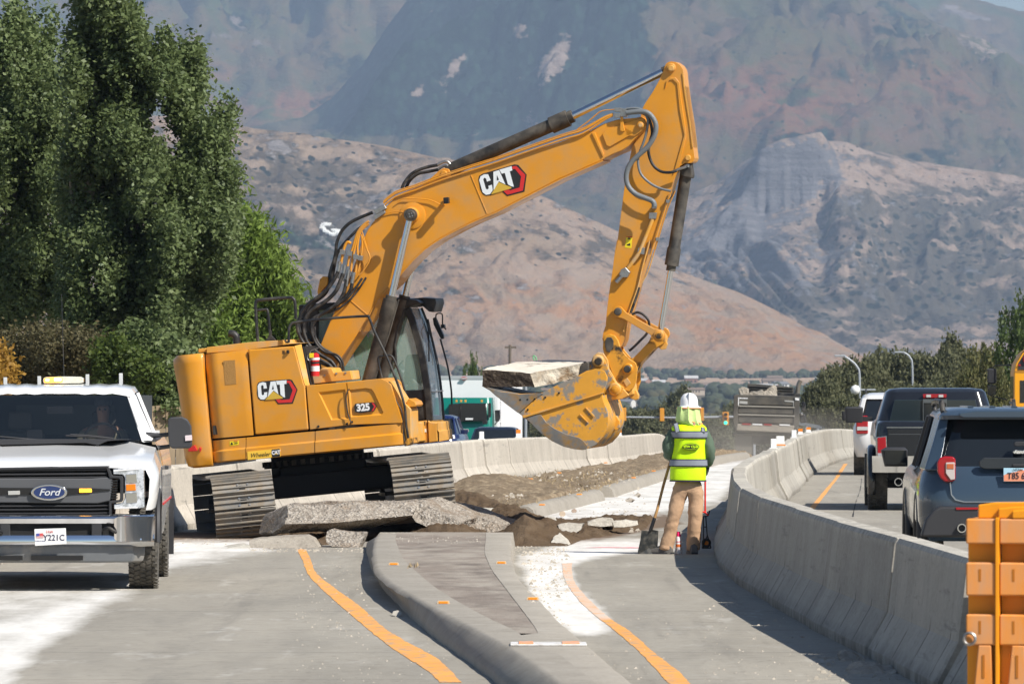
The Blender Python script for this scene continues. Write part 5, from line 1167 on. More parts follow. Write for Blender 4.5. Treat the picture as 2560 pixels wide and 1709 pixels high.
xt('safety_rail', Z1, [(900,715),(902,620),(920,585),(950,575),(1180,548),(1430,532),(1462,545),(1500,640),(1600,850),(1700,1120),(1722,1300),(1738,1400)], NB + .03, .017, m_blk, 8)
xt('safety_rail', Z1, [(1550,960),(1525,830),(1560,812),(1612,808),(1640,845),(1690,980),(1722,1095)], -.75, .015, m_blk, 8)
xt('step_cable', Z1, [(1600,990),(1650,1120),(1690,1200),(1700,1340),(1715,1425)], NB + .02, .008, m_rub, 5)
# ---- swing gear and undercarriage
TR = R(6); LT = at(621, 1348, 87.7)
def chassis(x, y, z=0):
    return Matrix.Translation(LT) @ Matrix.Rotation(-R(5.6), 4, 'Y') @ Matrix.Rotation(TR, 4, 'Z') @ Matrix.Translation((x, y, z))
TO = Matrix.Translation((-O_.x, -O_.y, 0))
CM = TO @ chassis(1.17, 2.33)
MB().lathe([(.72, .86), (.72, .94), (.62, .95), (.62, 1.08), (.70, 1.09), (.70, 1.20)], 40).build('swing_gear', m_dark, ex, CM, sm=30)
mb = MB()
for k in range(36): t = k / 36 * 6.283; mb.box((-.03, -.03, .88), (.03, .03, .95), mat=Matrix.Rotation(t, 4, 'Z') @ Matrix.Translation((.71, 0, 0)))
mb.build('ring_bolts', m_blkd, ex, CM, kind='stuff')
MB().box((-.58, -.75, .50), (.58, .75, .88)).build('carbody', m_dark, ex, CM, bevel=.04)
for s in (-1, 1): MB().box((-1.0, s * .75 - .16, .46), (1.0, s * .75 + .16, .76)).build('cross_member', m_dark, ex, CM, bevel=.03)
MB().box((-1.05, -.9, .50), (1.05, -.70, .76)).build('cross_member', m_dark, ex, CM, bevel=.02)
# shoes
shm = MB(); SW, PI_ = .79, .190
shm.box((-SW/2, -PI_/2 + .004, -.004), (SW/2, PI_/2 - .004, .014))
for yy, h in ((-PI_/2 + .02, .046), (0, .040), (PI_/2 - .02, .046)):
    shm.prism([(yy - .013, .014), (yy + .013, .014), (yy + .007, h), (yy - .007, h)], -SW/2, SW/2, ax=0)
for xx in (-.085, .045):
    for yy in (-.045, .045):
        shm.cyl((xx + .02, yy, .012), (xx + .02, yy, .026), .014, 6, 1)
shm.box((-.05, -.03, .0143), (.03, .030, .0165), 2)
shoe_me = shm.mesh('track_shoe', [m_shoe, m_stl, m_dark])
def track(x):
    rr_, half = .385, 1.90; n_ = 0; per = 4 * half + 2 * math.pi * rr_; N_ = int(round(per / PI_)); step = per / N_
    for k in range(N_):
        s_ = (k + .5) * step
        if s_ < 2 * half: y, z, a = -half + s_, 0.0, 0.0
        elif s_ < 2 * half + math.pi * rr_: a = (s_ - 2 * half) / rr_; y, z = half + math.sin(a) * rr_, rr_ - math.cos(a) * rr_
        elif s_ < 4 * half + math.pi * rr_: y, z, a = half - (s_ - 2 * half - math.pi * rr_), 2 * rr_, math.pi
        else: a = math.pi + (s_ - 4 * half - math.pi * rr_) / rr_; y, z = -half + math.sin(a) * rr_, rr_ - math.cos(a) * rr_
        zs = .05 + z + (-.02 * math.sin(math.pi * (y + half) / (2 * half)) if (z > .7) else 0)
        M = TO @ chassis(x, 2.33) @ Matrix.Translation((0, y, zs)) @ Matrix.Rotation(a + math.pi, 4, 'X')
        o = link('track_shoe', shoe_me, ex, M)
    M = TO @ chassis(x, 2.33)
    mb = MB()
    for zc, yc, r_ in ((rr_ + .05, -half, .30), (rr_ + .05, half, .30)):
        for xx in (-.1, .06): mb.lathe([(.05, xx), (r_, xx), (r_, xx + .04), (.05, xx + .04)], 26, 0, (0, yc, zc), ax=0)
        mb.lathe([(.02, -.22), (.10, -.22), (.13, -.12), (.13, .12), (.10, .22), (.02, .22)], 20, 0, (0, yc, zc), ax=0)
    mb.build('drive_sprocket', m_blkd, ex, M, sm=35)
    MB().prism([(-1.75, .22), (1.75, .22), (1.7, .56), (-1.7, .56)], -.17, .17, ax=0).build('track_frame', m_blkd, ex, M, bevel=.02)
    for k in range(7):
        MB().lathe([(.02, -.14), (.085, -.14), (.085, .14), (.02, .14)], 14, 0, (0, -1.5 + k * .5, .17), ax=0).build('track_roller', m_blkd, ex, M, sm=35)
    MB().lathe([(.02, -.12), (.07, -.12), (.07, .12), (.02, .12)], 14, 0, (0, .3, .70), ax=0).build('track_roller', m_blkd, ex, M, sm=35)
    mb = MB()
    for zz in (.10, .745): mb.box((-.09, -1.9, zz - .04), (-.04, 1.9, zz + .04)); mb.box((.04, -1.9, zz - .04), (.09, 1.9, zz + .04))
    mb.build('track_chain', m_blkd, ex, M)
    MB().box((-.36, -.5, .36), (-.17, .5, .40)).build('step_plate', m_blkd, ex, M)
track(0); track(2.33)

# ---- lettering
def text(name, s, size, m, parent, M, off=.0, shear=0, sx=1.0, ext=.001, align='CENTER', space=1.0):
    c = bpy.data.curves.new('t', 'FONT'); c.body = s; c.size = size; c.offset = off; c.extrude = ext; c.shear = shear; c.align_x = align; c.align_y = 'CENTER'; c.space_character = space; c.resolution_u = 3
    t = bpy.data.objects.new('t', c); COL.objects.link(t); bpy.context.view_layer.update()
    me = bpy.data.meshes.new_from_object(t.evaluated_get(bpy.context.evaluated_depsgraph_get())); bpy.data.objects.remove(t); me.name = name
    me.materials.clear(); me.materials.append(m)
    me.transform(Matrix.Diagonal((sx, 1, 1, 1)))
    o = bpy.data.objects.new(name, me); COL.objects.link(o); o.parent = parent; o.matrix_local = M; return o
UP = Matrix.Rotation(R(90), 4, 'X')
m_logo_w = mat('logo_silver_white', (.78, .82, .84), .35); m_gold = mat('logo_gold', (.62, .40, .05), .35); m_logo_k = mat('logo_black', (.02, .02, .022), .4); m_logo_r = mat('logo_red', (.62, .03, .03), .35)
LG = {'emblem_ground': (m_logo_k, 0, [(912,500),(926,472),(960,460),(1270,436),(1304,448),(1364,555),(1312,708),(1145,716),(1098,652),(1000,674),(955,672),(925,650),(910,600)]),
      'red_hexagon': (m_logo_r, 1, [(1245,450),(1285,455),(1352,555),(1300,695),(1150,703),(1120,662),(1165,655),(1185,668),(1275,660),(1310,560),(1268,480),(1245,478)]),
      'letter_c': (m_logo_w, 1, [(1022,538),(985,542),(984,512),(968,500),(955,514),(962,606),(974,616),(990,608),(990,584),(1026,580),(1022,634),(990,664),(952,662),(926,632),(917,512),(936,480),(975,468),(1010,476)]),
      'letter_a': (m_logo_w, 1, [(1062,464),(1118,458),(1150,604),(1096,562),(1030,636),(1038,600)]),
      'letter_t': (m_logo_w, 1, [(1122,456),(1241,447),(1240,488),(1214,491),(1224,642),(1200,632),(1174,608),(1166,496),(1136,498)]),
      'gold_triangle': (m_gold, 2, [(1093,570),(1200,642),(1196,652),(1000,668)])}
def logo(parent, f, bsurf, base_M, thick=.004):
    root = None
    for nm, (m, lv, pts) in LG.items():
        q = [f(*E(BZ, x, y, NB)) for x, y in pts]
        o = MB().prism(q, bsurf - thick * (lv + 1), bsurf).build(nm, m, root or parent, None if root else base_M)
        if root is None: root = o; o.name = 'maker_emblem'
    q = [f(*E(BZ, x, y, NB)) for x, y in [(1090,500),(1100,548),(1078,552)]]
    MB().prism(q, bsurf - thick * 2.3, bsurf).build('letter_gap', m_logo_k, root)
    return root
logo(ex, lambda u, v: (u, v), NB - .012, EXL)
lc = E(BZ, 1137, 575, NB); bc = E(V_ if False else (lambda x, y: (x * 1.08982, y * 1.08982)), 1155, 417, B0)
def tr_logo(ang, s, c):
    a = R(ang)
    return lambda u, v: (c[0] + s * ((u - lc[0]) * math.cos(a) - (v - lc[1]) * math.sin(a)), c[1] + s * ((u - lc[0]) * math.sin(a) + (v - lc[1]) * math.cos(a)))
logo(ex, tr_logo(11.5, 1.19, bc), B0, EXL)
# dealer plate
pw = [(798,1246),(1166,1210),(1170,1302),(804,1340)]
dp = xp('dealer_plate', BZ, pw, NB - .036, NB - .024, mat('plate_yellow', (.95, .58, .06), .4), 0)
kq = [E(BZ, *p, NB - .036) for p in [(1072,1223),(1162,1214),(1166,1300),(1078,1308)]]; MB().prism(kq, NB - .040, NB - .030).build('black_square', m_logo_k, dp)
c_ = EV(BZ, 940, 1284, NB - .038); text('dealer_name', 'Wheeler', .078, m_label_k, dp, Matrix.Translation(c_) @ UP, shear=.35, sx=.95)
c_ = EV(BZ, 1120, 1258, NB - .041); text('maker_name', 'CAT', .068, m_wht, dp, Matrix.Translation(c_) @ UP, off=.004, sx=.85)
tq = [E(BZ, *p, NB - .042) for p in [(1100,1280),(1120,1262),(1142,1278)]]; MB().prism(tq, NB - .043, NB - .038).build('gold_triangle', m_gold, dp)
# model number 325
mq = [E(Z1, *p, NB - .01) for p in [(1358,1160),(1366,1142),(1480,1132),(1496,1134),(1514,1162),(1494,1196),(1400,1208),(1362,1200)]]
mo = MB().prism(mq, NB - .022 + .01, NB + .02).build('model_number', m_logo_k, ex, EXL)
rq = [E(Z1, *p, NB - .02) for p in [(1478,1136),(1494,1138),(1508,1162),(1490,1192),(1478,1194),(1496,1162)]]; MB().prism(rq, NB - .016, NB - .01).build('red_chevron', m_logo_r, mo)
c_ = EV(Z1, 1420, 1170, NB - .015); text('digits', '325', .125, m_wht, mo, Matrix.Translation(c_) @ UP, off=.006, sx=.95)

# ---- the slab held in the bucket: a thing of its own
def slab():
    import bmesh
    L0 = at(*Z4(65,905), 88.05); nb = -.62
    top = {'a': EV(Z4, 66, 905, -.62), 'b': EV(Z4, 405, 930, -.64), 'c': EV(Z4, 770, 862, -.40), 'd': EV(Z4, 800, 845, .35), 'e': EV(Z4, 560, 838, .55), 'f': EV(Z4, 330, 852, .45)}
    bot = {'a': EV(Z4, 74, 1022, -.60), 'b': EV(Z4, 440, 1032, -.62), 'c': EV(Z4, 735, 965, -.38), 'd': EV(Z4, 800, 940, .35), 'e': EV(Z4, 560, 960, .55), 'f': EV(Z4, 330, 985, .45)}
    b = bmesh.new(); k = 'abcdef'
    tv = [b.verts.new(EXM @ top[c]) for c in k]; bv = [b.verts.new(EXM @ bot[c]) for c in k]
    ft = b.faces.new(tv); fb = b.faces.new(bv[::-1]); sidef = []
    for i in range(6): sidef.append(b.faces.new((tv[i], bv[i], bv[(i+1) % 6], tv[(i+1) % 6])))
    for f in b.faces: f.material_index = 1
    ft.material_index = 0; sidef[0].material_index = 1; sidef[1].material_index = 2
    bmesh.ops.recalc_face_normals(b, faces=b.faces)
    for _ in range(5):
        bmesh.ops.subdivide_edges(b, edges=[e for e in b.edges if e.calc_length() > .05], cuts=1, use_grid_fill=True); bmesh.ops.triangulate(b, faces=[f for f in b.faces if len(f.verts) > 4])
    b.normal_update()
    co = np.array([v.co[:] for v in b.verts]); nz = fbm(co[:, 0] * 7 + co[:, 1] * 5, co[:, 2] * 9 + co[:, 1] * 3, 4) - .5
    for v, q in zip(b.verts, nz): v.co += v.normal * float(q) * (.02 if v.normal.z > .8 else .05)
    c = EXM @ bot['b']
    for v in b.verts: v.co -= c
    me = bpy.data.meshes.new('concrete_slab'); b.to_mesh(me); b.free()
    for m in (mat('slab_top_dusty', (.68, .63, .54), .9, var=.08, vs=3, dirt=(.16, .11, .075), dirt_amt=.22, ds=2.2, dsharp=.04), mat('slab_soil_face', (.05, .036, .026), .9, var=.3, vs=4, dirt=(.26, .21, .15), dirt_amt=.22, ds=14, bump=.02, bs=22),
              mat('slab_broken_face', (.68, .61, .49), .9, var=.1, vs=6, dirt=(.28, .19, .11), dirt_amt=.42, ds=5, bump=.02, bs=22)): me.materials.append(m)
    o = link('concrete_slab', me); o.location = c
    tag(o, 'slab of broken concrete with one dark earthy side, lying in the raised bucket', 'concrete slab')
slab()
b_ = EV(Z4, 730, 870, 0.0)
pad = xp('bucket_inner_back', Z4, [(745,960),(755,880),(800,850),(815,860),(815,930)], -.4, .60, m_blkd, .01)
# ================================================================== VEHICLES
class Tr:
    """builds parts of one thing in its own frame, tracing outlines where its planes are seen"""
    def __init__(s, root, M):
        s.M = M; s.root = root; s.L = Matrix.Translation(-Vector(root.location)) @ M
    def e(s, zf, x, y, b): p = ray_plane(*zf(x, y), s.M, b); return (p.x, p.z)
    def v(s, zf, x, y, b): return ray_plane(*zf(x, y), s.M, b)
    def p(s, name, zf, pts, b0, b1, m, bevel=.008, mirror=None, parent=None, **kw):
        q = [s.e(zf, x, y, b0) for x, y in pts]
        o = MB().prism(q, b0, b1).build(name, m, parent or s.root, None if parent else s.L, bevel=bevel, **kw)
        if mirror is not None:
            MB().prism([(2 * mirror - x, z) for x, z in q][::-1], b0, b1).build(name, m, parent or s.root, None if parent else s.L, bevel=bevel, **kw)
        return o
    def mb(s, name, mb, m, parent=None, **kw): return mb.build(name, m, parent or s.root, None if parent else s.L, **kw)
    def txt(s, name, t, size, m, pos, parent=None, off=.0, sx=1, shear=0):
        return text(name, t, size, m, parent or s.root, (Matrix.Identity(4) if parent else s.L) @ Matrix.Translation(pos) @ UP, off=off, sx=sx, shear=shear)
def rrect(z, w_, y0, y1, r, n=5, xc=0):
    pts = []
    for cx, cy_, a0 in ((w_ - r, y1 - r, 0), (-w_ + r, y1 - r, 90), (-w_ + r, y0 + r, 180), (w_ - r, y0 + r, 270)):
        for k in range(n + 1): a = R(a0 + 90 * k / n); pts.append((xc + cx + r * math.cos(a), cy_ + r * math.sin(a), z))
    return pts
def paint(name, c, rough=.25, **kw): return mat(name, c, rough, coat=.8, **kw)
m_tyre = mat('tyre_rubber', (.035, .034, .032), .8, dirt=(.19, .17, .14), dirt_amt=.42, ds=9, dsharp=.25)
m_rim = mat('alloy_rim', (.45, .45, .46), .3, metal=.9); m_carglass = mat('dark_car_glass', (.012, .015, .018), .04, spec=.8)
m_lampred = mat('red_lamp_glass', (.34, .008, .014), .12, coat=.5); m_clear = mat('clear_lamp_glass', (.75, .77, .8), .08, metal=.6); m_plas = mat('black_plastic', (.036, .036, .039), .5)
m_chrome = mat('chrome_trim', (.75, .76, .78), .10, metal=1.0); m_amber = mat('amber_lens', (.8, .22, .01), .2)
_wh = {}
def wheel_mesh(r, w_):
    k = (round(r, 2), round(w_, 2))
    if k not in _wh:
        mb = MB(); mb.lathe([(r * .62, -w_ / 2 + .01), (r * .80, -w_ / 2), (r * .93, -w_ / 2 + .008), (r * .985, -w_ * .40), (r, -w_ * .28), (r, w_ * .28), (r * .985, w_ * .40), (r * .93, w_ / 2 - .008), (r * .80, w_ / 2), (r * .62, w_ / 2 - .01)], 40, 0, ax=0)
        n = 44
        for i in range(n):
            for j, xx in enumerate((-.40, -.20, 0, .20, .40)):
                a = 2 * math.pi * (i + (.5 if j % 2 else 0)) / n; hw = w_ * .085; dr = .012
                M_ = Matrix.Rotation(a, 4, 'X') @ Matrix.Translation((xx * w_, 0, r - .004)) @ Matrix.Rotation(.35 * (1 if j % 2 else -1), 4, 'Z')
                mb.box((-hw, -r * .045, 0), (hw, r * .045, dr), mat=M_)
        t = mb.mesh('tyre', m_tyre, 40)
        mb = MB(); mb.lathe([(0, -w_ * .30), (r * .16, -w_ * .34), (r * .2, -w_ * .2), (r * .55, -w_ * .26), (r * .64, -w_ * .46), (r * .66, -w_ * .44), (r * .66, w_ * .4), (r * .2, w_ * .2), (0, w_ * .25)], 28, 0, ax=0)
        for i in range(6): mb.box((-w_ * .40, -.03, r * .15), (-w_ * .3, .03, r * .6), mat=Matrix.Rotation(i * 1.0472, 4, 'X'))
        _wh[k] = (t, mb.mesh('rim', m_rim, 40))
    return _wh[k]
def wheel(root, L, x, y, r, w_, flip=False):
    t, ri = wheel_mesh(r, w_); M = L @ Matrix.Translation((x, y, r)) @ (Matrix.Rotation(math.pi, 4, 'Z') if flip else Matrix.Identity(4))
    o = bpy.data.objects.new('wheel', None); COL.objects.link(o); o.parent = root; o.matrix_local = M; o.empty_display_size = .1
    link('tyre', t, o); link('rim', ri, o)
def frame(X, D, yaw, label, cat, name, z=None, group=None):
    z = gz1(X, D) if z is None else z
    root = thing(name, label, cat, (X, D, z), 0, group); return Tr(root, Matrix.Translation((X, D, z)) @ Matrix.Rotation(yaw, 4, 'Z'))
def stack(T_, name, secs, m, sm=40, cap=True, **kw):
    mb = MB(); mb.loft([rrect(z, w_, y0, y1, r) for z, w_, y0, y1, r in secs], close=True, cap=cap); return T_.mb(name, mb, m, sm=sm, **kw)
def simple_car(T_, col, L_=4.7, W=.92, H=1.45, belt=.95, hood=.85, tail=.95, fr=(1.25, 1.95), rr=(.3, .9), wr=.33, rear=True, suv=False, details=True):
    """y=0 is the end that faces the camera; rear=True when that end is the tail"""
    pm = paint('car_paint', col)
    e0, e1 = (tail, hood) if rear else (hood, tail)
    a0, a1 = (rr, fr) if rear else (fr, rr)      # base and top setback of the glasshouse at the near end, then the far end
    stack(T_, 'body', [(.30, W * .90, .12, L_ - .12, .25), (.38, W * .97, .03, L_ - .03, .28), (.60, W, 0, L_, .30), (min(e0, e1) - .12, W, .02, L_ - .02, .3), (min(e0, e1), W * .96, .07, L_ - .08, .3)], pm)
    if suv or True:
        y0b = .05 if e0 > min(e0, e1) + .02 else a0[0] - .15; y1b = L_ - .05 if e1 > min(e0, e1) + .02 else L_ - a1[0] + .15
        stack(T_, 'upper_body', [(min(e0, e1) - .05, W * .98, y0b, y1b, .25), (belt, W * .93, y0b + .06, y1b - .06, .25), (belt + .03, W * .86, a0[0], L_ - a1[0], .2)], pm)
    stack(T_, 'glasshouse', [(belt + .0, W * .87, a0[0] - .02, L_ - a1[0] + .02, .18), (H - .10, W * .72, a0[1], L_ - a1[1], .18), (H - .04, W * .69, a0[1] + .05, L_ - a1[1] - .05, .18)], m_carglass)
    stack(T_, 'roof', [(H - .10, W * .735, a0[1] - .01, L_ - a1[1] + .01, .18), (H - .04, W * .70, a0[1] + .04, L_ - a1[1] - .04, .18), (H, W * .55, a0[1] + .2, L_ - a1[1] - .2, .18)], pm)
    for sx in (-1, 1):
        for (b_, t_, sg) in ((a0[0], a0[1], 1), (L_ - a1[0], L_ - a1[1], -1)):
            T_.mb('pillar', MB().tube([(sx * (W * .865 - .03), b_ + sg * .04, belt - .02), (sx * (W * .725 - .02), t_ + sg * .03, H - .08)], .035, 6), pm, sm=60)
        T_.mb('pillar', MB().tube([(sx * (W * .87), L_ * .5, belt), (sx * (W * .73), L_ * .5, H - .08)], .03, 6), pm, sm=60)
        for y_ in (.85, L_ - .9): wheel(T_.root, T_.L, sx * (W - .10), y_, wr, .22, sx > 0)
        ym = L_ - a1[0] - .35 if rear else a0[0] + .35
        T_.mb('door_mirror', MB().loft([rrect(belt + .02, .10, ym - .05, ym + .05, .03, 3, sx * (W + .06)), rrect(belt + .14, .11, ym - .06, ym + .05, .03, 3, sx * (W + .07))], close=True), pm, bevel=.01)
        if rear: T_.mb('tail_lamp', MB().box((sx * W * .72 - .17, -.015, .70), (sx * W * .72 + .17, .12, .86)), m_lampred, bevel=.02)
        else: T_.mb('headlight', MB().box((sx * W * .70 - .18, -.015, .58), (sx * W * .70 + .18, .2, .70)), m_clear, bevel=.02)
    T_.mb('bumper', MB().loft([rrect(.28, W * .9, -.02, .25, .1), rrect(.50, W * .96, -.05, .3, .12)], close=True), m_plas if not rear else pm, bevel=.02)
    if not rear: T_.mb('grille', MB().box((-.42, -.03, .44), (.42, .1, .62)), m_plas, bevel=.02)
    T_.mb('number_plate', MB().box((-.16, -.065, .40 if not rear else .60), (.16, .0, .52 if not rear else .72)), m_wht)
    return pm
# ---------------------------------------------------------------- white pickup on the left
T1 = frame(-4.43, 65.5, R(1.8), 'white pickup truck facing the camera with amber roof beacon lit', 'pickup truck', 'pickup_truck')
m_fw = paint('white_truck_paint', (.83, .83, .82), .22)
def half(ring): return [(-x, y, z) for x, y, z in ring[::-1]][:-1] + ring if False else [(-x, y, z) for x, y, z in ring[::-1]] + ring
def hs(y, pts): return [(-x, y, z) for x, z in pts] + [(x, y, z) for x, z in pts[::-1]]
def hs_(y, pts): # pts from the bottom outwards and up to the middle
    r = [(x, y, z) for x, z in pts]; l = [(-x, y, z) for x, z in pts[::-1]]; return r + (l[1:] if pts[-1][0] == 0 else l)
fr_ = [hs_(.03, [(.90,.78),(.93,.90),(.94,1.08),(.90,1.165),(.62,1.185),(.5,1.19),(0,1.20)]),
       hs_(.12, [(.95,.78),(.98,.92),(.985,1.10),(.93,1.20),(.64,1.235),(.5,1.225),(0,1.235)]),
       hs_(.40, [(.99,.80),(1.015,.95),(1.02,1.13),(.96,1.26),(.66,1.30),(.52,1.28),(0,1.29)]),
       hs_(.58, [(1.0,.98),(1.025,1.02),(1.02,1.15),(.965,1.28),(.67,1.325),(.52,1.30),(0,1.315)]),
       hs_(.97, [(1.0,1.02),(1.025,1.06),(1.02,1.18),(.965,1.32),(.68,1.37),(.53,1.345),(0,1.36)]),
       hs_(1.36, [(1.0,.96),(1.025,1.0),(1.02,1.20),(.965,1.35),(.69,1.41),(.54,1.38),(0,1.395)]),
       hs_(1.50, [(1.0,.50),(1.02,.90),(1.02,1.21),(.965,1.37),(.70,1.43),(.54,1.40),(0,1.41)])]
T1.mb('front_body', MB().loft(fr_), m_fw, sm=40)
cabr = []
for y_, zr_, wr_ in ((1.50, 1.43, .93), (1.58, 1.44, .93)):
    cabr.append(hs_(y_, [(1.0,.48),(1.03,.80),(1.03,1.18),(.99,1.36),(.95,1.43),(.9,1.44),(0,1.44)]))
for y_ in (3.9, 4.0, 5.95): cabr.append(hs_(y_, [(1.0,.50 if y_ < 4 else .62),(1.035,.80),(1.035,1.18),(1.0,1.38),(.96,1.44),(.9,1.45),(0,1.45)]))
T1.mb('cab_body', MB().loft(cabr), m_fw, sm=40)
# glasshouse
ws_b, ws_t = [(-.84,1.46,1.43),(.84,1.46,1.43)], [(-.66,2.22,1.885),(.66,2.22,1.885)]
m_lin = mat('cab_lining', (.05, .055, .06), .8); T1.mb('cab_back_wall', MB().box((-.88, 3.78, .9), (.88, 3.84, 1.88)), m_lin); T1.mb('rear_cab_window', MB().box((-.5, 3.76, 1.48), (.5, 3.785, 1.78)), mat('tinted_rear_window', (.10, .12, .12), .2))
T1.mb('roof_lining', MB().box((-.66, 2.3, 1.86), (.66, 3.75, 1.88)), m_lin)
for x_ in (-.42, .42):
    T1.mb('seat', MB().box((x_ - .25, 2.68, .9), (x_ + .25, 2.80, 1.52)), mat('seat_grey', (.09, .09, .085), .8) if x_ < 0 else bpy.data.materials['seat_grey'], bevel=.04); T1.mb('headrest', MB().box((x_ - .12, 2.72, 1.54), (x_ + .12, 2.80, 1.72)), bpy.data.materials['seat_grey'], bevel=.03)
T1.mb('rear_view_mirror', MB().box((-.13, 2.1, 1.70), (.13, 2.13, 1.77)), m_plas, bevel=.01); T1.mb('dash_device', MB().box((-.32, 1.75, 1.44), (-.16, 1.80, 1.54)), m_plas, bevel=.01)
T1.mb('dashboard', MB().prism([(1.5,1.3),(1.55,1.42),(1.95,1.44),(2.1,1.3)], -.8, .8, ax=0), m_plas, bevel=.02)
mb = MB(); rings = []
for k in range(9):
    t = k / 8; a = -1 + 2 * t; bow = -.10 * (1 - a * a); rings.append([(.84 * a, 1.50 + bow, 1.42), (.76 * a, 1.84 + bow * .9, 1.65), (.665 * a, 2.20 + bow * .7, 1.885)])
mb.loft(rings); T1.mb('windscreen', mb, mat('windscreen_dark', (.010, .014, .018), .04, alpha=.60, spec=1.0), sm=60)
for s in (-1, 1):
    T1.mb('windscreen_post', MB().loft([[(s*.83,1.46,1.42),(s*.93,1.60,1.42),(s*.95,1.66,1.43),(s*.86,1.56,1.42)], [(s*.74,1.86,1.66),(s*.82,1.98,1.66),(s*.85,2.05,1.66),(s*.77,1.94,1.66)], [(s*.655,2.20,1.89),(s*.72,2.32,1.90),(s*.75,2.40,1.89),(s*.68,2.3,1.89)]], close=True), m_fw, bevel=.01, sm=50)
    T1.mb('side_window', MB().loft([[(s*.93,1.75,1.45),(s*.93,2.75,1.45)], [(s*.74,2.42,1.88),(s*.74,2.75,1.89)]]), m_carglass)
    T1.mb('side_window', MB().loft([[(s*.935,2.82,1.45),(s*.935,3.55,1.45)], [(s*.745,2.82,1.89),(s*.745,3.40,1.88)]]), m_carglass)
    T1.mb('door_post', MB().tube([(s*.935,2.78,1.44),(s*.745,2.78,1.90)], .035, 6), m_fw)
    T1.mb('rear_post', MB().loft([[(s*.94,3.5,1.44),(s*.94,3.88,1.44),(s*.86,3.88,1.44)], [(s*.75,3.35,1.90),(s*.75,3.75,1.90),(s*.66,3.75,1.90)]], close=True), m_fw)
    T1.mb('window_reveal', MB().tube([(s*.95,1.62,1.44),(s*.955,3.9,1.45)], .02, 6), m_plas)
    T1.mb('door_handle', MB().box((s*1.04 - .02, 2.55, 1.14), (s*1.04 + .03, 2.72, 1.18)), m_plas, bevel=.01)
    T1.mb('body_stripe', MB().box((s*1.036 - .004, 1.7, .80), (s*1.036 + .004, 5.9, .82)), m_red)
    wheel(T1.root, T1.L, s*.86, .97, .41, .285, s > 0); wheel(T1.root, T1.L, s*.88, 5.03, .41, .285, s > 0)
    T1.mb('wheel_arch_lining', MB().tube([(s*1.0, .97 + .50 * math.cos(a), .46 + .50 * math.sin(a)) for a in [k * math.pi / 14 for k in range(15)]], .03, 6), m_plas, sm=50)
    T1.mb('mud_flap', MB().box((s*.80, 5.5, .22) if s > 0 else (-1.06, 5.5, .22), (1.07, 5.52, .80) if s > 0 else (-.80, 5.52, .80)), m_plas)
T1.mb('cab_floor_pan', MB().box((-.95, .9, .36), (.95, 5.8, .60)), m_dark)
rf = []
for y_, h_, w_ in ((2.18,1.885,.69),(2.24,1.93,.70),(2.5,1.965,.71),(3.2,1.985,.72),(3.7,1.965,.72),(3.82,1.90,.70)):
    pts = [(w_ + .03, h_ - .06), (w_, h_ - .015), (w_ - .08, h_)] + [(w_ - .08 - k * .09 + (.0), h_ + (.014 if k % 2 else .004)) for k in range(1, 6)] + [(0, h_ + .012)]
    rf.append(hs_(y_, pts))
T1.mb('roof', MB().loft(rf), m_fw, sm=35)
# grille and lights, traced on the nose
GR = .0
T1.p('grille_back', Z5, [(-80,712),(712,690),(735,710),(735,1012),(-80,1022)], .05, .10, m_dark, 0)
T1.p('grille_bar', Z5, [(-80,772),(600,772),(700,765),(735,770),(738,800),(720,918),(640,935),(-80,930)], -.01, .06, mat('grille_grey', (.095, .098, .105), .45), .012)
T1.p('grille_slot', Z5, [(-80,832),(600,836),(720,842),(720,850),(600,862),(440,880),(-80,878)], -.02, .0, m_dark, 0)
for y_ in (712, 738, 762): T1.p('grille_slat', Z5, [(-80,y_+4),(560,y_-2),(690,y_-4),(705,y_),(690,y_+8),(-80,y_+14)], .0, .06, m_plas, .004)
for y_ in (948, 972, 996): T1.p('grille_slat', Z5, [(-80,y_),(600,y_-2),(715,y_-4),(715,y_+4),(600,y_+8),(-80,y_+10)], .0, .06, m_plas, .004)
T1.p('grille_surround', Z5, [(-80,704),(706,690),(735,752),(800,756),(806,770),(806,910),(795,925),(728,935),(728,1012),(712,1012),(712,918),(780,912),(784,900),(784,780),(775,772),(716,770),(695,706),(-80,718)], -.02, .06, m_plas, .006)
for k in range(8): T1.p('side_vent', Z5, [(724,784+k*16),(768,782+k*16),(768,790+k*16),(724,792+k*16)], -.01, .04, m_dark, 0)
hl = T1.p('headlight', Z5, [(738,712),(905,700),(938,706),(944,960),(930,966),(745,972),(742,940),(800,930),(815,900),(815,765),(800,748),(740,745)], .0, .09, mat('headlight_lens', (.50, .53, .56), .08, metal=.45, coat=1.0, dirt=(.9,.92,.95), dirt_amt=.42, ds=16), .01)
T1.p('reflector_bowl', Z5, [(822,745),(892,740),(896,800),(826,804)], -.006, .0, m_chrome, .01, parent=hl); T1.p('reflector_bowl', Z5, [(822,868),(894,864),(896,930),(826,934)], -.006, .0, m_chrome, .01, parent=hl)
T1.p('amber_marker', Z5, [(822,812),(885,808),(888,850),(824,854)], -.008, .0, m_amber, .006, parent=hl); T1.p('light_strip', Z5, [(742,716),(905,704),(906,714),(742,727)], -.006, .0, m_wht, 0, parent=hl); T1.p('light_strip', Z5, [(748,960),(900,956),(900,966),(748,970)], -.006, .0, m_wht, 0, parent=hl)
for ch in list(hl.children): ch.matrix_local = Matrix.Identity(4)
T1.p('headlight_edge', Z5, [(905,700),(938,704),(946,962),(915,966)], .01, .3, mat('smoky_lens', (.12,.15,.18), .1, coat=1), .01)
def oval(cx, cy_, rx_, ry, n=36): return [(cx + rx_ * math.cos(k * 2 * math.pi / n), cy_ + ry * math.sin(k * 2 * math.pi / n)) for k in range(n)]
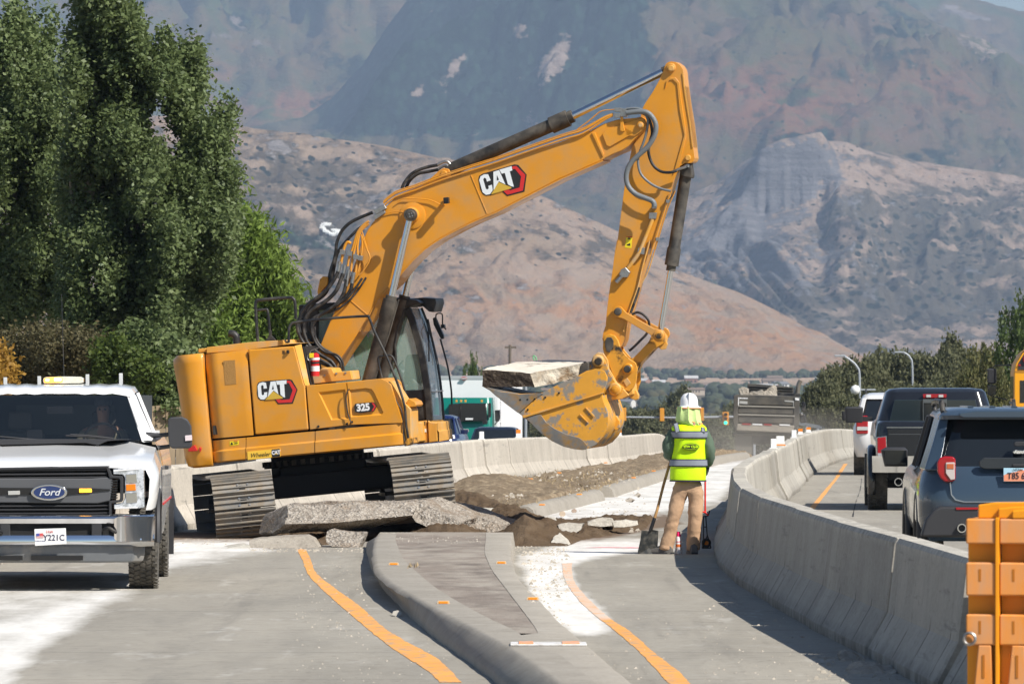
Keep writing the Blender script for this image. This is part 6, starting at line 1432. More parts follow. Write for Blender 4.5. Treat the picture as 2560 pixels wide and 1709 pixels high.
bd = T1.p('maker_badge', Z5, oval(321, 863, 119, 53), -.05, .0, m_chrome, .006)
T1.p('badge_field', Z5, oval(321, 863, 102, 42), -.056, -.05, paint('badge_blue', (.015, .035, .13)), .002, parent=bd)
T1.txt('badge_script', 'Ford', .094, mat('badge_silver', (.75, .77, .8), .3, metal=.3), T1.v(Z5, 321, 863, -.058), shear=.3, off=.001, sx=1.1)
T1.p('grille_strobe', Z5, [(518,838),(598,838),(600,862),(518,864)], -.03, .0, mat('amber_strobe_lit', (.9, .35, .02), .3, emit=(1.0, .42, .03), es=2.2), .004)
T1.p('grille_strobe', Z5, [(52,854),(130,852),(130,878),(52,880)], -.03, .0, mat('strobe_off', (.45, .45, .43), .3), .004)
# bumper
bmp = [[(-.97,.10,.745),(-.97,.10,.745)]]
def bring(z, y, w_=.93, r=.12):
    pts = []
    for k in range(17):
        a = -1 + 2 * k / 16; x = (w_ + .05) * a; yy = y + .09 * abs(a) ** 3 + (.16 * max(0, abs(a) - .9) * 10 if abs(a) > .9 else 0)
        pts.append((x, yy, z))
    return pts
T1.mb('bumper', MB().loft([bring(.745, -.02), bring(.735, -.09), bring(.70, -.115), bring(.655, -.10), bring(.64, -.06)]), m_chrome, sm=50)
T1.mb('bumper', MB().loft([bring(.555, -.055), bring(.54, -.10), bring(.50, -.115), bring(.455, -.11), bring(.43, -.07), bring(.43, -.0)]), m_chrome, sm=50)
for s in (-1, 1): T1.mb('bumper', MB().loft([[(s*.60, -.10 , .70), (s*.60, -.09, .50)], [(s*.64, -.112, .72), (s*.64, -.112, .48)], [(s*.80, -.085, .72), (s*.80, -.085, .48)], [(s*.955, .0, .72), (s*.955, .01, .48)], [(s*.99, .20, .72), (s*.985, .22, .50)], [(s*.99,.32,.73),(s*.985,.32,.50)]]), m_chrome, sm=50)
T1.mb('bumper_opening', MB().box((-.80, -.05, .52), (.80, .0, .67)), m_dark)
for x in (-.50, .38): T1.mb('tow_bracket', MB().box((x, -.09, .53), (x + .10, -.04, .66)), m_plas, bevel=.01)
for x in (-.60, .50): T1.mb('tow_hook', MB().tube(cr([(x,-.08,.60),(x+.05,-.13,.61),(x+.10,-.13,.58),(x+.12,-.08,.565)]), .016, 8), m_blk, sm=50)
T1.mb('air_dam', MB().loft([bring(.435, -.06, .84), bring(.36, -.05, .84), bring(.29, -.03, .82), bring(.275, .02, .80)]), mat('grey_valance', (.16, .17, .18), .5, var=.1, dirt=(.3, .28, .25), dirt_amt=.3), sm=40)
for x0, x1 in ((-.80, -.28), (-.2, .30)): T1.mb('air_slot', MB().box((x0, -.07, .30), (x1, -.05, .345)), m_dark)
# licence plate
pl = T1.p('number_plate', Z5, [(224,1102),(430,1096),(434,1200),(228,1212)], -.135, -.125, mat('plate_white', (.82, .82, .80), .4), .003)
T1.txt('plate_number', 'Y221C', .080, mat('plate_dark_blue', (.03, .03, .08), .5), T1.v(Z5, 352, 1160, -.137), off=.0012, sx=.92)
T1.txt('plate_state', 'Utah', .036, m_red, T1.v(Z5, 322, 1120, -.137), shear=.2)
T1.p('flag_print', Z5, [(236,1132),(282,1129),(284,1160),(238,1163)], -.138, -.134, mat('flag_red', (.6, .1, .1), .5), 0); T1.p('flag_canton', Z5, [(236,1132),(258,1130),(259,1147),(237,1149)], -.140, -.134, mat('flag_blue', (.08, .1, .35), .5), 0)
for k in range(3): T1.p('flag_stripe', Z5, [(238,1151+k*5),(283,1148+k*5),(283,1150+k*5),(238,1153+k*5)], -.139, -.134, m_wht, 0)
T1.txt('plate_motto', 'IN GOD WE TRUST', .012, mat('plate_blue', (.05, .08, .3), .5), T1.v(Z5, 262, 1180, -.137))
# mirrors, wipers, beacon, rack
for s in (1, -1):
    hd = [T1.e(Z5, *p, 1.70) for p in [(1098,388),(1112,372),(1190,370),(1225,385),(1250,430),(1256,555),(1244,575),(1125,576),(1108,560),(1100,500)]]
    hd = [(s * x, z) for x, z in hd]; M1 = MB().prism(hd if s > 0 else hd[::-1], 1.62, 1.78); mr = T1.mb('door_mirror', M1, mat('mirror_shell', (.045, .045, .048), .5), bevel=.03, seg=3)
    for q in ([(955,492),(1040,490),(1105,484)], [(985,572),(1050,570),(1110,562)]):
        pts = [T1.v(Z5, *p, 1.72) for p in q]; T1.mb('mirror_arm', MB().tube([(s * p.x, p.y, p.z) for p in pts], [.035, .022, .020], 8), m_plas, sm=50)
    lp = [T1.e(Z5, *p, 1.60) for p in [(1208,492),(1254,488),(1256,524),(1210,528)]]; lp = [(s * x, z) for x, z in lp]; T1.mb('mirror_marker_lamp', MB().prism(lp if s > 0 else lp[::-1], 1.605, 1.63), mat('marker_lens', (.7, .6, .62), .2, coat=1), bevel=.004)
for pts in ([(460,486),(560,492),(700,506),(742,512)], [(0,500),(120,510),(270,522)], [(430,494),(600,502),(720,514)]):
    q = [T1.v(Z5, *p, 1.42) for p in pts]; T1.mb('wiper', MB().tube(q, .010, 6), m_plas, sm=50)
T1.p('cowl_grille', Z5, [(-80,515),(860,515),(700,528),(640,556),(560,540),(-80,556)], 1.34, 1.5, m_plas, .008)
bc = T1.p('beacon_bar', Z5, [(282,118),(300,110),(415,106),(530,108),(545,116),(545,146),(520,152),(290,154),(280,144)], 2.95, 3.2, mat('beacon_clear', (.62, .60, .50), .15, coat=1, var=.2, vs=12), .02)
T1.p('lit_lens', Z5, [(284,116),(330,110),(408,108),(410,146),(286,150)], 2.93, 3.0, mat('beacon_amber_lit', (.95, .42, .10), .2, emit=(1.0, .40, .06), es=1.1), .015); T1.p('lit_lens', Z5, [(352,116),(400,114),(402,136),(354,138)], 2.92, 2.96, mat('beacon_glow', (1, .8, .5), .2, emit=(1.0, .75, .4), es=3.2), .01); T1.p('lit_lens', Z5, [(296,122),(322,120),(322,136),(298,138)], 2.92, 2.96, bpy.data.materials['beacon_glow'], .01)
for (x0, x1, y0) in ((22, 45, 112), (244, 267, 104), (559, 582, 92), (777, 801, 85)): T1.p('rack_post', Z5, [(x0,y0),(x1,y0),(x1+1,190),(x0+1,190)], 4.1, 4.15, mat('aluminium_post', (.62, .63, .62), .5) if not bpy.data.materials.get('aluminium_post') else bpy.data.materials['aluminium_post'], .003)
T1.mb('rack_rail', MB().box((-.95, 4.1, 1.45), (.95, 4.16, 1.52)), bpy.data.materials['aluminium_post'])
a_, b_ = T1.v(Z5, 418, 110, 3.4), T1.v(lambda x, y: (x, y), 154, 735, 3.4); T1.mb('whip_antenna', MB().tube([a_, b_], .004, 5), m_blk)
T1.mb('steering_wheel', MB().lathe([(.17, -.012), (.195, -.012), (.195, .012), (.17, .012), (.17, -.012)], 28, 0, (.42, 2.05, 1.42), ax=1), m_plas, sm=50)

# ---------------------------------------------------------------- rear views on the right
def plate(T_, zf, pts, b, m=None): return T_.p('number_plate', zf, pts, b - .012, b, m or m_wht, .003)
# blue-grey SUV, nearest the camera
T2 = frame(5.08, 68.0, -R(1.2), 'dark blue grey SUV behind the orange plastic barrier', 'SUV', 'parked_suv', 0)
pb_ = paint('steel_blue_paint', (.036, .060, .092), .22)
stack(T2, 'body', [(.42, .90, .16, 4.8, .25), (.50, .96, .06, 4.94, .3), (.62, 1.0, .02, 4.98, .3), (.80, 1.005, .0, 5.0, .3), (.98, 1.0, .02, 4.9, .3), (1.10, .97, .05, 4.75, .32), (1.17, .93, .09, 3.9, .3)], pb_)
stack(T2, 'glasshouse', [(1.15, .93, .10, 3.85, .25), (1.40, .86, .24, 3.4, .25), (1.60, .79, .34, 3.0, .25), (1.66, .76, .38, 2.9, .22)], m_carglass)
stack(T2, 'roof', [(1.64, .80, .22, 2.95, .2), (1.68, .79, .20, 2.9, .2), (1.72, .76, .26, 2.8, .2), (1.755, .68, .45, 2.5, .2), (1.76, .4, .8, 2.2, .2)], pb_)
for k in range(5): T2.mb('roof_rib', MB().box((-.50 + k * .22, .5, 1.755), (-.44 + k * .22, 2.3, 1.772)), pb_, bevel=.006)
for s in (-1, 1):
    T2.mb('rear_pillar', MB().loft([[(s*.99,.55,1.14),(s*.95,.12,1.13),(s*.80,.06,1.13),(s*.84,.30,1.13)], [(s*.90,.72,1.40),(s*.86,.28,1.40),(s*.74,.215,1.40),(s*.76,.4,1.40)], [(s*.82,.9,1.67),(s*.78,.38,1.67),(s*.70,.31,1.67),(s*.70,.5,1.67)]], close=True), pb_, bevel=.02, sm=50)
    T2.mb('roof_rail', MB().tube(cr([(s*.75,.42,1.71),(s*.76,.50,1.79),(s*.76,.75,1.815),(s*.75,2.6,1.81),(s*.74,2.75,1.72)]), .028, 8), m_blk, sm=50)
    T2.mb('door_pillar', MB().tube([(s*.945,1.9,1.15),(s*.80,1.9,1.66)], .035, 6), m_plas); T2.mb('door_pillar', MB().tube([(s*.945,2.9,1.15),(s*.80,2.7,1.66)], .03, 6), m_plas)
    for y_ in (.98, 4.0):
        wheel(T2.root, T2.L, s*.86, y_, .38, .25, s > 0)
        T2.mb('wheel_arch_trim', MB().tube([(s*.975, y_ + .46 * math.cos(a), .42 + .46 * math.sin(a)) for a in [k * math.pi / 14 - .1 for k in range(16)]], .04, 8), m_plas, sm=50)
    T2.mb('door_mirror', MB().loft([rrect(1.13, .12, 3.25, 3.42, .05, 3, s*1.12), rrect(1.30, .14, 3.22, 3.42, .05, 3, s*1.14), rrect(1.33, .10, 3.26, 3.4, .04, 3, s*1.13)], close=True), m_plas, bevel=.02)
    T2.mb('mirror_glass', MB().box((s*1.13 - .11, 3.205, 1.15), (s*1.13 + .11, 3.22, 1.30)), m_carglass)
tl = [(820,860),(838,826),(880,812),(935,814),(956,830),(956,985),(930,998),(880,1000),(848,975),(822,930)]
cxL = T2.v(R3, 1423, 900, 0).x
T2.p('tail_lamp', R3, tl, -.03, .35, m_lampred, .02, mirror=cxL); T2.p('tail_lamp_clear', R3, [(884,858),(948,856),(950,980),(920,985),(884,935)], -.045, -.03, mat('lamp_pearl', (.55, .48, .46), .2, coat=1), .006, mirror=cxL); T2.p('tail_lamp_amber', R3, [(892,868),(942,868),(942,905),(892,905)], -.05, -.044, mat('lamp_amber', (.5, .13, .05), .2), .004, mirror=cxL)
T2.p('gate_recess', R3, [(1125,850),(1160,822),(1690,822),(1722,850),(1715,890),(1680,905),(1165,905),(1130,890)], -.005, .03, mat('recess_trim', (.03,.035,.04), .3), .01)
T2.p('gate_handle', R3, [(1370,868),(1470,868),(1470,888),(1370,888)], -.03, .0, m_plas, .006)
T2.p('gate_seam', R3, [(920,1000),(930,1090),(960,1125),(1020,1140),(1830,1140),(1830,1146),(1015,1147),(952,1132),(922,1095),(912,1005)], -.012, .02, mat('seam_highlight', (.30,.34,.38), .2, metal=.5), 0)  # the seam's highlight is painted as a pale strip
T2.p('rear_spoiler', R3, [(985,495),(1100,480),(1760,480),(1850,500),(1870,530),(1830,536),(1010,536),(975,520)], .12, .5, pb_, .015)
T2.p('rear_valance', R3, [(700,1400),(740,1270),(800,1200),(850,1176),(1995,1176),(2050,1205),(2100,1400)], -.05, .2, m_plas, .03)
T2.p('bumper_reflector', R3, [(955,1184),(1120,1184),(1120,1200),(960,1202)], -.06, -.04, m_lampred, .004, mirror=cxL)
for s in (-1, 1): T2.mb('exhaust_tip', MB().lathe([(.034, -.09), (.046, -.09), (.046, .05), (.030, .05), (.030, -.09)], 22, 0, (cxL + s * (cxL - T2.v(R3, 998, 1333, 0).x), 0, T2.v(R3, 998, 1333, 0).z), ax=1), m_chrome, sm=50)
T2.p('badge', R3, oval(1414, 782, 45, 13, 20), -.0, .08, m_chrome, .003)
T2.txt('badge_script', 'Ford', .05, m_wht, T2.v(R3, 1414, 782, -.004), shear=.3)
T2.p('rear_wiper', R3, [(1380,715),(1400,706),(1500,706),(1500,735),(1395,742),(1380,735)], .06, .14, m_plas, .01)
pp = plate(T2, R3, [(1303,898),(1540,898),(1540,996),(1303,996)], -.01, mat('plate_sky', (.40, .62, .75), .4))
T2.p('plate_arch_print', R3, [(1306,950),(1340,935),(1400,925),(1430,908),(1450,915),(1462,930),(1538,945),(1538,993),(1306,993)], -.026, -.02, mat('plate_redrock', (.75, .28, .16), .5), 0)
T2.txt('plate_number', 'T85 6', .088, mat('plate_black', (.03, .02, .03), .5), T2.v(R3, 1395, 957, -.03), off=.001, sx=.85); T2.txt('plate_state', 'UTAH', .035, m_label_k, T2.v(R3, 1408, 910, -.03))
T2.mb('roof_fin', MB().prism([(1.0,1.755),(1.16,1.84),(1.22,1.84),(1.24,1.755)], -.015, .015, ax=0), m_blk)
# black pickup
T3 = frame(6.72, 107.0, -R(2.2), 'black pickup truck with chrome bumper queued ahead of the blue grey SUV', 'pickup truck', 'parked_pickup')
pk = paint('black_truck_paint', (.012, .013, .016), .18)
stack(T3, 'cargo_box', [(.62, .93, .05, 5.7, .12), (.75, .98, .0, 5.8, .15), (1.15, 1.0, .0, 5.85, .15), (1.36, .97, .02, 5.8, .14), (1.40, .93, .06, 5.7, .12)], pk)
stack(T3, 'cab', [(1.35, .97, 1.95, 4.5, .2), (1.42, .93, 1.98, 4.3, .2), (1.86, .80, 2.12, 3.5, .2), (1.91, .74, 2.2, 3.4, .2), (1.93, .55, 2.4, 3.2, .2)], pk)
cx3 = T3.v(R3, 803, 600, 0).x
T3.p('rear_window', R3, [(512,402),(1100,402),(1135,580),(468,580)], 1.96, 2.2, mat('rear_glass', (.02, .03, .035), .05, spec=.8), .01)
T3.p('sliding_pane', R3, [(722,430),(888,430),(888,572),(722,572)], 1.94, 1.97, m_carglass, .003); T3.p('pane_frame', R3, [(718,398),(892,398),(892,426),(718,426)], 1.93, 1.97, mat('frame_grey', (.10,.11,.11), .5), 0)
T3.p('pane_frame', R3, [(718,575),(718,426),(723,426),(723,575)], 1.93, 1.97, bpy.data.materials['frame_grey'], 0); T3.p('pane_frame', R3, [(887,575),(887,426),(892,426),(892,575)], 1.93, 1.97, bpy.data.materials['frame_grey'], 0)
T3.p('brake_light', R3, [(716,362),(890,362),(888,390),(720,392)], 1.99, 2.08, m_lampred, .01); T3.p('cargo_light', R3, [(742,366),(776,366),(776,386),(742,386)], 1.975, 2.0, m_clear, .004); T3.p('cargo_light', R3, [(832,366),(866,366),(866,386),(832,386)], 1.975, 2.0, m_clear, .004)
T3.p('tailgate', R3, [(462,608),(1150,608),(1150,870),(462,870)], -.03, .06, pk, .02); T3.p('tailgate_trim', R3, [(455,600),(1150,600),(1150,608),(455,608)], -.035, .0, m_chrome, 0)
T3.p('gate_handle', R3, [(470,754),(535,754),(535,768),(472,770)], -.04, -.0, m_chrome, .004); T3.p('gate_crease', R3, [(470,650),(1140,650),(1140,656),(470,656)], -.033, -.02, mat('gloss_line', (.06,.065,.07), .3), 0)  # sheen on the tailgate crease painted as a lighter strip
T3.p('tail_lamp', R3, [(386,680),(448,672),(456,830),(388,824)], -.035, .2, m_lampred, .012, mirror=cx3); T3.p('lamp_bezel', R3, [(380,674),(454,664),(462,836),(384,830)], -.02, .1, m_chrome, .004, mirror=cx3); T3.p('reversing_lamp', R3, [(390,790),(440,790),(444,820),(392,818)], -.042, -.03, m_clear, .003, mirror=cx3)
T3.mb('bumper', MB().loft([[(cx3 - 1.0 + .02, .22, z), (cx3 - .97, .02, z), (cx3 - .8, -.10, z), (cx3, -.15, z), (cx3 + .8, -.10, z), (cx3 + .97, .02, z), (cx3 + 1.0, .22, z)] for z in (.86, .84, .66, .60)]), m_chrome, sm=50)
for s in (-1, 1):
    T3.mb('exhaust_tip', MB().lathe([(.05, -.06), (.065, -.06), (.065, .3), (.045, .3), (.045, -.06)], 22, 0, (cx3 + s * (cx3 - T3.v(R3, 540, 998, -.1).x), -.12, T3.v(R3, 540, 998, -.1).z), ax=1), m_chrome, sm=50)
    for y_ in (1.15, 4.9): wheel(T3.root, T3.L, cx3 + s * .88, y_, .42, .31, s > 0)
    T3.mb('wheel_flare', MB().tube([(cx3 + s*.98, 1.15 + .52 * math.cos(a), .45 + .52 * math.sin(a)) for a in [k * math.pi / 16 - .2 for k in range(20)]], .065, 8), pk, sm=50)
    T3.mb('door_mirror', MB().loft([rrect(1.36, .14, 3.9, 4.05, .05, 3, cx3 + s*1.22), rrect(1.60, .15, 3.88, 4.05, .05, 3, cx3 + s*1.22), rrect(1.62, .12, 3.9, 4.03, .04, 3, cx3 + s*1.22)], close=True), m_plas, bevel=.02); T3.mb('mirror_stalk', MB().box((min(cx3 + s*.92, cx3 + s*1.12), 3.95, 1.38), (max(cx3 + s*.92, cx3 + s*1.12), 4.05, 1.46)), m_plas)
T3.mb('hitch', MB().box((cx3 - .2, -.1, .42), (cx3 + .1, .1, .60)), m_plas, bevel=.02); T3.mb('axle', MB().cyl((cx3 - .8, 1.15, .42), (cx3 + .8, 1.15, .42), .08, 12), m_blk)
T3.mb('underbody', MB().box((cx3 - .7, .3, .48), (cx3 + .7, 5.3, .68)), m_dark)
plate(T3, R3, [(760,880),(850,880),(850,925),(760,925)], -.16)
# white SUV
T4 = frame(8.42, 148.0, -R(3.2), 'white SUV at the head of the queue, beyond the black pickup', 'SUV', 'parked_suv')
pw_ = paint('white_car_paint', (.80, .80, .80), .25)
stack(T4, 'body', [(.40, .92, .12, 4.9, .25), (.55, .98, .02, 5.0, .3), (.85, 1.0, .0, 5.0, .3), (1.05, .99, .03, 4.8, .3), (1.18, .93, .08, 4.0, .3)], pw_)
stack(T4, 'glasshouse', [(1.17, .93, .10, 3.9, .22), (1.62, .80, .22, 3.1, .22), (1.70, .76, .26, 3.0, .2)], m_carglass)
stack(T4, 'roof', [(1.66, .82, .18, 3.05, .2), (1.74, .78, .20, 2.95, .2), (1.79, .65, .4, 2.7, .2), (1.80, .4, .6, 2.4, .2)], pw_)
cx4 = 0
for s in (-1, 1):
    T4.mb('rear_pillar', MB().loft([[(s*.96,.6,1.16),(s*.93,.10,1.16),(s*.82,.07,1.16)], [(s*.83,.75,1.68),(s*.80,.22,1.68),(s*.70,.19,1.68)]], close=True), pw_, bevel=.02)
    T4.mb('tail_lamp', MB().box((s*.80 - .13, -.02, .90), (s*.80 + .13, .2, 1.30)) , m_lampred, bevel=.03); T4.mb('reversing_lamp', MB().box((s*.79 - .12, -.035, .98), (s*.79 + .12, -.01, 1.06)), m_clear, bevel=.005)
    for y_ in (.95, 3.95): wheel(T4.root, T4.L, s*.86, y_, .38, .25, s > 0)
    T4.mb('door_mirror', MB().loft([rrect(1.18, .12, 3.3, 3.45, .05, 3, s*1.14), rrect(1.38, .13, 3.3, 3.45, .05, 3, s*1.14)], close=True), m_plas, bevel=.03)
    T4.mb('roof_rail', MB().tube([(s*.72,.35,1.80),(s*.72,.45,1.86),(s*.72,2.7,1.86),(s*.72,2.8,1.79)], .02, 6), m_plas)
T4.mb('rear_window', MB().loft([[(-.76,.10,1.22),(.76,.10,1.22)], [(-.68,.215,1.62),(.68,.215,1.62)]]), m_carglass)
T4.mb('bumper_step', MB().box((-.7, -.05, .50), (.7, .0, .60)), m_plas, bevel=.01); plate(T4, R3, [(400,618),(440,618),(440,640),(400,640)], -.01)
# small dark estate just visible between the white SUV and the pickup mirror
# ---------------------------------------------------------------- school bus
T5 = frame(13.62, 168.0, -R(3.7), 'yellow school bus with black light panel at the right edge', 'bus', 'school_bus')
py_ = mat('bus_yellow', (.82, .36, .01), .45)
def busring(y, k=1.0): 
    return hs_(y, [(1.22*k,.55),(1.22*k,2.30),(1.18*k,2.52),(1.02*k,2.80),(.75*k,3.0),(.4*k,3.10),(0,3.13)])
T5.mb('body', MB().loft([busring(0, .985), busring(.06), busring(10.0)], cap=True), py_, sm=40)
T5.mb('rear_wall', MB().prism([(1.20,.55),(1.20,2.30),(1.16,2.52),(1.0,2.78),(.74,2.97),(0,3.10),(-.74,2.97),(-1.0,2.78),(-1.16,2.52),(-1.20,2.30),(-1.20,.55)], -.01, .05), py_, bevel=.01)
T5.mb('light_panel', MB().prism([(1.12,2.36),(1.10,2.54),(.96,2.76),(.70,2.94),(0,3.05),(-.70,2.94),(-.96,2.76),(-1.10,2.54),(-1.12,2.36)], -.03, .0), m_plas, bevel=.005)
for x in (-.90, -.55, .55, .90): T5.mb('warning_lamp', MB().lathe([(0, -.07), (.07, -.065), (.10, -.04), (.10, 0)], 22, 0, (x if abs(x) < .9 else x, -.03, 2.62 if abs(x) > .8 else 2.70), ax=1), m_lampred, sm=40)
for x in (-1.08, 1.08): T5.mb('marker_lamp', MB().box((x - .03, -.05, 2.46), (x + .03, -.02, 2.50)), m_lampred)
T5.mb('rear_window', MB().box((-.45, -.02, 1.55), (.45, .0, 2.15)), m_carglass, bevel=.004)
for x in (-.85, .85): T5.mb('rear_window', MB().box((x - .22, -.02, 1.55), (x + .22, .0, 2.10)), m_carglass, bevel=.004)
T5.mb('roof_seam', MB().box((-1.19, -.02, 2.30), (1.19, .0, 2.34)), mat('bus_trim', (.45, .20, .02), .5))
for s in (-1, 1):
    for y_ in (2.5, 8.5): wheel(T5.root, T5.L, s*1.08, y_, .48, .28, s > 0)
    for z_ in (1.0, 1.25, 1.5): T5.mb('rub_rail', MB().box((s*1.24 - .012, .1, z_), (s*1.24 + .012, 9.9, z_ + .06)), m_plas)
    T5.mb('side_window', MB().box((s*1.225 - .006, .5, 1.65), (s*1.225 + .006, 9.5, 2.2)), m_carglass)
    T5.mb('mirror', MB().box((s*1.70 - .12, 10.3, 2.02), (s*1.70 + .12, 10.42, 2.42)), m_plas, bevel=.04); T5.mb('mirror', MB().box((s*1.70 - .11, 10.3, 1.72), (s*1.70 + .11, 10.4, 1.98)), m_carglass, bevel=.02)
    T5.mb('mirror_arm', MB().tube([(s*1.2,10.0,2.5),(s*1.6,10.3,2.5),(s*1.72,10.35,2.4),(s*1.72,10.35,1.7),(s*1.3,10.2,1.6)], .02, 6), m_plas)
T5.mb('bumper', MB().box((-1.2, -.15, .5), (1.2, .0, .75)), m_plas, bevel=.02)
# ---------------------------------------------------------------- dump truck
T6 = frame(9.80, 260.0, -R(2.5), 'dark dump truck loaded with broken concrete driving off in the dust', 'dump truck', 'dump_truck')
m_bed = mat('dusty_bed_steel', (.045, .044, .042), .7, var=.15, vs=2, dirt=(.15, .13, .10), dirt_amt=.38, ds=1.6, dsharp=.2)
cx6 = T6.v(R2, 590, 1100, 0).x
T6.p('dump_bed', R2, [(240,912),(262,896),(600,905),(940,920),(952,930),(950,1040),(945,1215),(905,1312),(250,1305),(235,1200)], .02, 5.5, m_bed, .03)
for (a, c) in ((925, 1005), (1022, 1098), (1118, 1200)): T6.p('tailgate_panel', R2, [(290,a),(895,a+18),(895,c+10),(290,c-4)], -.04, .02, m_bed, .012)
for y_ in (1012, 1105): T6.p('tailgate_rib', R2, [(285,y_),(900,y_+18),(900,y_+32),(285,y_+16)], -.09, .0, mat('pale_worn_edge', (.30, .28, .24), .7) if y_ == 1012 else bpy.data.materials['pale_worn_edge'], .01)
T6.p('tailgate_sill', R2, [(275,1215),(900,1235),(880,1315),(265,1285)], -.12, .0, mat('dusty_sill', (.33, .29, .24), .8, var=.2, vs=3), .03)
T6.p('bed_post', R2, [(236,905),(285,905),(285,1200),(262,1290),(232,1200)], -.08, .1, m_bed, .02); T6.p('bed_post', R2, [(895,925),(952,928),(950,1210),(915,1310),(885,1250)], -.08, .1, m_bed, .02)
for i, (x0, x1) in enumerate(((330, 420), (440, 545), (565, 650), (735, 850))): T6.p('reflective_strip', R2, [(x0,1208+i*3),(x1,1212+i*3),(x1,1228+i*3),(x0,1224+i*3)], -.14, -.1, m_lampred if i % 2 == 0 else m_wht, 0)
T6.p('bed_lettering_plate', R2, [(296,930),(390,934),(388,944),(298,940)], -.06, -.03, m_wht, 0); T6.p('bed_lettering_plate', R2, [(302,966),(386,970),(386,1000),(302,994)], -.06, -.03, mat('dim_white', (.4,.4,.38), .6), 0); T6.p('bed_lettering_plate', R2, [(284,926),(294,926),(294,1010),(284,1010)], -.06, -.03, m_wht, 0)
T6.p('bed_lettering_plate', R2, [(790,958),(900,966),(898,1040),(884,1040),(884,980),(792,972)], -.06, -.03, bpy.data.materials['dim_white'], 0); T6.p('bed_lettering_plate', R2, [(905,930),(948,935),(948,962),(905,955)], -.10, -.05, m_wht, 0)
T6.p('cab_guard', R2, [(385,778),(500,782),(700,798),(888,815),(888,905),(385,880)], 5.4, 5.6, m_bed, .02)
for y_ in (800, 830, 855): T6.p('guard_rib', R2, [(388,y_),(885,y_+22),(885,y_+30),(388,y_+8)], 5.3, 5.4, m_bed, .01)
T6.p('bed_rim', R2, [(390,870),(960,885),(958,920),(400,905)], 5.0, 5.4, m_blk, .02)
T6.mb('cab', MB().loft([rrect(.9, 1.15, 5.8, 7.8, .25), rrect(2.2, 1.12, 5.8, 7.7, .3), rrect(2.85, 1.0, 6.0, 7.2, .3)], close=True), m_blk, sm=40)
T6.mb('exhaust_stack', MB().tube(cr([T6.v(R2, 930, 900, 5.6), T6.v(R2, 940, 800, 5.6), T6.v(R2, 965, 742, 5.6)]), .09, 12), mat('stack_steel', (.25,.22,.18), .4, metal=.6), sm=50)
T6.p('mirror', R2, [(978,975),(1012,975),(1020,1000),(1015,1075),(985,1080),(976,1050)], 6.8, 6.9, m_blk, .03); T6.p('mirror_arm', R2, [(950,985),(980,980),(980,988),(950,995)], 6.8, 6.85, m_blk, 0); T6.p('fuel_tank', R2, [(950,1090),(1015,1110),(1030,1200),(960,1210)], 5.9, 7.0, m_blk, .05); T6.p('chrome_fitting', R2, [(965,1095),(990,1095),(990,1120),(965,1120)], 5.8, 5.9, m_chrome, .01)
for s in (-1, 1):
    for y_ in (.9, 2.2, 7.0):
        for dx in (0, -.32): wheel(T6.root, T6.L, cx6 + s * (1.02 + dx), y_, .52, .27, s > 0)
    T6.mb('mud_flap', MB().box((cx6 + s*.88 - .33, .25, .30), (cx6 + s*.88 + .33, .28, 1.15)), mat('dusty_flap', (.13,.12,.10), .8), bevel=.01)
T6.mb('chassis', MB().box((cx6 - .5, .2, .7), (cx6 + .5, 7.5, 1.15)), m_dark)
T6.p('underride_bar', R2, [(228,1312),(920,1318),(920,1345),(228,1342)], .1, .2, m_bed, .02)
ld = []
for i, (lab, pts, b) in enumerate([('pale concrete slab standing up in the load of the dump truck', [(575,905),(560,880),(600,830),(665,792),(680,810),(692,890),(700,912)], 1.2), ('flat pale rubble heaped in the load of the dump truck', [(345,905),(420,870),(540,850),(620,905),(640,915),(345,910)], .9), ('brown lump at the left side of the dump truck load', [(302,905),(300,840),(330,818),(370,835),(395,900),(360,910)], 1.5)]):
    q = [ray_plane(*R2(*p), T6.M, b) for p in pts]; w0 = [T6.M @ p for p in q]
    chunk('rubble_lump', lab, lambda x, y: (x, y), [(1280 + FPX * p.x / p.y, YH - FPX * (p.z - EYE) / p.y) for p in w0], w0[0].y, 1.0, .1, -.05, m_brk_d, .06, 4, 50 + i, 'rubble')
# ---------------------------------------------------------------- semi truck, sedan and other cars on the far carriageway
T7 = frame(-2.05, 268.0, -R(4.2), 'green lorry with a white box trailer coming up the far carriageway', 'lorry', 'semi_truck')
pg = paint('green_truck_paint', (.0, .17, .125), .3); cx7 = T7.v(B3, 205, 700, 0).x
T7.mb('hood', MB().loft([rrect(.7, .95, -1.2, .5, .2, xc=cx7), rrect(1.25, .92, -1.15, .5, .2, xc=cx7), rrect(1.5, .82, -.9, .6, .2, xc=cx7)], close=True), pg, sm=40)
T7.mb('cab', MB().loft([rrect(1.0, 1.22, .2, 2.6, .15, xc=cx7), rrect(1.6, 1.22, .2, 2.6, .15, xc=cx7), rrect(2.5, 1.2, .35, 2.6, .2, xc=cx7), rrect(3.25, 1.15, .75, 2.6, .25, xc=cx7)], close=True), pg, sm=40)
T7.p('windscreen', B3, [(85,665),(205,655),(450,655),(462,830),(205,838),(85,838)], .12, .6, m_carglass, .03); T7.p('windscreen_divider', B3, [(200,655),(208,655),(208,838),(200,838)], .08, .2, m_blk, 0)
for x in (160, 205, 248, 408): T7.p('marker_lamp', B3, [(x-8,622),(x+8,622),(x+8,645),(x-8,645)], .3, .5, mat('marker_amber', (.85,.35,.03), .3) if x == 160 else bpy.data.materials['marker_amber'], .005)
T7.p('grille', B3, [(105,935),(260,935),(265,1075),(105,1075)], -1.30, -1.1, m_plas, .01); T7.p('grille_surround', B3, [(95,905),(280,905),(285,935),(95,935)], -1.32, -1.1, m_chrome, .01)
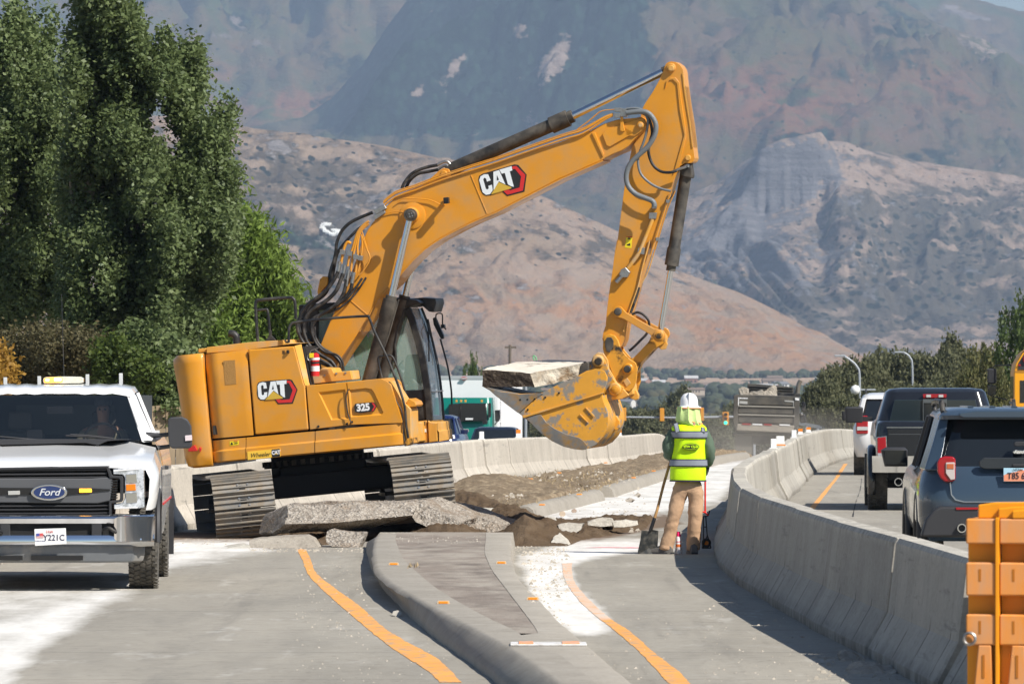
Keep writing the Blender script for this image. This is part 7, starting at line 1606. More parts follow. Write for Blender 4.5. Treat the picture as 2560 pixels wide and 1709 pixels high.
for k in range(6): T7.p('grille_slat', B3, [(108,945+k*22),(258,945+k*22),(258,951+k*22),(108,951+k*22)], -1.33, -1.29, m_chrome, 0)
T7.p('door_mirror', B3, [(535,725),(585,720),(588,800),(575,835),(540,835)], .6, .75, m_blk, .03); T7.p('mirror_arm', B3, [(530,860),(560,830),(566,836),(538,868)], .6, .65, m_blk, 0); T7.p('door_mirror', B3, [(412,830),(430,818),(455,820),(468,840),(460,862),(420,860)], -1.0, -.9, m_blk, .02); T7.p('side_window', B3, [(470,650),(498,655),(498,790),(470,800)], .15, .3, m_carglass, .01)
T7.p('sun_card', B3, [(250,800),(322,800),(322,818),(250,818)], .08, .12, m_wht, 0)
tr_l = mat('trailer_white', (.86, .86, .86), .5, var=.03); 
T7.mb('trailer', MB().loft([rrect(1.1, 1.28, 3.0, 16, .05, 2, xc=cx7), rrect(4.08, 1.28, 3.0, 16, .05, 2, xc=cx7)], close=True), tr_l)
T7.mb('trailer_top_rail', MB().loft([rrect(3.98, 1.30, 2.98, 16.02, .05, 2, xc=cx7), rrect(4.12, 1.30, 2.98, 16.02, .05, 2, xc=cx7)], close=True), mat('rail_grey', (.42,.44,.45), .5))
T7.p('trailer_emblem', B3, oval(233, 414, 30, 18, 20), 2.9, 2.99, mat('emblem_red', (.45,.12,.12), .5), 0); T7.p('trailer_emblem_band', B3, [(205,408),(262,408),(258,420),(208,420)], 2.88, 2.9, mat('emblem_grey', (.5,.5,.5), .5), 0)
for s in (-1, 1):
    for y_ in (-.2, 3.4, 4.6, 13.5, 14.8): wheel(T7.root, T7.L, cx7 + s*1.05, y_, .5, .28, s > 0)
for i, ch in enumerate('3277'): text('fleet_number', ch, .55, m_label_k, T7.root, T7.L @ Matrix.Translation((cx7 + 1.29, 3.6, 3.3 - i * .42)) @ Matrix.Rotation(R(90), 4, 'Z') @ UP)
def fcar(X, D, yaw, lab, **kw):
    T_ = frame(X, D, yaw, lab, 'car', 'parked_car', None, 'traffic on the far carriageway'); simple_car(T_, **kw); return T_
fcar(-.675, 225, -R(3), 'dark navy sedan in front of the green lorry', col=(.012, .018, .035), rear=False, W=.93)
fcar(-2.45, 190, -R(4), 'dark blue car mostly hidden behind the front of the excavator', col=(.008, .018, .08), rear=False, W=.93, H=1.5)
fcar(5.0, 330, -R(2), 'dark car partly behind the bottom of the bucket', col=(.02, .035, .05), rear=False, H=1.55, belt=1.0)
fcar(6.6, 345, R(2), 'small dark blue car right of the bucket behind the barrier', col=(.02, .03, .06), rear=False)
fcar(8.0, 352, R(2), 'dark grey estate car farthest right behind the barrier', col=(.05, .055, .06), rear=False, L_=5.0, W=1.0)
# silver pickup half hidden by the tail of the excavator
T8 = frame(-5.15, 122, -R(4.2), 'silver pickup half hidden behind the tail of the excavator', 'pickup truck', 'parked_pickup', None, 'traffic on the far carriageway')
psv = paint('silver_blue_paint', (.34, .38, .43), .3)
stack(T8, 'body', [(.45, .9, .1, 5.6, .2), (.6, .98, .0, 5.7, .2), (1.0, 1.0, .0, 5.7, .2), (1.12, .97, .05, 5.65, .2), (1.2, .9, .2, 5.5, .2)], psv)
stack(T8, 'cab', [(1.15, .92, 1.3, 4.0, .2), (1.75, .76, 2.0, 3.8, .2), (1.85, .7, 2.1, 3.7, .2)], m_carglass); stack(T8, 'roof', [(1.76, .78, 1.98, 3.82, .2), (1.86, .72, 2.1, 3.7, .2), (1.88, .5, 2.3, 3.5, .2)], psv)
for s in (-1, 1):
    T8.mb('headlight_housing', MB().box((s*.80 - .17, -.03, .62), (s*.80 + .17, .1, .90)), psv, bevel=.04); T8.mb('fog_lamp', MB().box((s*.80 - .11, -.045, .68), (s*.80 + .11, -.02, .82)), m_dark, bevel=.02); T8.mb('lamp_lens', MB().lathe([(0,-.06),(.04,-.055),(.045,-.04)], 14, 0, (s*.84, 0, .75), ax=1), m_clear)
    T8.mb('headlight', MB().box((s*.86 - .07, -.02, .98), (s*.86 - .02, .1, 1.18)), m_clear); T8.mb('bumper_gap', MB().box((s*.55 - .35, -.012, .93), (s*.55 + .4, .0, .96)), m_dark)
    for y_ in (.95, 4.6): wheel(T8.root, T8.L, s*.86, y_, .40, .27, s > 0)
T8.mb('grille', MB().box((-.6, -.03, .62), (.6, .0, 1.05)), m_plas, bevel=.02)
T9 = frame(-3.2, 138, -R(4.2), 'white car seen under the excavator behind the barrier', 'car', 'parked_car', None, 'traffic on the far carriageway'); simple_car(T9, (.8, .82, .84), rear=False, H=1.5, L_=4.6)
# ================================================================== PEOPLE
def skin_mesh(name, chains, m, parent, M, sub=2, root=0, smooth_=True, **props):
    """chains: lists of (point, radius); chains may begin at an earlier point (index)"""
    vs, es, rs = [], [], []
    for ch in chains:
        prev = None
        for it in ch:
            if isinstance(it, int): prev = it; continue
            p, r = it; vs.append(p); rs.append(r if isinstance(r, tuple) else (r, r)); i = len(vs) - 1
            if prev is not None: es.append((prev, i))
            prev = i
    me = bpy.data.meshes.new(name); me.from_pydata([tuple(v) for v in vs], es, []); me.materials.append(m)
    o = bpy.data.objects.new(name, me); COL.objects.link(o); o.parent = parent; o.matrix_local = M
    sk = o.modifiers.new('s', 'SKIN'); sk.use_smooth_shade = True; sk.branch_smoothing = .6
    for i, v in enumerate(me.skin_vertices[0].data): v.radius = rs[i]; v.use_root = (i == root)
    ss = o.modifiers.new('ss', 'SUBSURF'); ss.levels = sub; ss.render_levels = sub
    bpy.context.view_layer.update()
    m2 = bpy.data.meshes.new_from_object(o.evaluated_get(bpy.context.evaluated_depsgraph_get())); o.modifiers.clear(); o.data = m2; m2.name = name
    m2.polygons.foreach_set("use_smooth", [True] * len(m2.polygons))
    for k, v in props.items(): o[k] = v
    return o
def rough_up(o, amp, freq, seed=0, stretch=(1, 1, 1)):
    me = o.data; n = len(me.vertices); co = np.empty(n * 3, np.float32); me.vertices.foreach_get("co", co); co = co.reshape(-1, 3)
    nn = np.empty(n * 3, np.float32); me.vertices.foreach_get("normal", nn); nn = nn.reshape(-1, 3); q = co * np.array(stretch) * freq + seed
    k = (ridged(q[:, 0] + q[:, 1], q[:, 2] + q[:, 1] * .7, 3) - .5) * amp; co = co + nn * k[:, None]; me.vertices.foreach_set("co", co.ravel()); me.update()
m_skin = mat('skin', (.50, .30, .21), .5); m_vest = mat('hi_vis_yellow', (.62, .95, .0), .6, bump=.003, bs=60); m_green = mat('green_jacket', (.095, .14, .095), .8, var=.15, vs=6, bump=.006, bs=18)
m_tan = mat('tan_work_trousers', (.50, .32, .195), .9, var=.15, vs=5, bump=.012, bs=12); m_boot = mat('dusty_boots', (.13, .12, .11), .8, var=.3, vs=6); m_glove = mat('dark_glove', (.03, .035, .04), .8)
m_grey_r = mat('reflective_grey', (.23, .25, .29), .45); m_navy = mat('dark_band', (.035, .03, .05), .7); m_neon = mat('neck_shade_cloth', (.52, .68, .26), .8, var=.08, vs=8, bump=.006, bs=24); m_orb = mat('orange_binding', (.95, .28, .08), .6)
XW, DW = (1725 - 1280) * 79.8 / FPX, 79.8
WM = Matrix.Translation((XW, DW, 0)); wk = thing('person', 'worker in white hard hat and yellow safety vest seen from behind', 'person', (XW, DW, 0))
def wv(x, y, b=0.0): return ray_plane(*W1(x, y), WM, b)
I4 = Matrix.Identity(4)
sc_ = 1.0
body = [[(wv(500, 800, .0), (.15, .11)), (wv(500, 700, .0), (.135, .10)), (wv(500, 560, .02), (.15, .11)), (wv(505, 440, .02), (.15, .10)), (wv(506, 390, .03), (.06, .06)), (wv(506, 330, .05), (.055, .06)), (wv(508, 270, .06), (.075, .095)), (wv(508, 215, .06), (.07, .085))],
        [3, (wv(395, 432, .02), .06), (wv(355, 520, .0), .05), (wv(345, 610, .03), .045), (wv(372, 625, .20), .035), (wv(398, 640, .33), .03)],
        [3, (wv(628, 435, .02), .06), (wv(660, 540, .0), .05), (wv(668, 620, .02), .045), (wv(655, 680, .12), .034), (wv(650, 706, .20), .03)],
        [0, (wv(440, 860, .0), .095), (wv(410, 1040, -.02), .065), (wv(340, 1310, .0), .045), (wv(335, 1360, .0), .045)],
        [0, (wv(560, 860, .0), .095), (wv(560, 1060, -.03), .065), (wv(540, 1310, .0), .045), (wv(540, 1360, .0), .045)]]
skin_mesh('body', body, m_skin, wk, I4)
tr = skin_mesh('trousers', [[(wv(500, 775, .0), (.165, .125)), (wv(500, 835, .0), (.175, .135))], [1, (wv(440, 905, .0), (.118, .115)), (wv(420, 985, .0), (.095, .098)), (wv(402, 1060, -.03), (.080, .084)), (wv(372, 1170, -.02), (.076, .08)), (wv(345, 1280, .0), (.076, .082)), (wv(330, 1350, .0), (.080, .088)), (wv(328, 1362, .0), (.080, .09))],
        [1, (wv(562, 905, .0), (.12, .12)), (wv(566, 985, .0), (.098, .10)), (wv(560, 1065, -.03), (.084, .088)), (wv(554, 1170, -.02), (.080, .083)), (wv(546, 1290, .0), (.078, .083)), (wv(540, 1356, .0), (.075, .082)), (wv(540, 1368, .0), (.075, .082))]], m_tan, wk, I4)
rough_up(tr, .026, 15, 3, (.4, .4, 1.5))
jk = skin_mesh('jacket', [[(wv(500, 720, .0), (.17, .12)), (wv(500, 560, .02), (.175, .125)), (wv(504, 440, .02), (.17, .11)), (wv(506, 392, .03), (.075, .075))],
        [2, (wv(392, 436, .02), (.088, .09)), (wv(362, 510, .0), (.080, .085)), (wv(346, 590, .0), (.075, .08)), (wv(362, 622, .12), (.066, .066)), (wv(385, 634, .26), (.052, .052))],
        [2, (wv(630, 440, .02), (.080, .09)), (wv(655, 530, .0), (.070, .08)), (wv(668, 610, .01), (.066, .072)), (wv(662, 670, .08), (.055, .06)), (wv(656, 692, .12), (.046, .05))]], m_green, wk, I4)
rough_up(jk, .04, 12, 8)
# vest: shell of rings from hem to shoulders
def vring(y, xl, xr, dep, n=28, sq=2.6, b0=.0):
    a, c = wv(xl, y, 0), wv(xr, y, 0); cx, hw = (a.x + c.x) / 2, (c.x - a.x) / 2; pts = []
    for k in range(n):
        t = 2 * math.pi * k / n; ct, st_ = math.cos(t), math.sin(t)
        x = cx + hw * math.copysign(abs(ct) ** (2 / sq), ct); yy = b0 + dep * math.copysign(abs(st_) ** (2 / sq), st_)
        pts.append((x, yy + .006 * math.sin(7 * t + y * .012), (a.z + c.z) / 2))
    return pts
V_R = [(822,362,640,.165),(790,360,642,.168),(740,362,643,.166),(700,364,643,.162),(650,372,640,.158),(600,382,636,.155),(545,390,634,.156),(490,392,640,.158),(450,380,645,.156),(420,372,648,.146),(402,372,645,.125),(388,388,630,.10),(376,415,610,.08)]
vest = MB().loft([vring(y, a, b, d_) for y, a, b, d_ in V_R], close=True).build('vest', m_vest, wk, sm=60)
rough_up(vest, .004, 7, 2, (1.6, 1, .5))
def band(y0, y1, m, nm, g_=.006, par=vest):
    def at_y(y):
        ys = [v[0] for v in V_R][::-1]; A = [np.interp(y, ys, [v[k] for v in V_R][::-1]) for k in (1, 2, 3)]; s = 668 * g_
        return vring(y, A[0] - s, A[1] + s, A[2] + g_)
    return MB().loft([at_y(y) for y in np.linspace(y0, y1, 4)], close=True, cap=False).build(nm, m, par, sm=60)
band(428, 486, m_navy, 'band_edge', .015); band(437, 477, m_grey_r, 'reflective_band', .019); band(648, 706, m_navy, 'band_edge', .015); band(656, 698, m_grey_r, 'reflective_band', .019); band(812, 824, m_navy, 'hem', .008)
for pts in ([(386,372),(424,366),(438,432),(402,440)], [(604,398),(632,402),(640,436),(604,432)]):
    for nm, m, g_ in (('band_edge', m_navy, 0), ('reflective_band', m_grey_r, 6)):
        q = [(x + (g_ if i in (0, 3) else -g_), y) for i, (x, y) in enumerate(pts)]; P0 = [wv(x, y, -.150 + max(0, (420 - y)) * .0016 - (.004 if g_ else 0)) for x, y in q]
        mbx = MB(); mbx.add([tuple(p) for p in P0] + [tuple(p + Vector((0, .02, 0))) for p in P0], [(0,1,2,3),(4,7,6,5),(0,4,5,1),(1,5,6,2),(2,6,7,3),(3,7,4,0)]); mbx.build(nm, m, vest)
lg = MB().prism([(p.x, p.z) for p in [wv(x, y, -.178) for x, y in oval(525, 552, 66, 27)]], -.185, -.16).build('logo_oval', m_label_k, vest)
MB().prism([(p.x, p.z) for p in [wv(x, y, -.178) for x, y in oval(525, 552, 60, 22)]], -.187, -.18).build('logo_ring', m_vest, lg); MB().prism([(p.x, p.z) for p in [wv(x, y, -.178) for x, y in oval(525, 552, 55, 18)]], -.189, -.18).build('logo_field', m_label_k, lg)
text('logo_text', 'WW Clyde', .037, m_vest, lg, Matrix.Translation(wv(525, 552, -.191)) @ UP, off=.0012)
# neck shade, hat
rg = []
for y, a, b, d_ in [(238,420,585,.10),(270,418,586,.115),(310,412,592,.125),(345,408,598,.13),(372,420,606,.13),(398,470,616,.12)]:
    r_ = vring(y, a, b, d_, b0=.03, sq=2.2); rg.append([(x, yy + .01 * math.sin(9 * k * .224), z + (0 if y < 340 else (x - r_[0][0]) * -.16 * (y - 340) / 60)) for k, (x, yy, z) in enumerate(r_)])
ns = MB().loft(rg, close=True, cap=False).build('neck_shade', m_neon, wk, sm=60); rough_up(ns, .03, 12, 5, (2.2, 1, .25))
def rimb(i, m, nm, dz): 
    r0 = [(x, yy, z + dz) for x, yy, z in rg[-1]]; c = Vector((sum(p[0] for p in r0) / len(r0), .03, 0)); r1 = [(c.x + (x - c.x) * 1.03, .03 + (yy - .03) * 1.04, z) for x, yy, z in r0]
    return MB().loft([r1, [(x, yy, z - .012) for x, yy, z in r1]], close=True, cap=False).build(nm, m, ns, sm=60)
rimb(0, m_orb, 'orange_binding', .045); rimb(0, m_grey_r, 'grey_binding', .030); rimb(0, m_orb, 'orange_binding', .016)
ht = wv(510, 240, .05); pr = [(0, .165), (.03, .163), (.065, .148), (.092, .115), (.103, .075), (.106, .03), (.108, .012), (.142, -.004), (.146, -.010), (.108, .0), (.1, .0)]
hat = MB().lathe(pr, 36).build('hard_hat', mat('white_hat_shell', (.86, .86, .86), .25, coat=.5), wk, Matrix.Translation(ht), sm=50)
MB().lathe([(.112, .0), (.147, -.009), (.149, -.018), (.112, -.010)], 36).build('orange_brim', m_orb, hat, sm=50)
MB().prism([(-.012, .02), (.012, .02), (.008, .168), (-.008, .168)], -.11, .09).build('hat_ridge', hat.data.materials[0], hat, Matrix.Translation((0, 0, 0)) , bevel=.006)
# face, turned away: nose and ears under the cloth
hd = wv(508, 262, .06)
MB().prism([(-.015, -.02), (.015, -.02), (.006, .03), (-.006, .03)], .095, .125).build('nose', m_skin, wk, Matrix.Translation((hd.x, hd.y - .06 + .06, hd.z)), bevel=.006)
# boots
for (x0, x1, yb_, yaw, cx_) in ((190, 365, 1404, R(68), 305), (490, 590, 1408, R(8), 540)):
    p = wv(cx_, 1408, 0); mb = MB(); rings = []
    for yy, w_, h_ in ((-.12, .036, .07), (-.10, .045, .12), (-.03, .05, .13), (.05, .053, .095), (.13, .055, .075), (.19, .045, .06), (.215, .03, .04)):
        rings.append([(-w_, yy, .0), (-w_ * 1.02, yy, .03), (-w_ * .8, yy, h_ * .8), (0, yy, h_), (w_ * .8, yy, h_ * .8), (w_ * 1.02, yy, .03), (w_, yy, .0)])
    mb.loft(rings, close=True); b_ = mb.build('boot', m_boot, wk, Matrix.Translation((p.x, p.y, 0)) @ Matrix.Rotation(yaw, 4, 'Z'), sm=60, bevel=.006)
    mb = MB(); mb.loft([[(-w_ * 1.08, yy, 0), (w_ * 1.08, yy, 0), (w_ * 1.08, yy, .022), (-w_ * 1.08, yy, .022)] for yy, w_ in ((-.125, .036), (-.03, .05), (.13, .055), (.2, .045), (.222, .03))], close=True); mb.build('sole', m_plas, b_)
# hands: palm and five bent fingers
def hand(name, w_, d, up, parent, mtl, side=1):
    """w_ wrist point, d direction of the hand, up back of the hand"""
    d = Vector(d).normalized(); up = Vector(up).normalized(); sd_ = d.cross(up).normalized() * side; w_ = Vector(w_)
    ch = [[(w_, .026), (w_ + d * .05, (.038, .018)), (w_ + d * .085, (.040, .016))]]
    for k, (o_, L_) in enumerate(((-.030, .070), (-.010, .080), (.011, .076), (.030, .060))):
        b_ = w_ + d * .085 + sd_ * o_; ch.append([2, (b_, .010), (b_ + d * L_ * .45 - up * .008, .0095), (b_ + d * L_ * .7 - up * .032, .009), (b_ + d * L_ * .62 - up * .052, .008)])
    b_ = w_ + d * .03 - sd_ * .034; ch.append([0, (b_, .012), (b_ + d * .03 - sd_ * .018 - up * .015, .011), (b_ + d * .055 - sd_ * .012 - up * .035, .009)])
    return skin_mesh(name, ch, mtl, parent, I4, sub=1)
hand('hand', wv(655, 694, .14), (-.05, .35, -1), (1, .1, 0), wk, m_glove, 1)
hand('hand', wv(392, 640, .30), (.5, .5, .1), (0, -.2, 1), wk, m_glove, -1)
# ---- shovel leaning in his hand, paint can and the black-and-red marking wand stand
sh_ = thing('shovel', 'square shovel with worn wooden handle standing on the road beside the worker', 'shovel', tuple(WM @ wv(195, 1395, -.02)))
def sv(x, y, b): return WM @ wv(x, y, b) - sh_.location
SHI = Matrix.Identity(4)
MB().tube([sv(215, 1190, -.03), sv(262, 1040, .04), sv(310, 850, .12), sv(372, 640, .22)], [.018, .017, .017, .018], 10).build('handle', mat('worn_wood', (.30, .15, .05), .5, var=.4, vs=9, dirt=(.55, .33, .12), dirt_amt=.42, ds=5), sh_, sm=50)
MB().tube([sv(196, 1225, -.03), sv(212, 1195, -.035), sv(240, 1110, -.01)], [.012, .022, .021], 10).build('socket', m_blk, sh_, sm=50)
bl_p = [(138,1206),(190,1212),(218,1200),(270,1210),(262,1362),(258,1392),(205,1402),(112,1398),(106,1380),(128,1280)]
q = [sv(x, y, -.04 + .05 * (1 if x < 140 or x > 250 else 0)) for x, y in bl_p]; cq_ = sum(q, Vector()) / len(q) + Vector((0, .05, 0))
mb = MB(); mb.loft([[tuple(p) for p in q], [tuple(p.lerp(cq_, .45)) for p in q], [tuple(cq_)] * len(q)], close=True); mb.build('blade', mat('shovel_steel', (.035, .037, .036), .45, metal=.4, dirt=(.14, .13, .11), dirt_amt=.4, ds=12), sh_, sm=60)
cn = WM @ wv(427, 1350, .05); can = thing('spray_can', 'white marking paint can with pink cap beside the worker\'s boot', 'spray can', (cn.x, cn.y, 0)); s0 = .0335
MB().lathe([(0, 0), (s0, 0), (s0 + .001, .004), (s0, .19), (s0 * .75, .208), (0, .21)], 24).build('can_body', m_wht, can, sm=35)
for z0_, z1_, m in ((.08, .115, mat('can_orange', (.75,.18,.04), .4)), (.04, .07, mat('can_grey', (.5,.48,.5), .4)), (.135, .15, mat('can_pink', (.8,.35,.4), .4))): MB().lathe([(s0 + .0012, z0_), (s0 + .0012, z1_)], 24).build('label_band', m, can, sm=35)
MB().lathe([(s0 * .8, .205), (s0 * .8, .225), (s0 * .62, .25), (s0 * .55, .262), (0, .264)], 20).build('cap', mat('pink_cap', (.85, .02, .16), .4), can, sm=35)
wd = WM @ wv(650, 1330, .35); wa = thing('marking_wand', 'red handled marking wand with black wheel frame standing by the barrier', 'marking wand', (wd.x, wd.y, 0))
def wz(x, y, b): return WM @ wv(x, y, b) - wa.location
m_redr = mat('red_rod', (.75, .03, .02), .4)
MB().tube([wz(636, 815, .35), wz(636, 1065, .35)], .011, 8).build('handle_rod', m_redr, wa); MB().tube([wz(605, 1060, .3), wz(636, 1066, .35), wz(662, 1090, .35)], .011, 8).build('handle_rod', m_redr, wa)
for a, b_ in ((((622,1090)), (624,1350)), ((640,1090), (652,1250)), ((652,1240), (682,1345)), ((652,1250), (612,1345)), ((662,1090), (672,1050)), ((612,1345), (682,1345)), ((618,1100), (662,1092)), ((628,1180), (648,1180))): MB().tube([wz(*a, .35), wz(*b_, .35)], .008, 6).build('frame_bar', m_blk, wa)
MB().lathe([(.01, -.02), (.055, -.018), (.06, 0), (.055, .018), (.01, .02)], 20, 0, tuple(wz(645, 1305, .38)), ax=1).build('wheel', m_blk, wa, sm=50); MB().lathe([(0, -.03), (.025, -.03), (.025, .03), (0, .03)], 14, 0, tuple(wz(645, 1305, .38)), ax=1).build('wheel_hub', m_amber, wa, sm=50)

# ---- operator in the cab and driver of the pickup
def sitter(name, label, pos, shirt, face_dir, par_sc=1.0, reach=None):
    t = thing(name, label, 'person', pos); f = Vector(face_dir).normalized(); sd_ = Vector((f.y, -f.x, 0)); U_ = Vector((0, 0, 1))
    P_ = lambda a, b, c: Vector((0, 0, 0)) + sd_ * a + f * b + U_ * c
    skin_mesh('body', [[(P_(0,0,.05), .13), (P_(0,-.02,.3), .14), (P_(0,0,.5), (.15, .10)), (P_(0,.02,.60), .055), (P_(0,.03,.70), (.075, .09)), (P_(0,.03,.78), (.07, .08))],
        [2, (P_(-.19,.02,.50), .05), (P_(-.23,.10,.28), .045), (P_(-.18,.36,.25), .035), (P_(-.16,.45,.28), .03)], [2, (P_(.19,.02,.50), .05), (P_(.23,.10,.28), .045), (P_(.18,.36,.25), .035), (P_(.16,.45,.28), .03)],
        [0, (P_(-.10,.15,.02), .085), (P_(-.12,.45,.03), .065), (P_(-.12,.5,-.35), .05)], [0, (P_(.10,.15,.02), .085), (P_(.12,.45,.03), .065), (P_(.12,.5,-.35), .05)]], m_skin, t, I4, sub=1)
    skin_mesh('shirt', [[(P_(0,0,.05), .15), (P_(0,-.02,.3), .165), (P_(0,0,.5), (.175, .12)), (P_(0,.02,.57), .07)], [2, (P_(-.19,.02,.49), .075), (P_(-.23,.10,.30), .065), (P_(-.21,.2,.27), .06)], [2, (P_(.19,.02,.49), .075), (P_(.23,.10,.30), .065), (P_(.21,.2,.27), .06)]], shirt, t, I4, sub=1)
    h_ = MB().lathe([(0, .11), (.05, .10), (.085, .06), (.09, 0), (.085, -.01)], 18).build('cap', mat('cap_cloth', (.05, .05, .06), .8), t, Matrix.Translation(P_(0, .02, .77)), sm=50)
    for s in (-1, 1): MB().lathe([(0, -.012), (.012, 0), (0, .012)], 8, 0, tuple(P_(s*.028, .115, .72)), ax=1).build('eye', m_plas, t)
    MB().lathe([(0, -.02), (.012, 0), (0, .02)], 8, 0, tuple(P_(0, .125, .695))).build('nose', m_skin, t)
    return t
op = EXM @ EV(Z1, 1420, 890, .78)
sitter('person', 'excavator operator in a bright green shirt sitting in the cab', tuple(op + Vector((0, 0, -.05))), mat('bright_green_shirt', (.10, .55, .02), .8), (1, -.17, 0))
dv = T1.M @ Vector((.42, 2.55, 1.02)); sitter('person', 'driver behind the wheel of the white pickup truck', tuple(dv), mat('sand_shirt', (.35, .32, .22), .8), (-.03, -1, 0))

# ---- orange water-filled plastic barrier at the right edge
m_ob = mat('sun_orange_plastic', (.88, .33, .01), .4, var=.04); m_obf = mat('dusty_shaded_orange_plastic', (.82, .30, .05), .7, var=.1, vs=3, dirt=(.52, .32, .20), dirt_amt=.38, ds=3, stretch=(1, 1, .3))  # one plastic, sun and shade put into two colours; the faces also dusty
D0_ = 37.6; ob0 = at(*OZ(345, 1568), D0_); 
XB = at(*OZ(348, 300), D0_).x
def barrier_unit(X, D, lab, yaw):
    t = thing('plastic_barrier', lab, 'plastic barrier', (X, D, 0), R(yaw), 'orange plastic barriers at the right edge'); H_ = 1.40; t.scale = (.895, .895, .895)
    k = D / FPX; Wd = .190
    # outline of the front face: steps of ledges and recesses in height
    lv = [(H_, H_ - .165, .0), (H_ - .165, H_ - .285, .11), (H_ - .285, H_ - .475, .0), (H_ - .475, H_ - .60, .11), (H_ - .60, H_ - .82, .0)]
    z = H_; rows = [(0, .155, .0, m_obf), (.155, .27, .12, m_ob), (.27, .475, .0, m_obf), (.475, .59, .12, m_ob), (.59, .78, .0, m_obf), (.78, H_, .07, m_ob)]
    for j in range(5):
        x0 = j * (Wd + .018); 
        for (a, c, dp, m) in rows:
            MB().box((x0 + .004, dp, H_ - c), (x0 + Wd, .52, H_ - a)).build('face_panel' if dp == 0 else 'recess', m, t, bevel=.012 if dp == 0 else 0)
        for (a, c) in ((.31, .385), (.63, .71)):
            MB().box((x0 + Wd * .44, -.002, H_ - c), (x0 + Wd * .52, .03, H_ - a)).build('slot', mat('slot_orange', (.45,.15,.01), .6) if not bpy.data.materials.get('slot_orange') else bpy.data.materials['slot_orange'], t)
        MB().prism([(x0 + Wd * .10, 0), (x0 + Wd * .99, 0), (x0 + Wd * .85, .62), (x0 + Wd * .42, .62)], .0, .1).build('foot_rib', m_obf, t, bevel=.01)
        MB().box((x0 + Wd * .56, -.004, .42), (x0 + Wd * .64, .03, .56)).build('slot', bpy.data.materials['slot_orange'], t)
        MB().box((x0 + Wd - .002, -.012, 0), (x0 + Wd + .020, .10, H_ + .008)).build('seam_rib', m_ob, t, bevel=.004)
    for (x0, y0, x1, h_) in ((.072, .06, .9, .10), (.20, .03, 1.0, .075), (.29, .0, 1.1, .06)):
        MB().loft([[(x0, y0 + .0, H_), (x0, y0 + .0, H_ + h_ * .85), (x0 + .1, y0 + .0, H_ + h_), (x1, y0, H_ + h_ * 1.08), (x1, y0, H_)], [(x0, y0 + .13, H_), (x0, y0 + .13, H_ + h_ * .85), (x0 + .1, y0 + .13, H_ + h_), (x1, y0 + .13, H_ + h_ * 1.08), (x1, y0 + .13, H_)]], close=True).build('top_rib', m_ob, t, bevel=.01)
    MB().lathe([(.035, -.01), (.045, 0), (.035, .01), (.027, 0), (.035, -.01)], 24, 0, (.03, -.02, .66), ax=1).build('lifting_ring', m_stl, t, sm=50)
    return t
barrier_unit(XB, D0_, 'orange plastic water barrier standing before the end of the concrete row', -11)
# ================================================================== TREES, TOWN, STREET FURNITURE
def leaf_mat(name, a, b_, gloss=.45, trans_=.0, back=None):
    g = NT(name, gloss); g.b.inputs["Specular IOR Level"].default_value = .3
    r = g.attr('tone'); c = g.mix(r, a, b_)
    if back: c = g.mix(g.rng(r, .95, .98), c, back)
    g.l.new(c if hasattr(c, 'links') else c, g.b.inputs["Base Color"])
    # leaves let some light through
    tr_ = g.n.new("ShaderNodeBsdfTranslucent"); g.l.new(c, tr_.inputs[0]); ms = g.n.new("ShaderNodeMixShader"); ms.inputs[0].default_value = .35
    out = g.n["Material Output"]; g.l.new(g.b.outputs[0], ms.inputs[1]); g.l.new(tr_.outputs[0], ms.inputs[2]); g.l.new(ms.outputs[0], out.inputs[0])
    return g.m
def leaves(rs, C, sig, n_per, size, elong=1.5, upb=.0):
    """C cluster centres (n,3), sig (3,) spread; returns quad verts, faces, tone"""
    n = len(C) * n_per; P = np.repeat(C, n_per, 0) + rs.normal(0, 1, (n, 3)) * sig
    a = rs.normal(0, 1, (n, 3)); a[:, 2] = a[:, 2] * .7 - upb; a /= np.linalg.norm(a, axis=1)[:, None]
    b = rs.normal(0, 1, (n, 3)); b -= (b * a).sum(1)[:, None] * a; b /= np.linalg.norm(b, axis=1)[:, None]
    s = size * rs.uniform(.6, 1.25, n)[:, None]; L_ = a * s * elong * .5; W_ = b * s * .5; cn_ = np.cross(a, b) * s * .12
    v = np.stack([P - L_, P + W_ * .9 + cn_, P + L_, P - W_ * .9 + cn_], 1).reshape(-1, 3)
    f = np.arange(n * 4).reshape(-1, 4); tone = np.clip(np.repeat(rs.uniform(0, 1, len(C)), n_per) * .45 + rs.uniform(0, 1, n) * .6, 0, 1)
    return v, f, np.repeat(tone, 4)
def leaf_obj(name, v, f, tone, m, parent, loc):
    o = raw(name, v - np.array(loc), f, m, parent, sm=False); a = o.data.attributes.new('tone', 'FLOAT', 'POINT'); a.data.foreach_set("value", tone.astype(np.float32)); return o
m_bark = mat('pale_bark', (.30, .26, .20), .9, var=.3, vs=4, bump=.02, bs=12); m_bark_d = mat('dark_bark', (.10, .08, .06), .9, var=.3, vs=4)
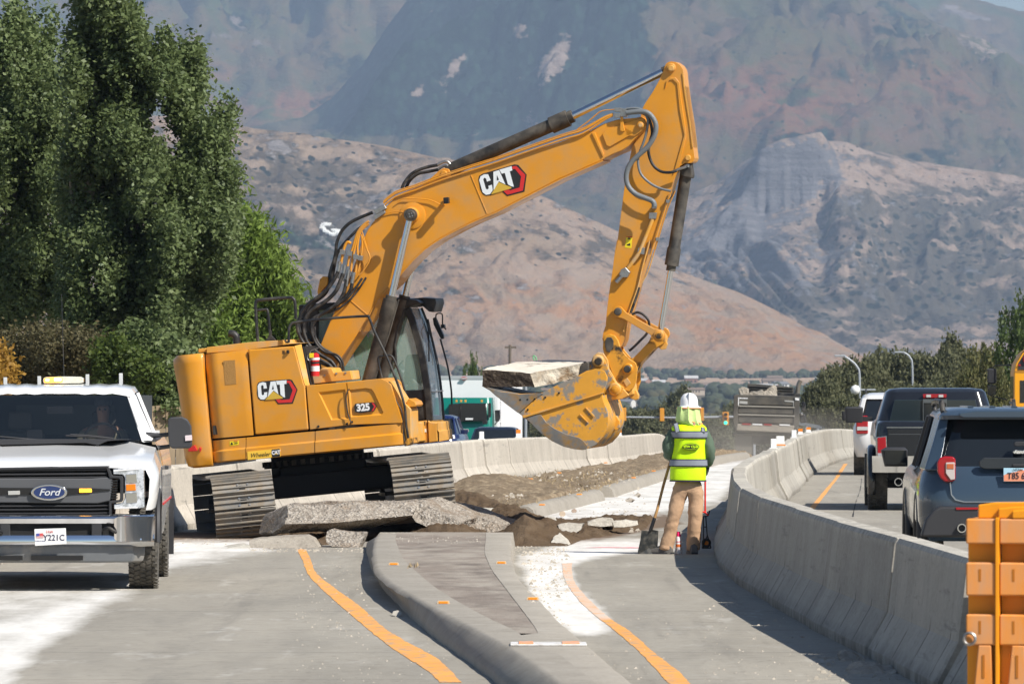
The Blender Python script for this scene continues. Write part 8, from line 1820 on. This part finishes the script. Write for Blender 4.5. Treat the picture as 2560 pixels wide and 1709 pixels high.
def outline_tree(name, label, D, poly, nclus, nper, sig, size, m, trunk, th=2.2, seed=1, holes=.35, elong=1.5, upb=0, group=None, fringe=24, edge=4):
    rs = np.random.RandomState(seed); P = np.array(poly); x0, y0 = P.min(0); x1, y1 = P.max(0)
    px = rs.uniform(x0, x1, nclus * 6); py = rs.uniform(y0, y1, nclus * 6); d = sd(px, py, poly) + rs.normal(0, fringe * .4, len(px))
    nz = .5 * fbm(px / 42, py / 95, 4) + .5 * fbm(px / 30 + 7, py / 34, 4); keep = (d > edge) & (nz > holes) & (rs.uniform(0, 1, len(px)) < np.clip(.45 + (nz - .4) * 3, .1, 1))
    px, py, d = px[keep][:nclus], py[keep][:nclus], d[keep][:nclus]
    half = np.minimum(th, .35 + d * D / FPX * .9); yy = D + rs.uniform(-1, 1, len(px)) * half - (fbm(px / 60, py / 120 + 9, 3) - .5) * 4.2
    C = np.stack([(px - 1280) * yy / FPX, yy, EYE - (py - YH) * yy / FPX], 1)
    base = at((x0 + x1) / 2, YH, D); loc = (base.x, D, gz1(base.x, D)); t = thing(name, label, 'tree', loc, group=group)
    v, f, tone = leaves(rs, C, np.array(sig), nper, size, elong, upb); leaf_obj('crown', v, f, tone, m, t, loc)
    for pts, r0, r1, nm in trunk:
        q = [at(x, y, D) - Vector(loc) for x, y in pts]; n_ = len(q)
        MB().tube(cr(q, 4), [r0 + (r1 - r0) * k / ((n_ - 1) * 4) for k in range((n_ - 1) * 4 + 1)], 9).build(nm, m_bark, t, sm=60)
    return t
t1 = lambda *a: [(x / 1.479, y / 1.479) for x, y in a]
m_cot = leaf_mat('cottonwood_leaf', (.070, .105, .036), (.195, .245, .095), .5, back=(.22, .28, .15)); m_cot2 = leaf_mat('cottonwood_leaf_b', (.075, .115, .040), (.205, .255, .10), .5, back=(.23, .29, .16))
m_wil = leaf_mat('willow_leaf', (.10, .16, .025), (.20, .28, .05), .7); m_shr = leaf_mat('shrub_leaf', (.06, .065, .03), (.16, .13, .06), .6); m_shg = leaf_mat('shrub_leaf_green', (.04, .07, .018), (.12, .16, .03), .5); m_yel_l = leaf_mat('autumn_leaf', (.25, .13, .02), (.45, .26, .04), .6)
outline_tree('cottonwood_tree', 'tall dark cottonwood at the left edge with two leafy spires', 122, t1((-120,-60),(-20,40),(20,70),(60,-60),(95,30),(120,110),(150,120),(165,20),(182,0),(196,90),(206,170),(222,260),(240,420),(262,700),(280,1000),(260,1250),(120,1290),(-120,1290)), 1500, 60, (.095,.12,.17), .068, m_cot2,
    [(t1((118,1700),(118,1200),(112,960),(105,700),(60,420)), .16, .05, 'trunk'), (t1((118,1000),(60,760),(40,560)), .06, .02, 'limb')], 2.0, 3, .455, edge=15)
outline_tree('cottonwood_tree', 'largest dark cottonwood, its crown reaching the top of the photo', 117, t1((238,300),(244,160),(262,80),(300,-60),(330,-120),(400,-110),(430,-20),(450,60),(478,-10),(500,30),(505,110),(530,95),(555,115),(575,170),(610,120),(640,160),(650,200),(690,190),(715,160),(742,190),(755,250),(748,300),(772,330),(755,400),(735,440),(760,470),(800,430),(850,385),(868,430),(860,470),(882,500),(868,560),(805,590),(840,620),(880,640),(870,700),(830,730),(885,790),(890,830),(850,900),(860,1000),(800,1080),(770,1150),(720,1290),(640,1330),(560,1290),(420,1280),(300,1260),(225,1180),(225,900),(240,600)), 3900, 52, (.095,.12,.16), .066, m_cot,
    [(t1((300,1750),(300,1300),(308,980),(325,760),(345,560),(350,420),(352,300)), .17, .04, 'trunk'), (t1((335,640),(370,590),(400,530),(430,430)), .06, .02, 'limb'), (t1((310,900),(270,760),(255,560)), .05, .02, 'limb'), (t1((300,1150),(420,980),(520,800),(560,620)), .07, .02, 'limb'), (t1((300,1200),(470,1080),(650,980),(760,880)), .07, .02, 'limb')], 2.8, 5, .462, fringe=18, edge=9)
outline_tree('willow_tree', 'softer light green willow behind the excavator tail', 150, t1((640,900),(780,840),(860,820),(905,835),(950,880),(1000,950),(1040,1010),(1075,1070),(1092,1140),(1100,1200),(1090,1300),(900,1360),(600,1450),(560,1300)), 1700, 62, (.16,.2,.30), .062, m_wil,
    [(t1((860,1600),(870,1250),(850,1050)), .15, .05, 'trunk')], 3.0, 7, .22, 3.6, .8)
def bush(name, label, D, poly, n, nper, size, m, seed, holes=.3, cat='shrub', sig=(.1,.12,.1)):
    t = outline_tree(name, label, D, poly, n, nper, sig, size, m, [], 1.0, seed, holes, fringe=14); t['category'] = cat; return t
bush('dark_shrub', 'dark leafy undergrowth between the cottonwood trunks and the excavator tail', 114, t1((440,1230),(520,1200),(600,1270),(640,1250),(690,1330),(700,1460),(690,1530),(420,1540),(420,1400)), 700, 30, .07, m_cot, 11, .2)
bush('brown_shrub', 'brownish twiggy shrub behind the roof of the white pickup', 112, t1((-60,1240),(60,1225),(160,1215),(260,1225),(340,1240),(420,1270),(450,1340),(440,1450),(-60,1470)), 900, 30, .05, m_shr, 12, .25)
bush('green_shrub', 'green and yellow shrub right of the pickup roof', 110, t1((350,1290),(430,1240),(500,1290),(560,1350),(600,1380),(570,1440),(500,1420),(460,1480),(400,1460),(360,1380)), 260, 26, .065, m_shg, 13, .3)
bush('yellow_shrub', 'small orange yellow bush at the left edge above the pickup', 108, t1((-80,1300),(0,1290),(30,1340),(45,1400),(20,1440),(-80,1440)), 150, 26, .06, m_yel_l, 14, .2)
# board fence under the trees
fe_ = thing('board_fence', 'tan board fence glimpsed between the pickup and the excavator', 'fence', (-9, 113, 0)); m_bd = mat('weathered_board', (.34, .26, .17), .9, var=.25, vs=3, stretch=(6, 6, .6))
for k in range(60):
    x = -14 + k * .165; MB().box((x + 9, 0, 0), (x + 9 + .155, .03, 1.62 + .02 * math.sin(k * 2.1))).build('board', m_bd, fe_)
for z in (.4, 1.3): MB().box((-5, .03, z), (5, .08, z + .09)).build('rail', m_bd, fe_)
# generic trees, built once and copied
def crown_mesh(seed, R_, H_, n, nper, size, m, name='crown'):
    rs = np.random.RandomState(seed); nb = 30; bc_ = rs.normal(0, 1, (nb, 3)); bc_ /= np.linalg.norm(bc_, axis=1)[:, None]; bc_ *= rs.uniform(.45, .72, nb)[:, None]; br = rs.uniform(.26, .40, nb)
    k = rs.randint(0, nb, n); d = rs.normal(0, 1, (n, 3)); d /= np.linalg.norm(d, axis=1)[:, None]; C = (bc_[k] + d * br[k][:, None] * rs.uniform(.6, 1.05, n)[:, None]) * np.array([R_, R_, H_ * .46]) + np.array([0, 0, H_ * .56])
    v, f, tone = leaves(rs, C, np.array([.22, .22, .2]) * R_ / 4, nper, size); o = raw(name, v, f, m, sm=False); a = o.data.attributes.new('tone', 'FLOAT', 'POINT'); a.data.foreach_set("value", tone.astype(np.float32))
    me = o.data; bpy.data.objects.remove(o); return me
m_olive = leaf_mat('olive_leaf', (.09, .10, .045), (.19, .19, .10), .7); m_yg = leaf_mat('yellow_green_leaf', (.08, .10, .03), (.22, .20, .08), .6); m_dg = leaf_mat('deep_green_leaf', (.06, .10, .03), (.14, .19, .055), .5)
CRN = {'olive': [crown_mesh(21, 4, 8.5, 1500, 18, .25, m_olive), crown_mesh(22, 4, 8.5, 1500, 18, .25, m_olive)], 'pale': [crown_mesh(23, 3, 6, 460, 14, .22, m_yg)], 'green': [crown_mesh(24, 4, 9, 620, 16, .24, m_dg)]}
tk = MB().tube([(0,0,-.5),(.1,0,2),(0,.1,5)], [.22,.16,.07], 8).mesh('trunk', m_bark_d, 60)
def tree(kind, vx, vtop, D, wv_, label, group, seed=0):
    """crown top at photo row vtop, width wv_ (both in the 2349-wide view)"""
    rr2 = random.Random(seed + int(vx)); px = vx * 1.08982; X = (px - 1280) * D / FPX; z = gz1(X, D); top = EYE - (vtop * 1.08982 - YH) * D / FPX; H_ = top - z
    me = rr2.choice(CRN[kind]); R0 = {'olive': 4.6, 'pale': 3.5, 'green': 4.6}[kind]; H0 = {'olive': 7.7, 'pale': 5.6, 'green': 8.8}[kind]
    t = thing(kind + '_tree' if kind != 'pale' else 'pale_green_tree', label, 'tree', (X, D, z), rr2.uniform(0, 6.28), group); s = wv_ * 1.08982 * D / FPX / 2 / R0 * 1.35
    o = link('crown', me, t); o.scale = (s, s, H_ / H0); o = link('trunk', tk, t); o.scale = (s, s, H_ / H0)
_xs = [1890,1925,1975,2020,2065,2110,2150,2195,2240,2000,2090,2180,1945]; OL1 = [('leftmost olive tree' if r == 0 else ORD[r] + ' olive tree from the left') + ' in the hazy belt beyond the queue of cars' for r in [sorted(_xs).index(q) for q in _xs]]
_x2 = [1440,1530,1610,1700,1360,1270,1560,1800,1230]; OL2 = [('leftmost olive tree' if r == 0 else ORD[r] + ' olive tree from the left') + ' behind the traffic signals' for r in [sorted(_x2).index(q) for q in _x2]]
for i, (x, top, D, w_) in enumerate([(1890,868,330,90),(1925,835,345,120),(1975,806,360,130),(2020,815,380,120),(2065,792,370,150),(2110,808,390,120),(2150,798,365,140),(2195,803,380,130),(2240,812,360,120),(2000,880,320,110),(2090,870,315,130),(2180,872,320,120),(1945,905,300,110)]):
    tree('olive', x, top, D, w_, OL1[i], 'olive trees beyond the queue of cars', i)
tree('pale', 2265, 802, 255, 110, 'yellowish green tree left of the school bus, the taller of two', None); tree('pale', 2225, 850, 240, 80, 'low pale bush-like tree above the roof of the black pickup', None); tree('pale', 2290, 855, 230, 70, 'reddish yellow sapling touching the mirror of the school bus', None)
tree('green', 2345, 672, 240, 130, 'tall deep green tree at the right edge above the school bus', None)
for i, (x, top, D, w_) in enumerate([(1440,930,560,130),(1530,948,600,110),(1610,945,620,120),(1700,935,640,110),(1360,962,640,120),(1270,968,600,100),(1560,905,700,90),(1800,950,620,120),(1230,940,700,80)]):
    tree('olive', x, top, D, w_, OL2[i], 'olive trees beyond the traffic signals', 30 + i)
tree('green', 1090, 816, 330, 44, 'slim green treetop showing above the lorry trailer', None); tree('green', 1066, 838, 335, 40, 'low green treetop left of the slim one above the lorry', None)
for i in range(0): # side screen beyond the frame edges, what a step aside would show
    side_ = -1 if i % 2 else 1; D = 170 + i * 17; X = side_ * (D * .085 + 6 + (i % 5) * 3); r2_ = random.Random(i)
    t = thing('olive_tree', 'olive tree on the verge at the edge of the view', 'tree', (X, D, gz1(X, D)), r2_.uniform(0, 6), 'verge trees'); s = r2_.uniform(.8, 1.2)
    for nm, me in (('crown', CRN['olive'][i % 2]), ('trunk', tk)): o = link(nm, me, t); o.scale = (s, s, s)

# ---- town at the foot of the hills
rs = np.random.RandomState(5)
import bmesh
b = bmesh.new(); bmesh.ops.create_icosphere(b, subdivisions=2, radius=1); b.verts.ensure_lookup_table(); IV_ = np.array([v.co[:] for v in b.verts]); IF_ = np.array([[v.index for v in f.verts] for f in b.faces]); b.free()
N_ = 5200; D = 2300 + 3000 * rs.uniform(0, 1, N_) ** .9; X = D * rs.uniform(-.092, .100, N_); dn_ = fbm(X / 160, D / 260, 4); thr = .36 + .17 * np.clip((D - 3500) / 1500, 0, 1); k = dn_ > thr; X, D = X[k], D[k]
S = 1.4 + 3.2 * rs.uniform(0, 1, len(X)) ** 1.6; Zg = np.array([gz1(a, c) for a, c in zip(X, D)]) + smooth((D - 700) / 800) * (fbm(X / 260, D / 400, 4) - .5) * 14
V = IV_[None] * (1 + .75 * (fbm(IV_[None, :, 0] * 1.7 + X[:, None], IV_[None, :, 2] * 1.7 + IV_[None, :, 1] + D[:, None], 3) - .5)[..., None] * 2) * S[:, None, None] * np.array([1, 1, .85]); V = V + np.stack([X, D, Zg + S * .7], 1)[:, None]
Fc = IF_[None] + (np.arange(len(X)) * len(IV_))[:, None, None]
g = NT('town_foliage', .9); n1 = g.noise(g.tc.outputs["Object"], .22, 6, .75); c = g.mix(g.rng(n1, .3, .7), (.035, .048, .03), (.10, .115, .06)); n2 = g.noise(g.tc.outputs["Object"], .02, 3); c = g.mix(g.rng(n2, .55, .68, 0, .6), c, (.13, .10, .04)); g.bump(n1, 2.0)
raw('town_trees', V.reshape(-1, 3), Fc.reshape(-1, 3), g.out(c), kind='stuff')
m_wl = [mat('house_wall_white', (.70, .68, .64), .8), mat('house_wall_tan', (.48, .40, .32), .8), mat('house_wall_brick', (.34, .20, .15), .8)]; m_rf = [mat('house_roof_grey', (.20, .20, .21), .8), mat('house_roof_brown', (.22, .16, .12), .8), mat('house_roof_pale', (.55, .54, .52), .7)]
hw = []
for k, (a, c_, d_) in enumerate(((9, 6, 4), (12, 7, 4.5), (7, 6, 5.5))):
    hw.append([MB().box((-a, -c_, -3), (a, c_, d_)).add([(-a,-c_,d_),(-a,c_,d_),(-a,0,d_+2.4),(a,-c_,d_),(a,c_,d_),(a,0,d_+2.4)], [(0,1,2),(3,5,4)]).mesh('wall', m_wl[k]), MB().add([(-a-.6,-c_-.8,d_-.1),(a+.6,-c_-.8,d_-.1),(a+.6,0,d_+2.7),(-a-.6,0,d_+2.7),(-a-.6,c_+.8,d_-.1),(a+.6,c_+.8,d_-.1),(-a-.6,-c_-.8,d_-.4),(a+.6,-c_-.8,d_-.4),(-a-.6,c_+.8,d_-.4),(a+.6,c_+.8,d_-.4)], [(0,1,2,3),(3,2,5,4),(0,6,7,1),(4,5,9,8)]).mesh('roof', m_rf[k]), MB().box((-1.0, -c_ - .08, 1.0), (1.0, -c_ + .1, 2.8)).mesh('window', m_carglass)])
rh = random.Random(8); n_h = 0
while n_h < 75:
    D_ = rh.uniform(2900, 4700); X_ = D_ * rh.uniform(-.02, .095)
    z_ = gz1(X_, D_) + float(smooth(np.array((D_ - 700) / 800)) * (fbm(np.array([X_ / 260]), np.array([D_ / 400]), 4)[0] - .5) * 14)
    k = rh.randrange(3); t = thing('town_house', 'small gabled house among the trees of the distant valley town', 'house', (X_, D_, z_ + rh.uniform(.5, 2.5)), rh.uniform(-.7, .7), 'houses of the valley town')
    hs_c = rh.uniform(.35, .62); t.scale = (hs_c, hs_c, hs_c); link('wall', hw[k][0], t); link('roof', hw[k][1], t)
    for x in (-5, 0, 5): o = link('window', hw[k][2], t); o.location = (x * .8, 0, 0)
    n_h += 1
# ---- traffic signals, lamps, poles
m_gal = mat('galvanised_steel', (.36, .39, .42), .5, metal=.2); m_sig = mat('signal_yellow', (.70, .30, .03), .5)
m_grn = mat('green_light', (.0, .6, .4), .3, emit=(.02, 1.0, .62), es=1.6)
DS = 545.0
def signal(px, py, lab, lit=False, side_=False, h=33, w_=16):
    p = at(px, py, DS); s = DS / FPX; t = thing('traffic_signal', lab, 'traffic signal', tuple(p)); W_ = w_ * s / 2; H_ = h * s / 2
    MB().box((-W_, -.15, -H_), (W_, .05, H_)).build('housing', m_sig, t, bevel=.03)
    if not side_:
        for i, z in enumerate((H_ * .62, 0, -H_ * .62)):
            MB().lathe([(0, -.19), (W_ * .55, -.18), (W_ * .58, -.15)], 20, 0, (0, 0, z), ax=1).build('signal_lens', m_grn if (lit and i == 2) else m_plas, t, sm=50)
            MB().lathe([(W_ * .62, -.15), (W_ * .62, -.35), (W_ * .56, -.35)], 16, 0, (0, 0, z), ax=1).build('visor', m_sig, t)
    return t
signal(*R2(147, 1158), 'traffic signal showing green, left of the dump truck', True)
signal(1560, 1035, 'leftmost traffic signal on the long arm, behind the bucket', side_=True, w_=11); signal(1655, 1036, 'traffic signal on the long arm just left of the hard hat', side_=True, w_=11); signal(1755, 1035, 'traffic signal on the long arm hidden beside the hard hat', side_=True, w_=9)
ar = thing('signal_mast', 'long pale mast arm carrying the traffic signals across the road', 'signal mast', tuple(at(1880, 1300, DS))); lo = Vector(ar.location)
MB().tube([at(1885, 1041, DS) - lo + Vector((0, .3, 0)), at(1700, 1044, DS) - lo + Vector((0, .3, 0)), at(1530, 1042, DS) - lo + Vector((0, .3, 0))], [.12, .09, .07], 8).build('arm', m_gal, ar, sm=60); MB().tube([at(1885, 1300, DS) - lo + Vector((0, .3, 0)), at(1885, 1000, DS) - lo + Vector((0, .3, 0))], .14, 8).build('pole', m_gal, ar, sm=60)
signal(1296, 1062, 'side-on traffic signal on the short pole behind the bucket', side_=True, h=48, w_=6)
pl_ = thing('signal_pole', 'grey pole with a box behind the bucket lip', 'pole', tuple(at(1314, 1300, 500))); MB().tube([(0,0,0), tuple(at(1314, 940, 500) - Vector(pl_.location))], .11, 8).build('pole', m_gal, pl_, sm=60)
def lamp(px, pybase, pytop, D, head, lab, ball=False):
    b_ = at(px, pybase, D); t = thing('street_lamp', lab, 'street lamp', (b_.x, D, gz1(b_.x, D))); L0 = Vector(t.location)
    p0 = Vector((0, 0, 0)); p1 = at(px, pytop + 40, D) - L0; p2 = at(px - 6, pytop + 14, D) - L0; p3 = at(head[0], head[1], D) - L0
    MB().tube(cr([p0, (p0 + p1) * .5, p1, p2, (p2 + p3) / 2 + Vector((0, 0, .06)), p3], 5), .048, 8).build('pole', m_gal, t, sm=60); MB().box(tuple(p3 - Vector((.4, .12, .04))), tuple(p3 + Vector((.1, .12, .04)))).build('lamp_head', m_gal, t, bevel=.03)
    if ball: c_ = at(*R2(1560, 845), D) - L0; MB().lathe([(0,-.22),(.16,-.15),(.22,0),(.16,.15),(0,.22)], 16, 0, tuple(c_)).build('camera_dome', m_white, t, sm=60); MB().tube([c_, c_ + Vector((.9, 0, 0))], .04, 6).build('camera_arm', m_gal, t)
lamp(2149, 1100, 903, 300, (2108, 889), 'street lamp with a white camera dome, left of the white SUV', True); lamp(2281, 1000, 880, 330, (2256, 880), 'street lamp standing behind the roof of the black pickup')
up = thing('utility_pole', 'wooden utility pole rising behind the slab in the bucket', 'utility pole', tuple(at(1274, 1300, 640))); L0 = Vector(up.location)
MB().tube([(0,0,0), tuple(at(1275, 862, 640) - L0)], .14, 8).build('pole', mat('pole_wood', (.16,.13,.10), .9), up); q = at(1275, 868, 640) - L0; MB().box((q.x - .5, q.y - .1, q.z - .1), (q.x + .6, q.y + .1, q.z + .1)).build('crossarm', bpy.data.materials['pole_wood'], up)
gr = thing('guard_rail', 'pale guard rail slanting away beyond the white SUV', 'guard rail', tuple(at(2060, 1130, 300))); L0 = Vector(gr.location); a_, b_ = at(1990, 1056, 320) - L0, at(2135, 1083, 290) - L0
MB().loft([[tuple(a_ + Vector((0,0,-.08))), tuple(a_ + Vector((0,-.05,-.03))), tuple(a_ + Vector((0,0,.08))), tuple(a_ + Vector((0,.04,0)))], [tuple(b_ + Vector((0,0,-.08))), tuple(b_ + Vector((0,-.05,-.03))), tuple(b_ + Vector((0,0,.08))), tuple(b_ + Vector((0,.04,0)))]], close=True).build('rail', m_gal, gr)
for k in range(6): p = a_.lerp(b_, k / 5); MB().box((p.x - .06, p.y, p.z - 2.2), (p.x + .06, p.y + .1, p.z)).build('rail_post', m_gal, gr)
st_ = thing('lifting_strap', 'loop of green strap standing up on the slab in the bucket', 'strap', tuple(EXM @ EV(Z4, 440, 835, 0))); L0 = Vector(st_.location)
MB().tube(cr([EXM @ EV(Z4, *p, 0) - L0 for p in [(452,842),(448,822),(434,808),(428,816),(436,842)]], 5), .008, 6).build('strap_loop', mat('green_strap', (.15,.45,.22), .7), st_, sm=60)
# ---- dust hanging behind the dump truck
db = MB().box((5.2, 228, -3.2), (13.5, 259, 1.3)).build('dust_cloud', [], kind='stuff'); dmn = bpy.data.materials.new('road_dust'); dmn.use_nodes = True; q_ = dmn.node_tree; q_.nodes.clear()
oo = q_.nodes.new("ShaderNodeOutputMaterial"); vv = q_.nodes.new("ShaderNodeVolumePrincipled"); vv.inputs["Color"].default_value = (.95, .86, .74, 1); tcn = q_.nodes.new("ShaderNodeTexCoord"); nn_ = q_.nodes.new("ShaderNodeTexNoise"); nn_.inputs["Scale"].default_value = .35; mrn = q_.nodes.new("ShaderNodeMapRange"); mrn.inputs[1].default_value = .4; mrn.inputs[2].default_value = .75; mrn.inputs[4].default_value = .11
q_.links.new(tcn.outputs["Object"], nn_.inputs["Vector"]); q_.links.new(nn_.outputs["Fac"], mrn.inputs[0]); sx_n = q_.nodes.new("ShaderNodeSeparateXYZ"); q_.links.new(tcn.outputs["Object"], sx_n.inputs[0]); cur_ = mrn.outputs[0]
for ax_, a_n, b_n in ((2, 1.2, -1.4), (0, 5.3, 7.5), (0, 13.4, 11.5), (1, 228.5, 236)):
    m_r = q_.nodes.new("ShaderNodeMapRange"); q_.links.new(sx_n.outputs[ax_], m_r.inputs[0]); m_r.inputs[1].default_value = min(a_n, b_n); m_r.inputs[2].default_value = max(a_n, b_n); m_r.inputs[3].default_value = 0 if a_n < b_n else 1; m_r.inputs[4].default_value = 1 if a_n < b_n else 0
    m_m = q_.nodes.new("ShaderNodeMath"); m_m.operation = 'MULTIPLY'; q_.links.new(cur_, m_m.inputs[0]); q_.links.new(m_r.outputs[0], m_m.inputs[1]); cur_ = m_m.outputs[0]
q_.links.new(cur_, vv.inputs["Density"]); q_.links.new(vv.outputs[0], oo.inputs["Volume"]); db.data.materials.append(dmn)
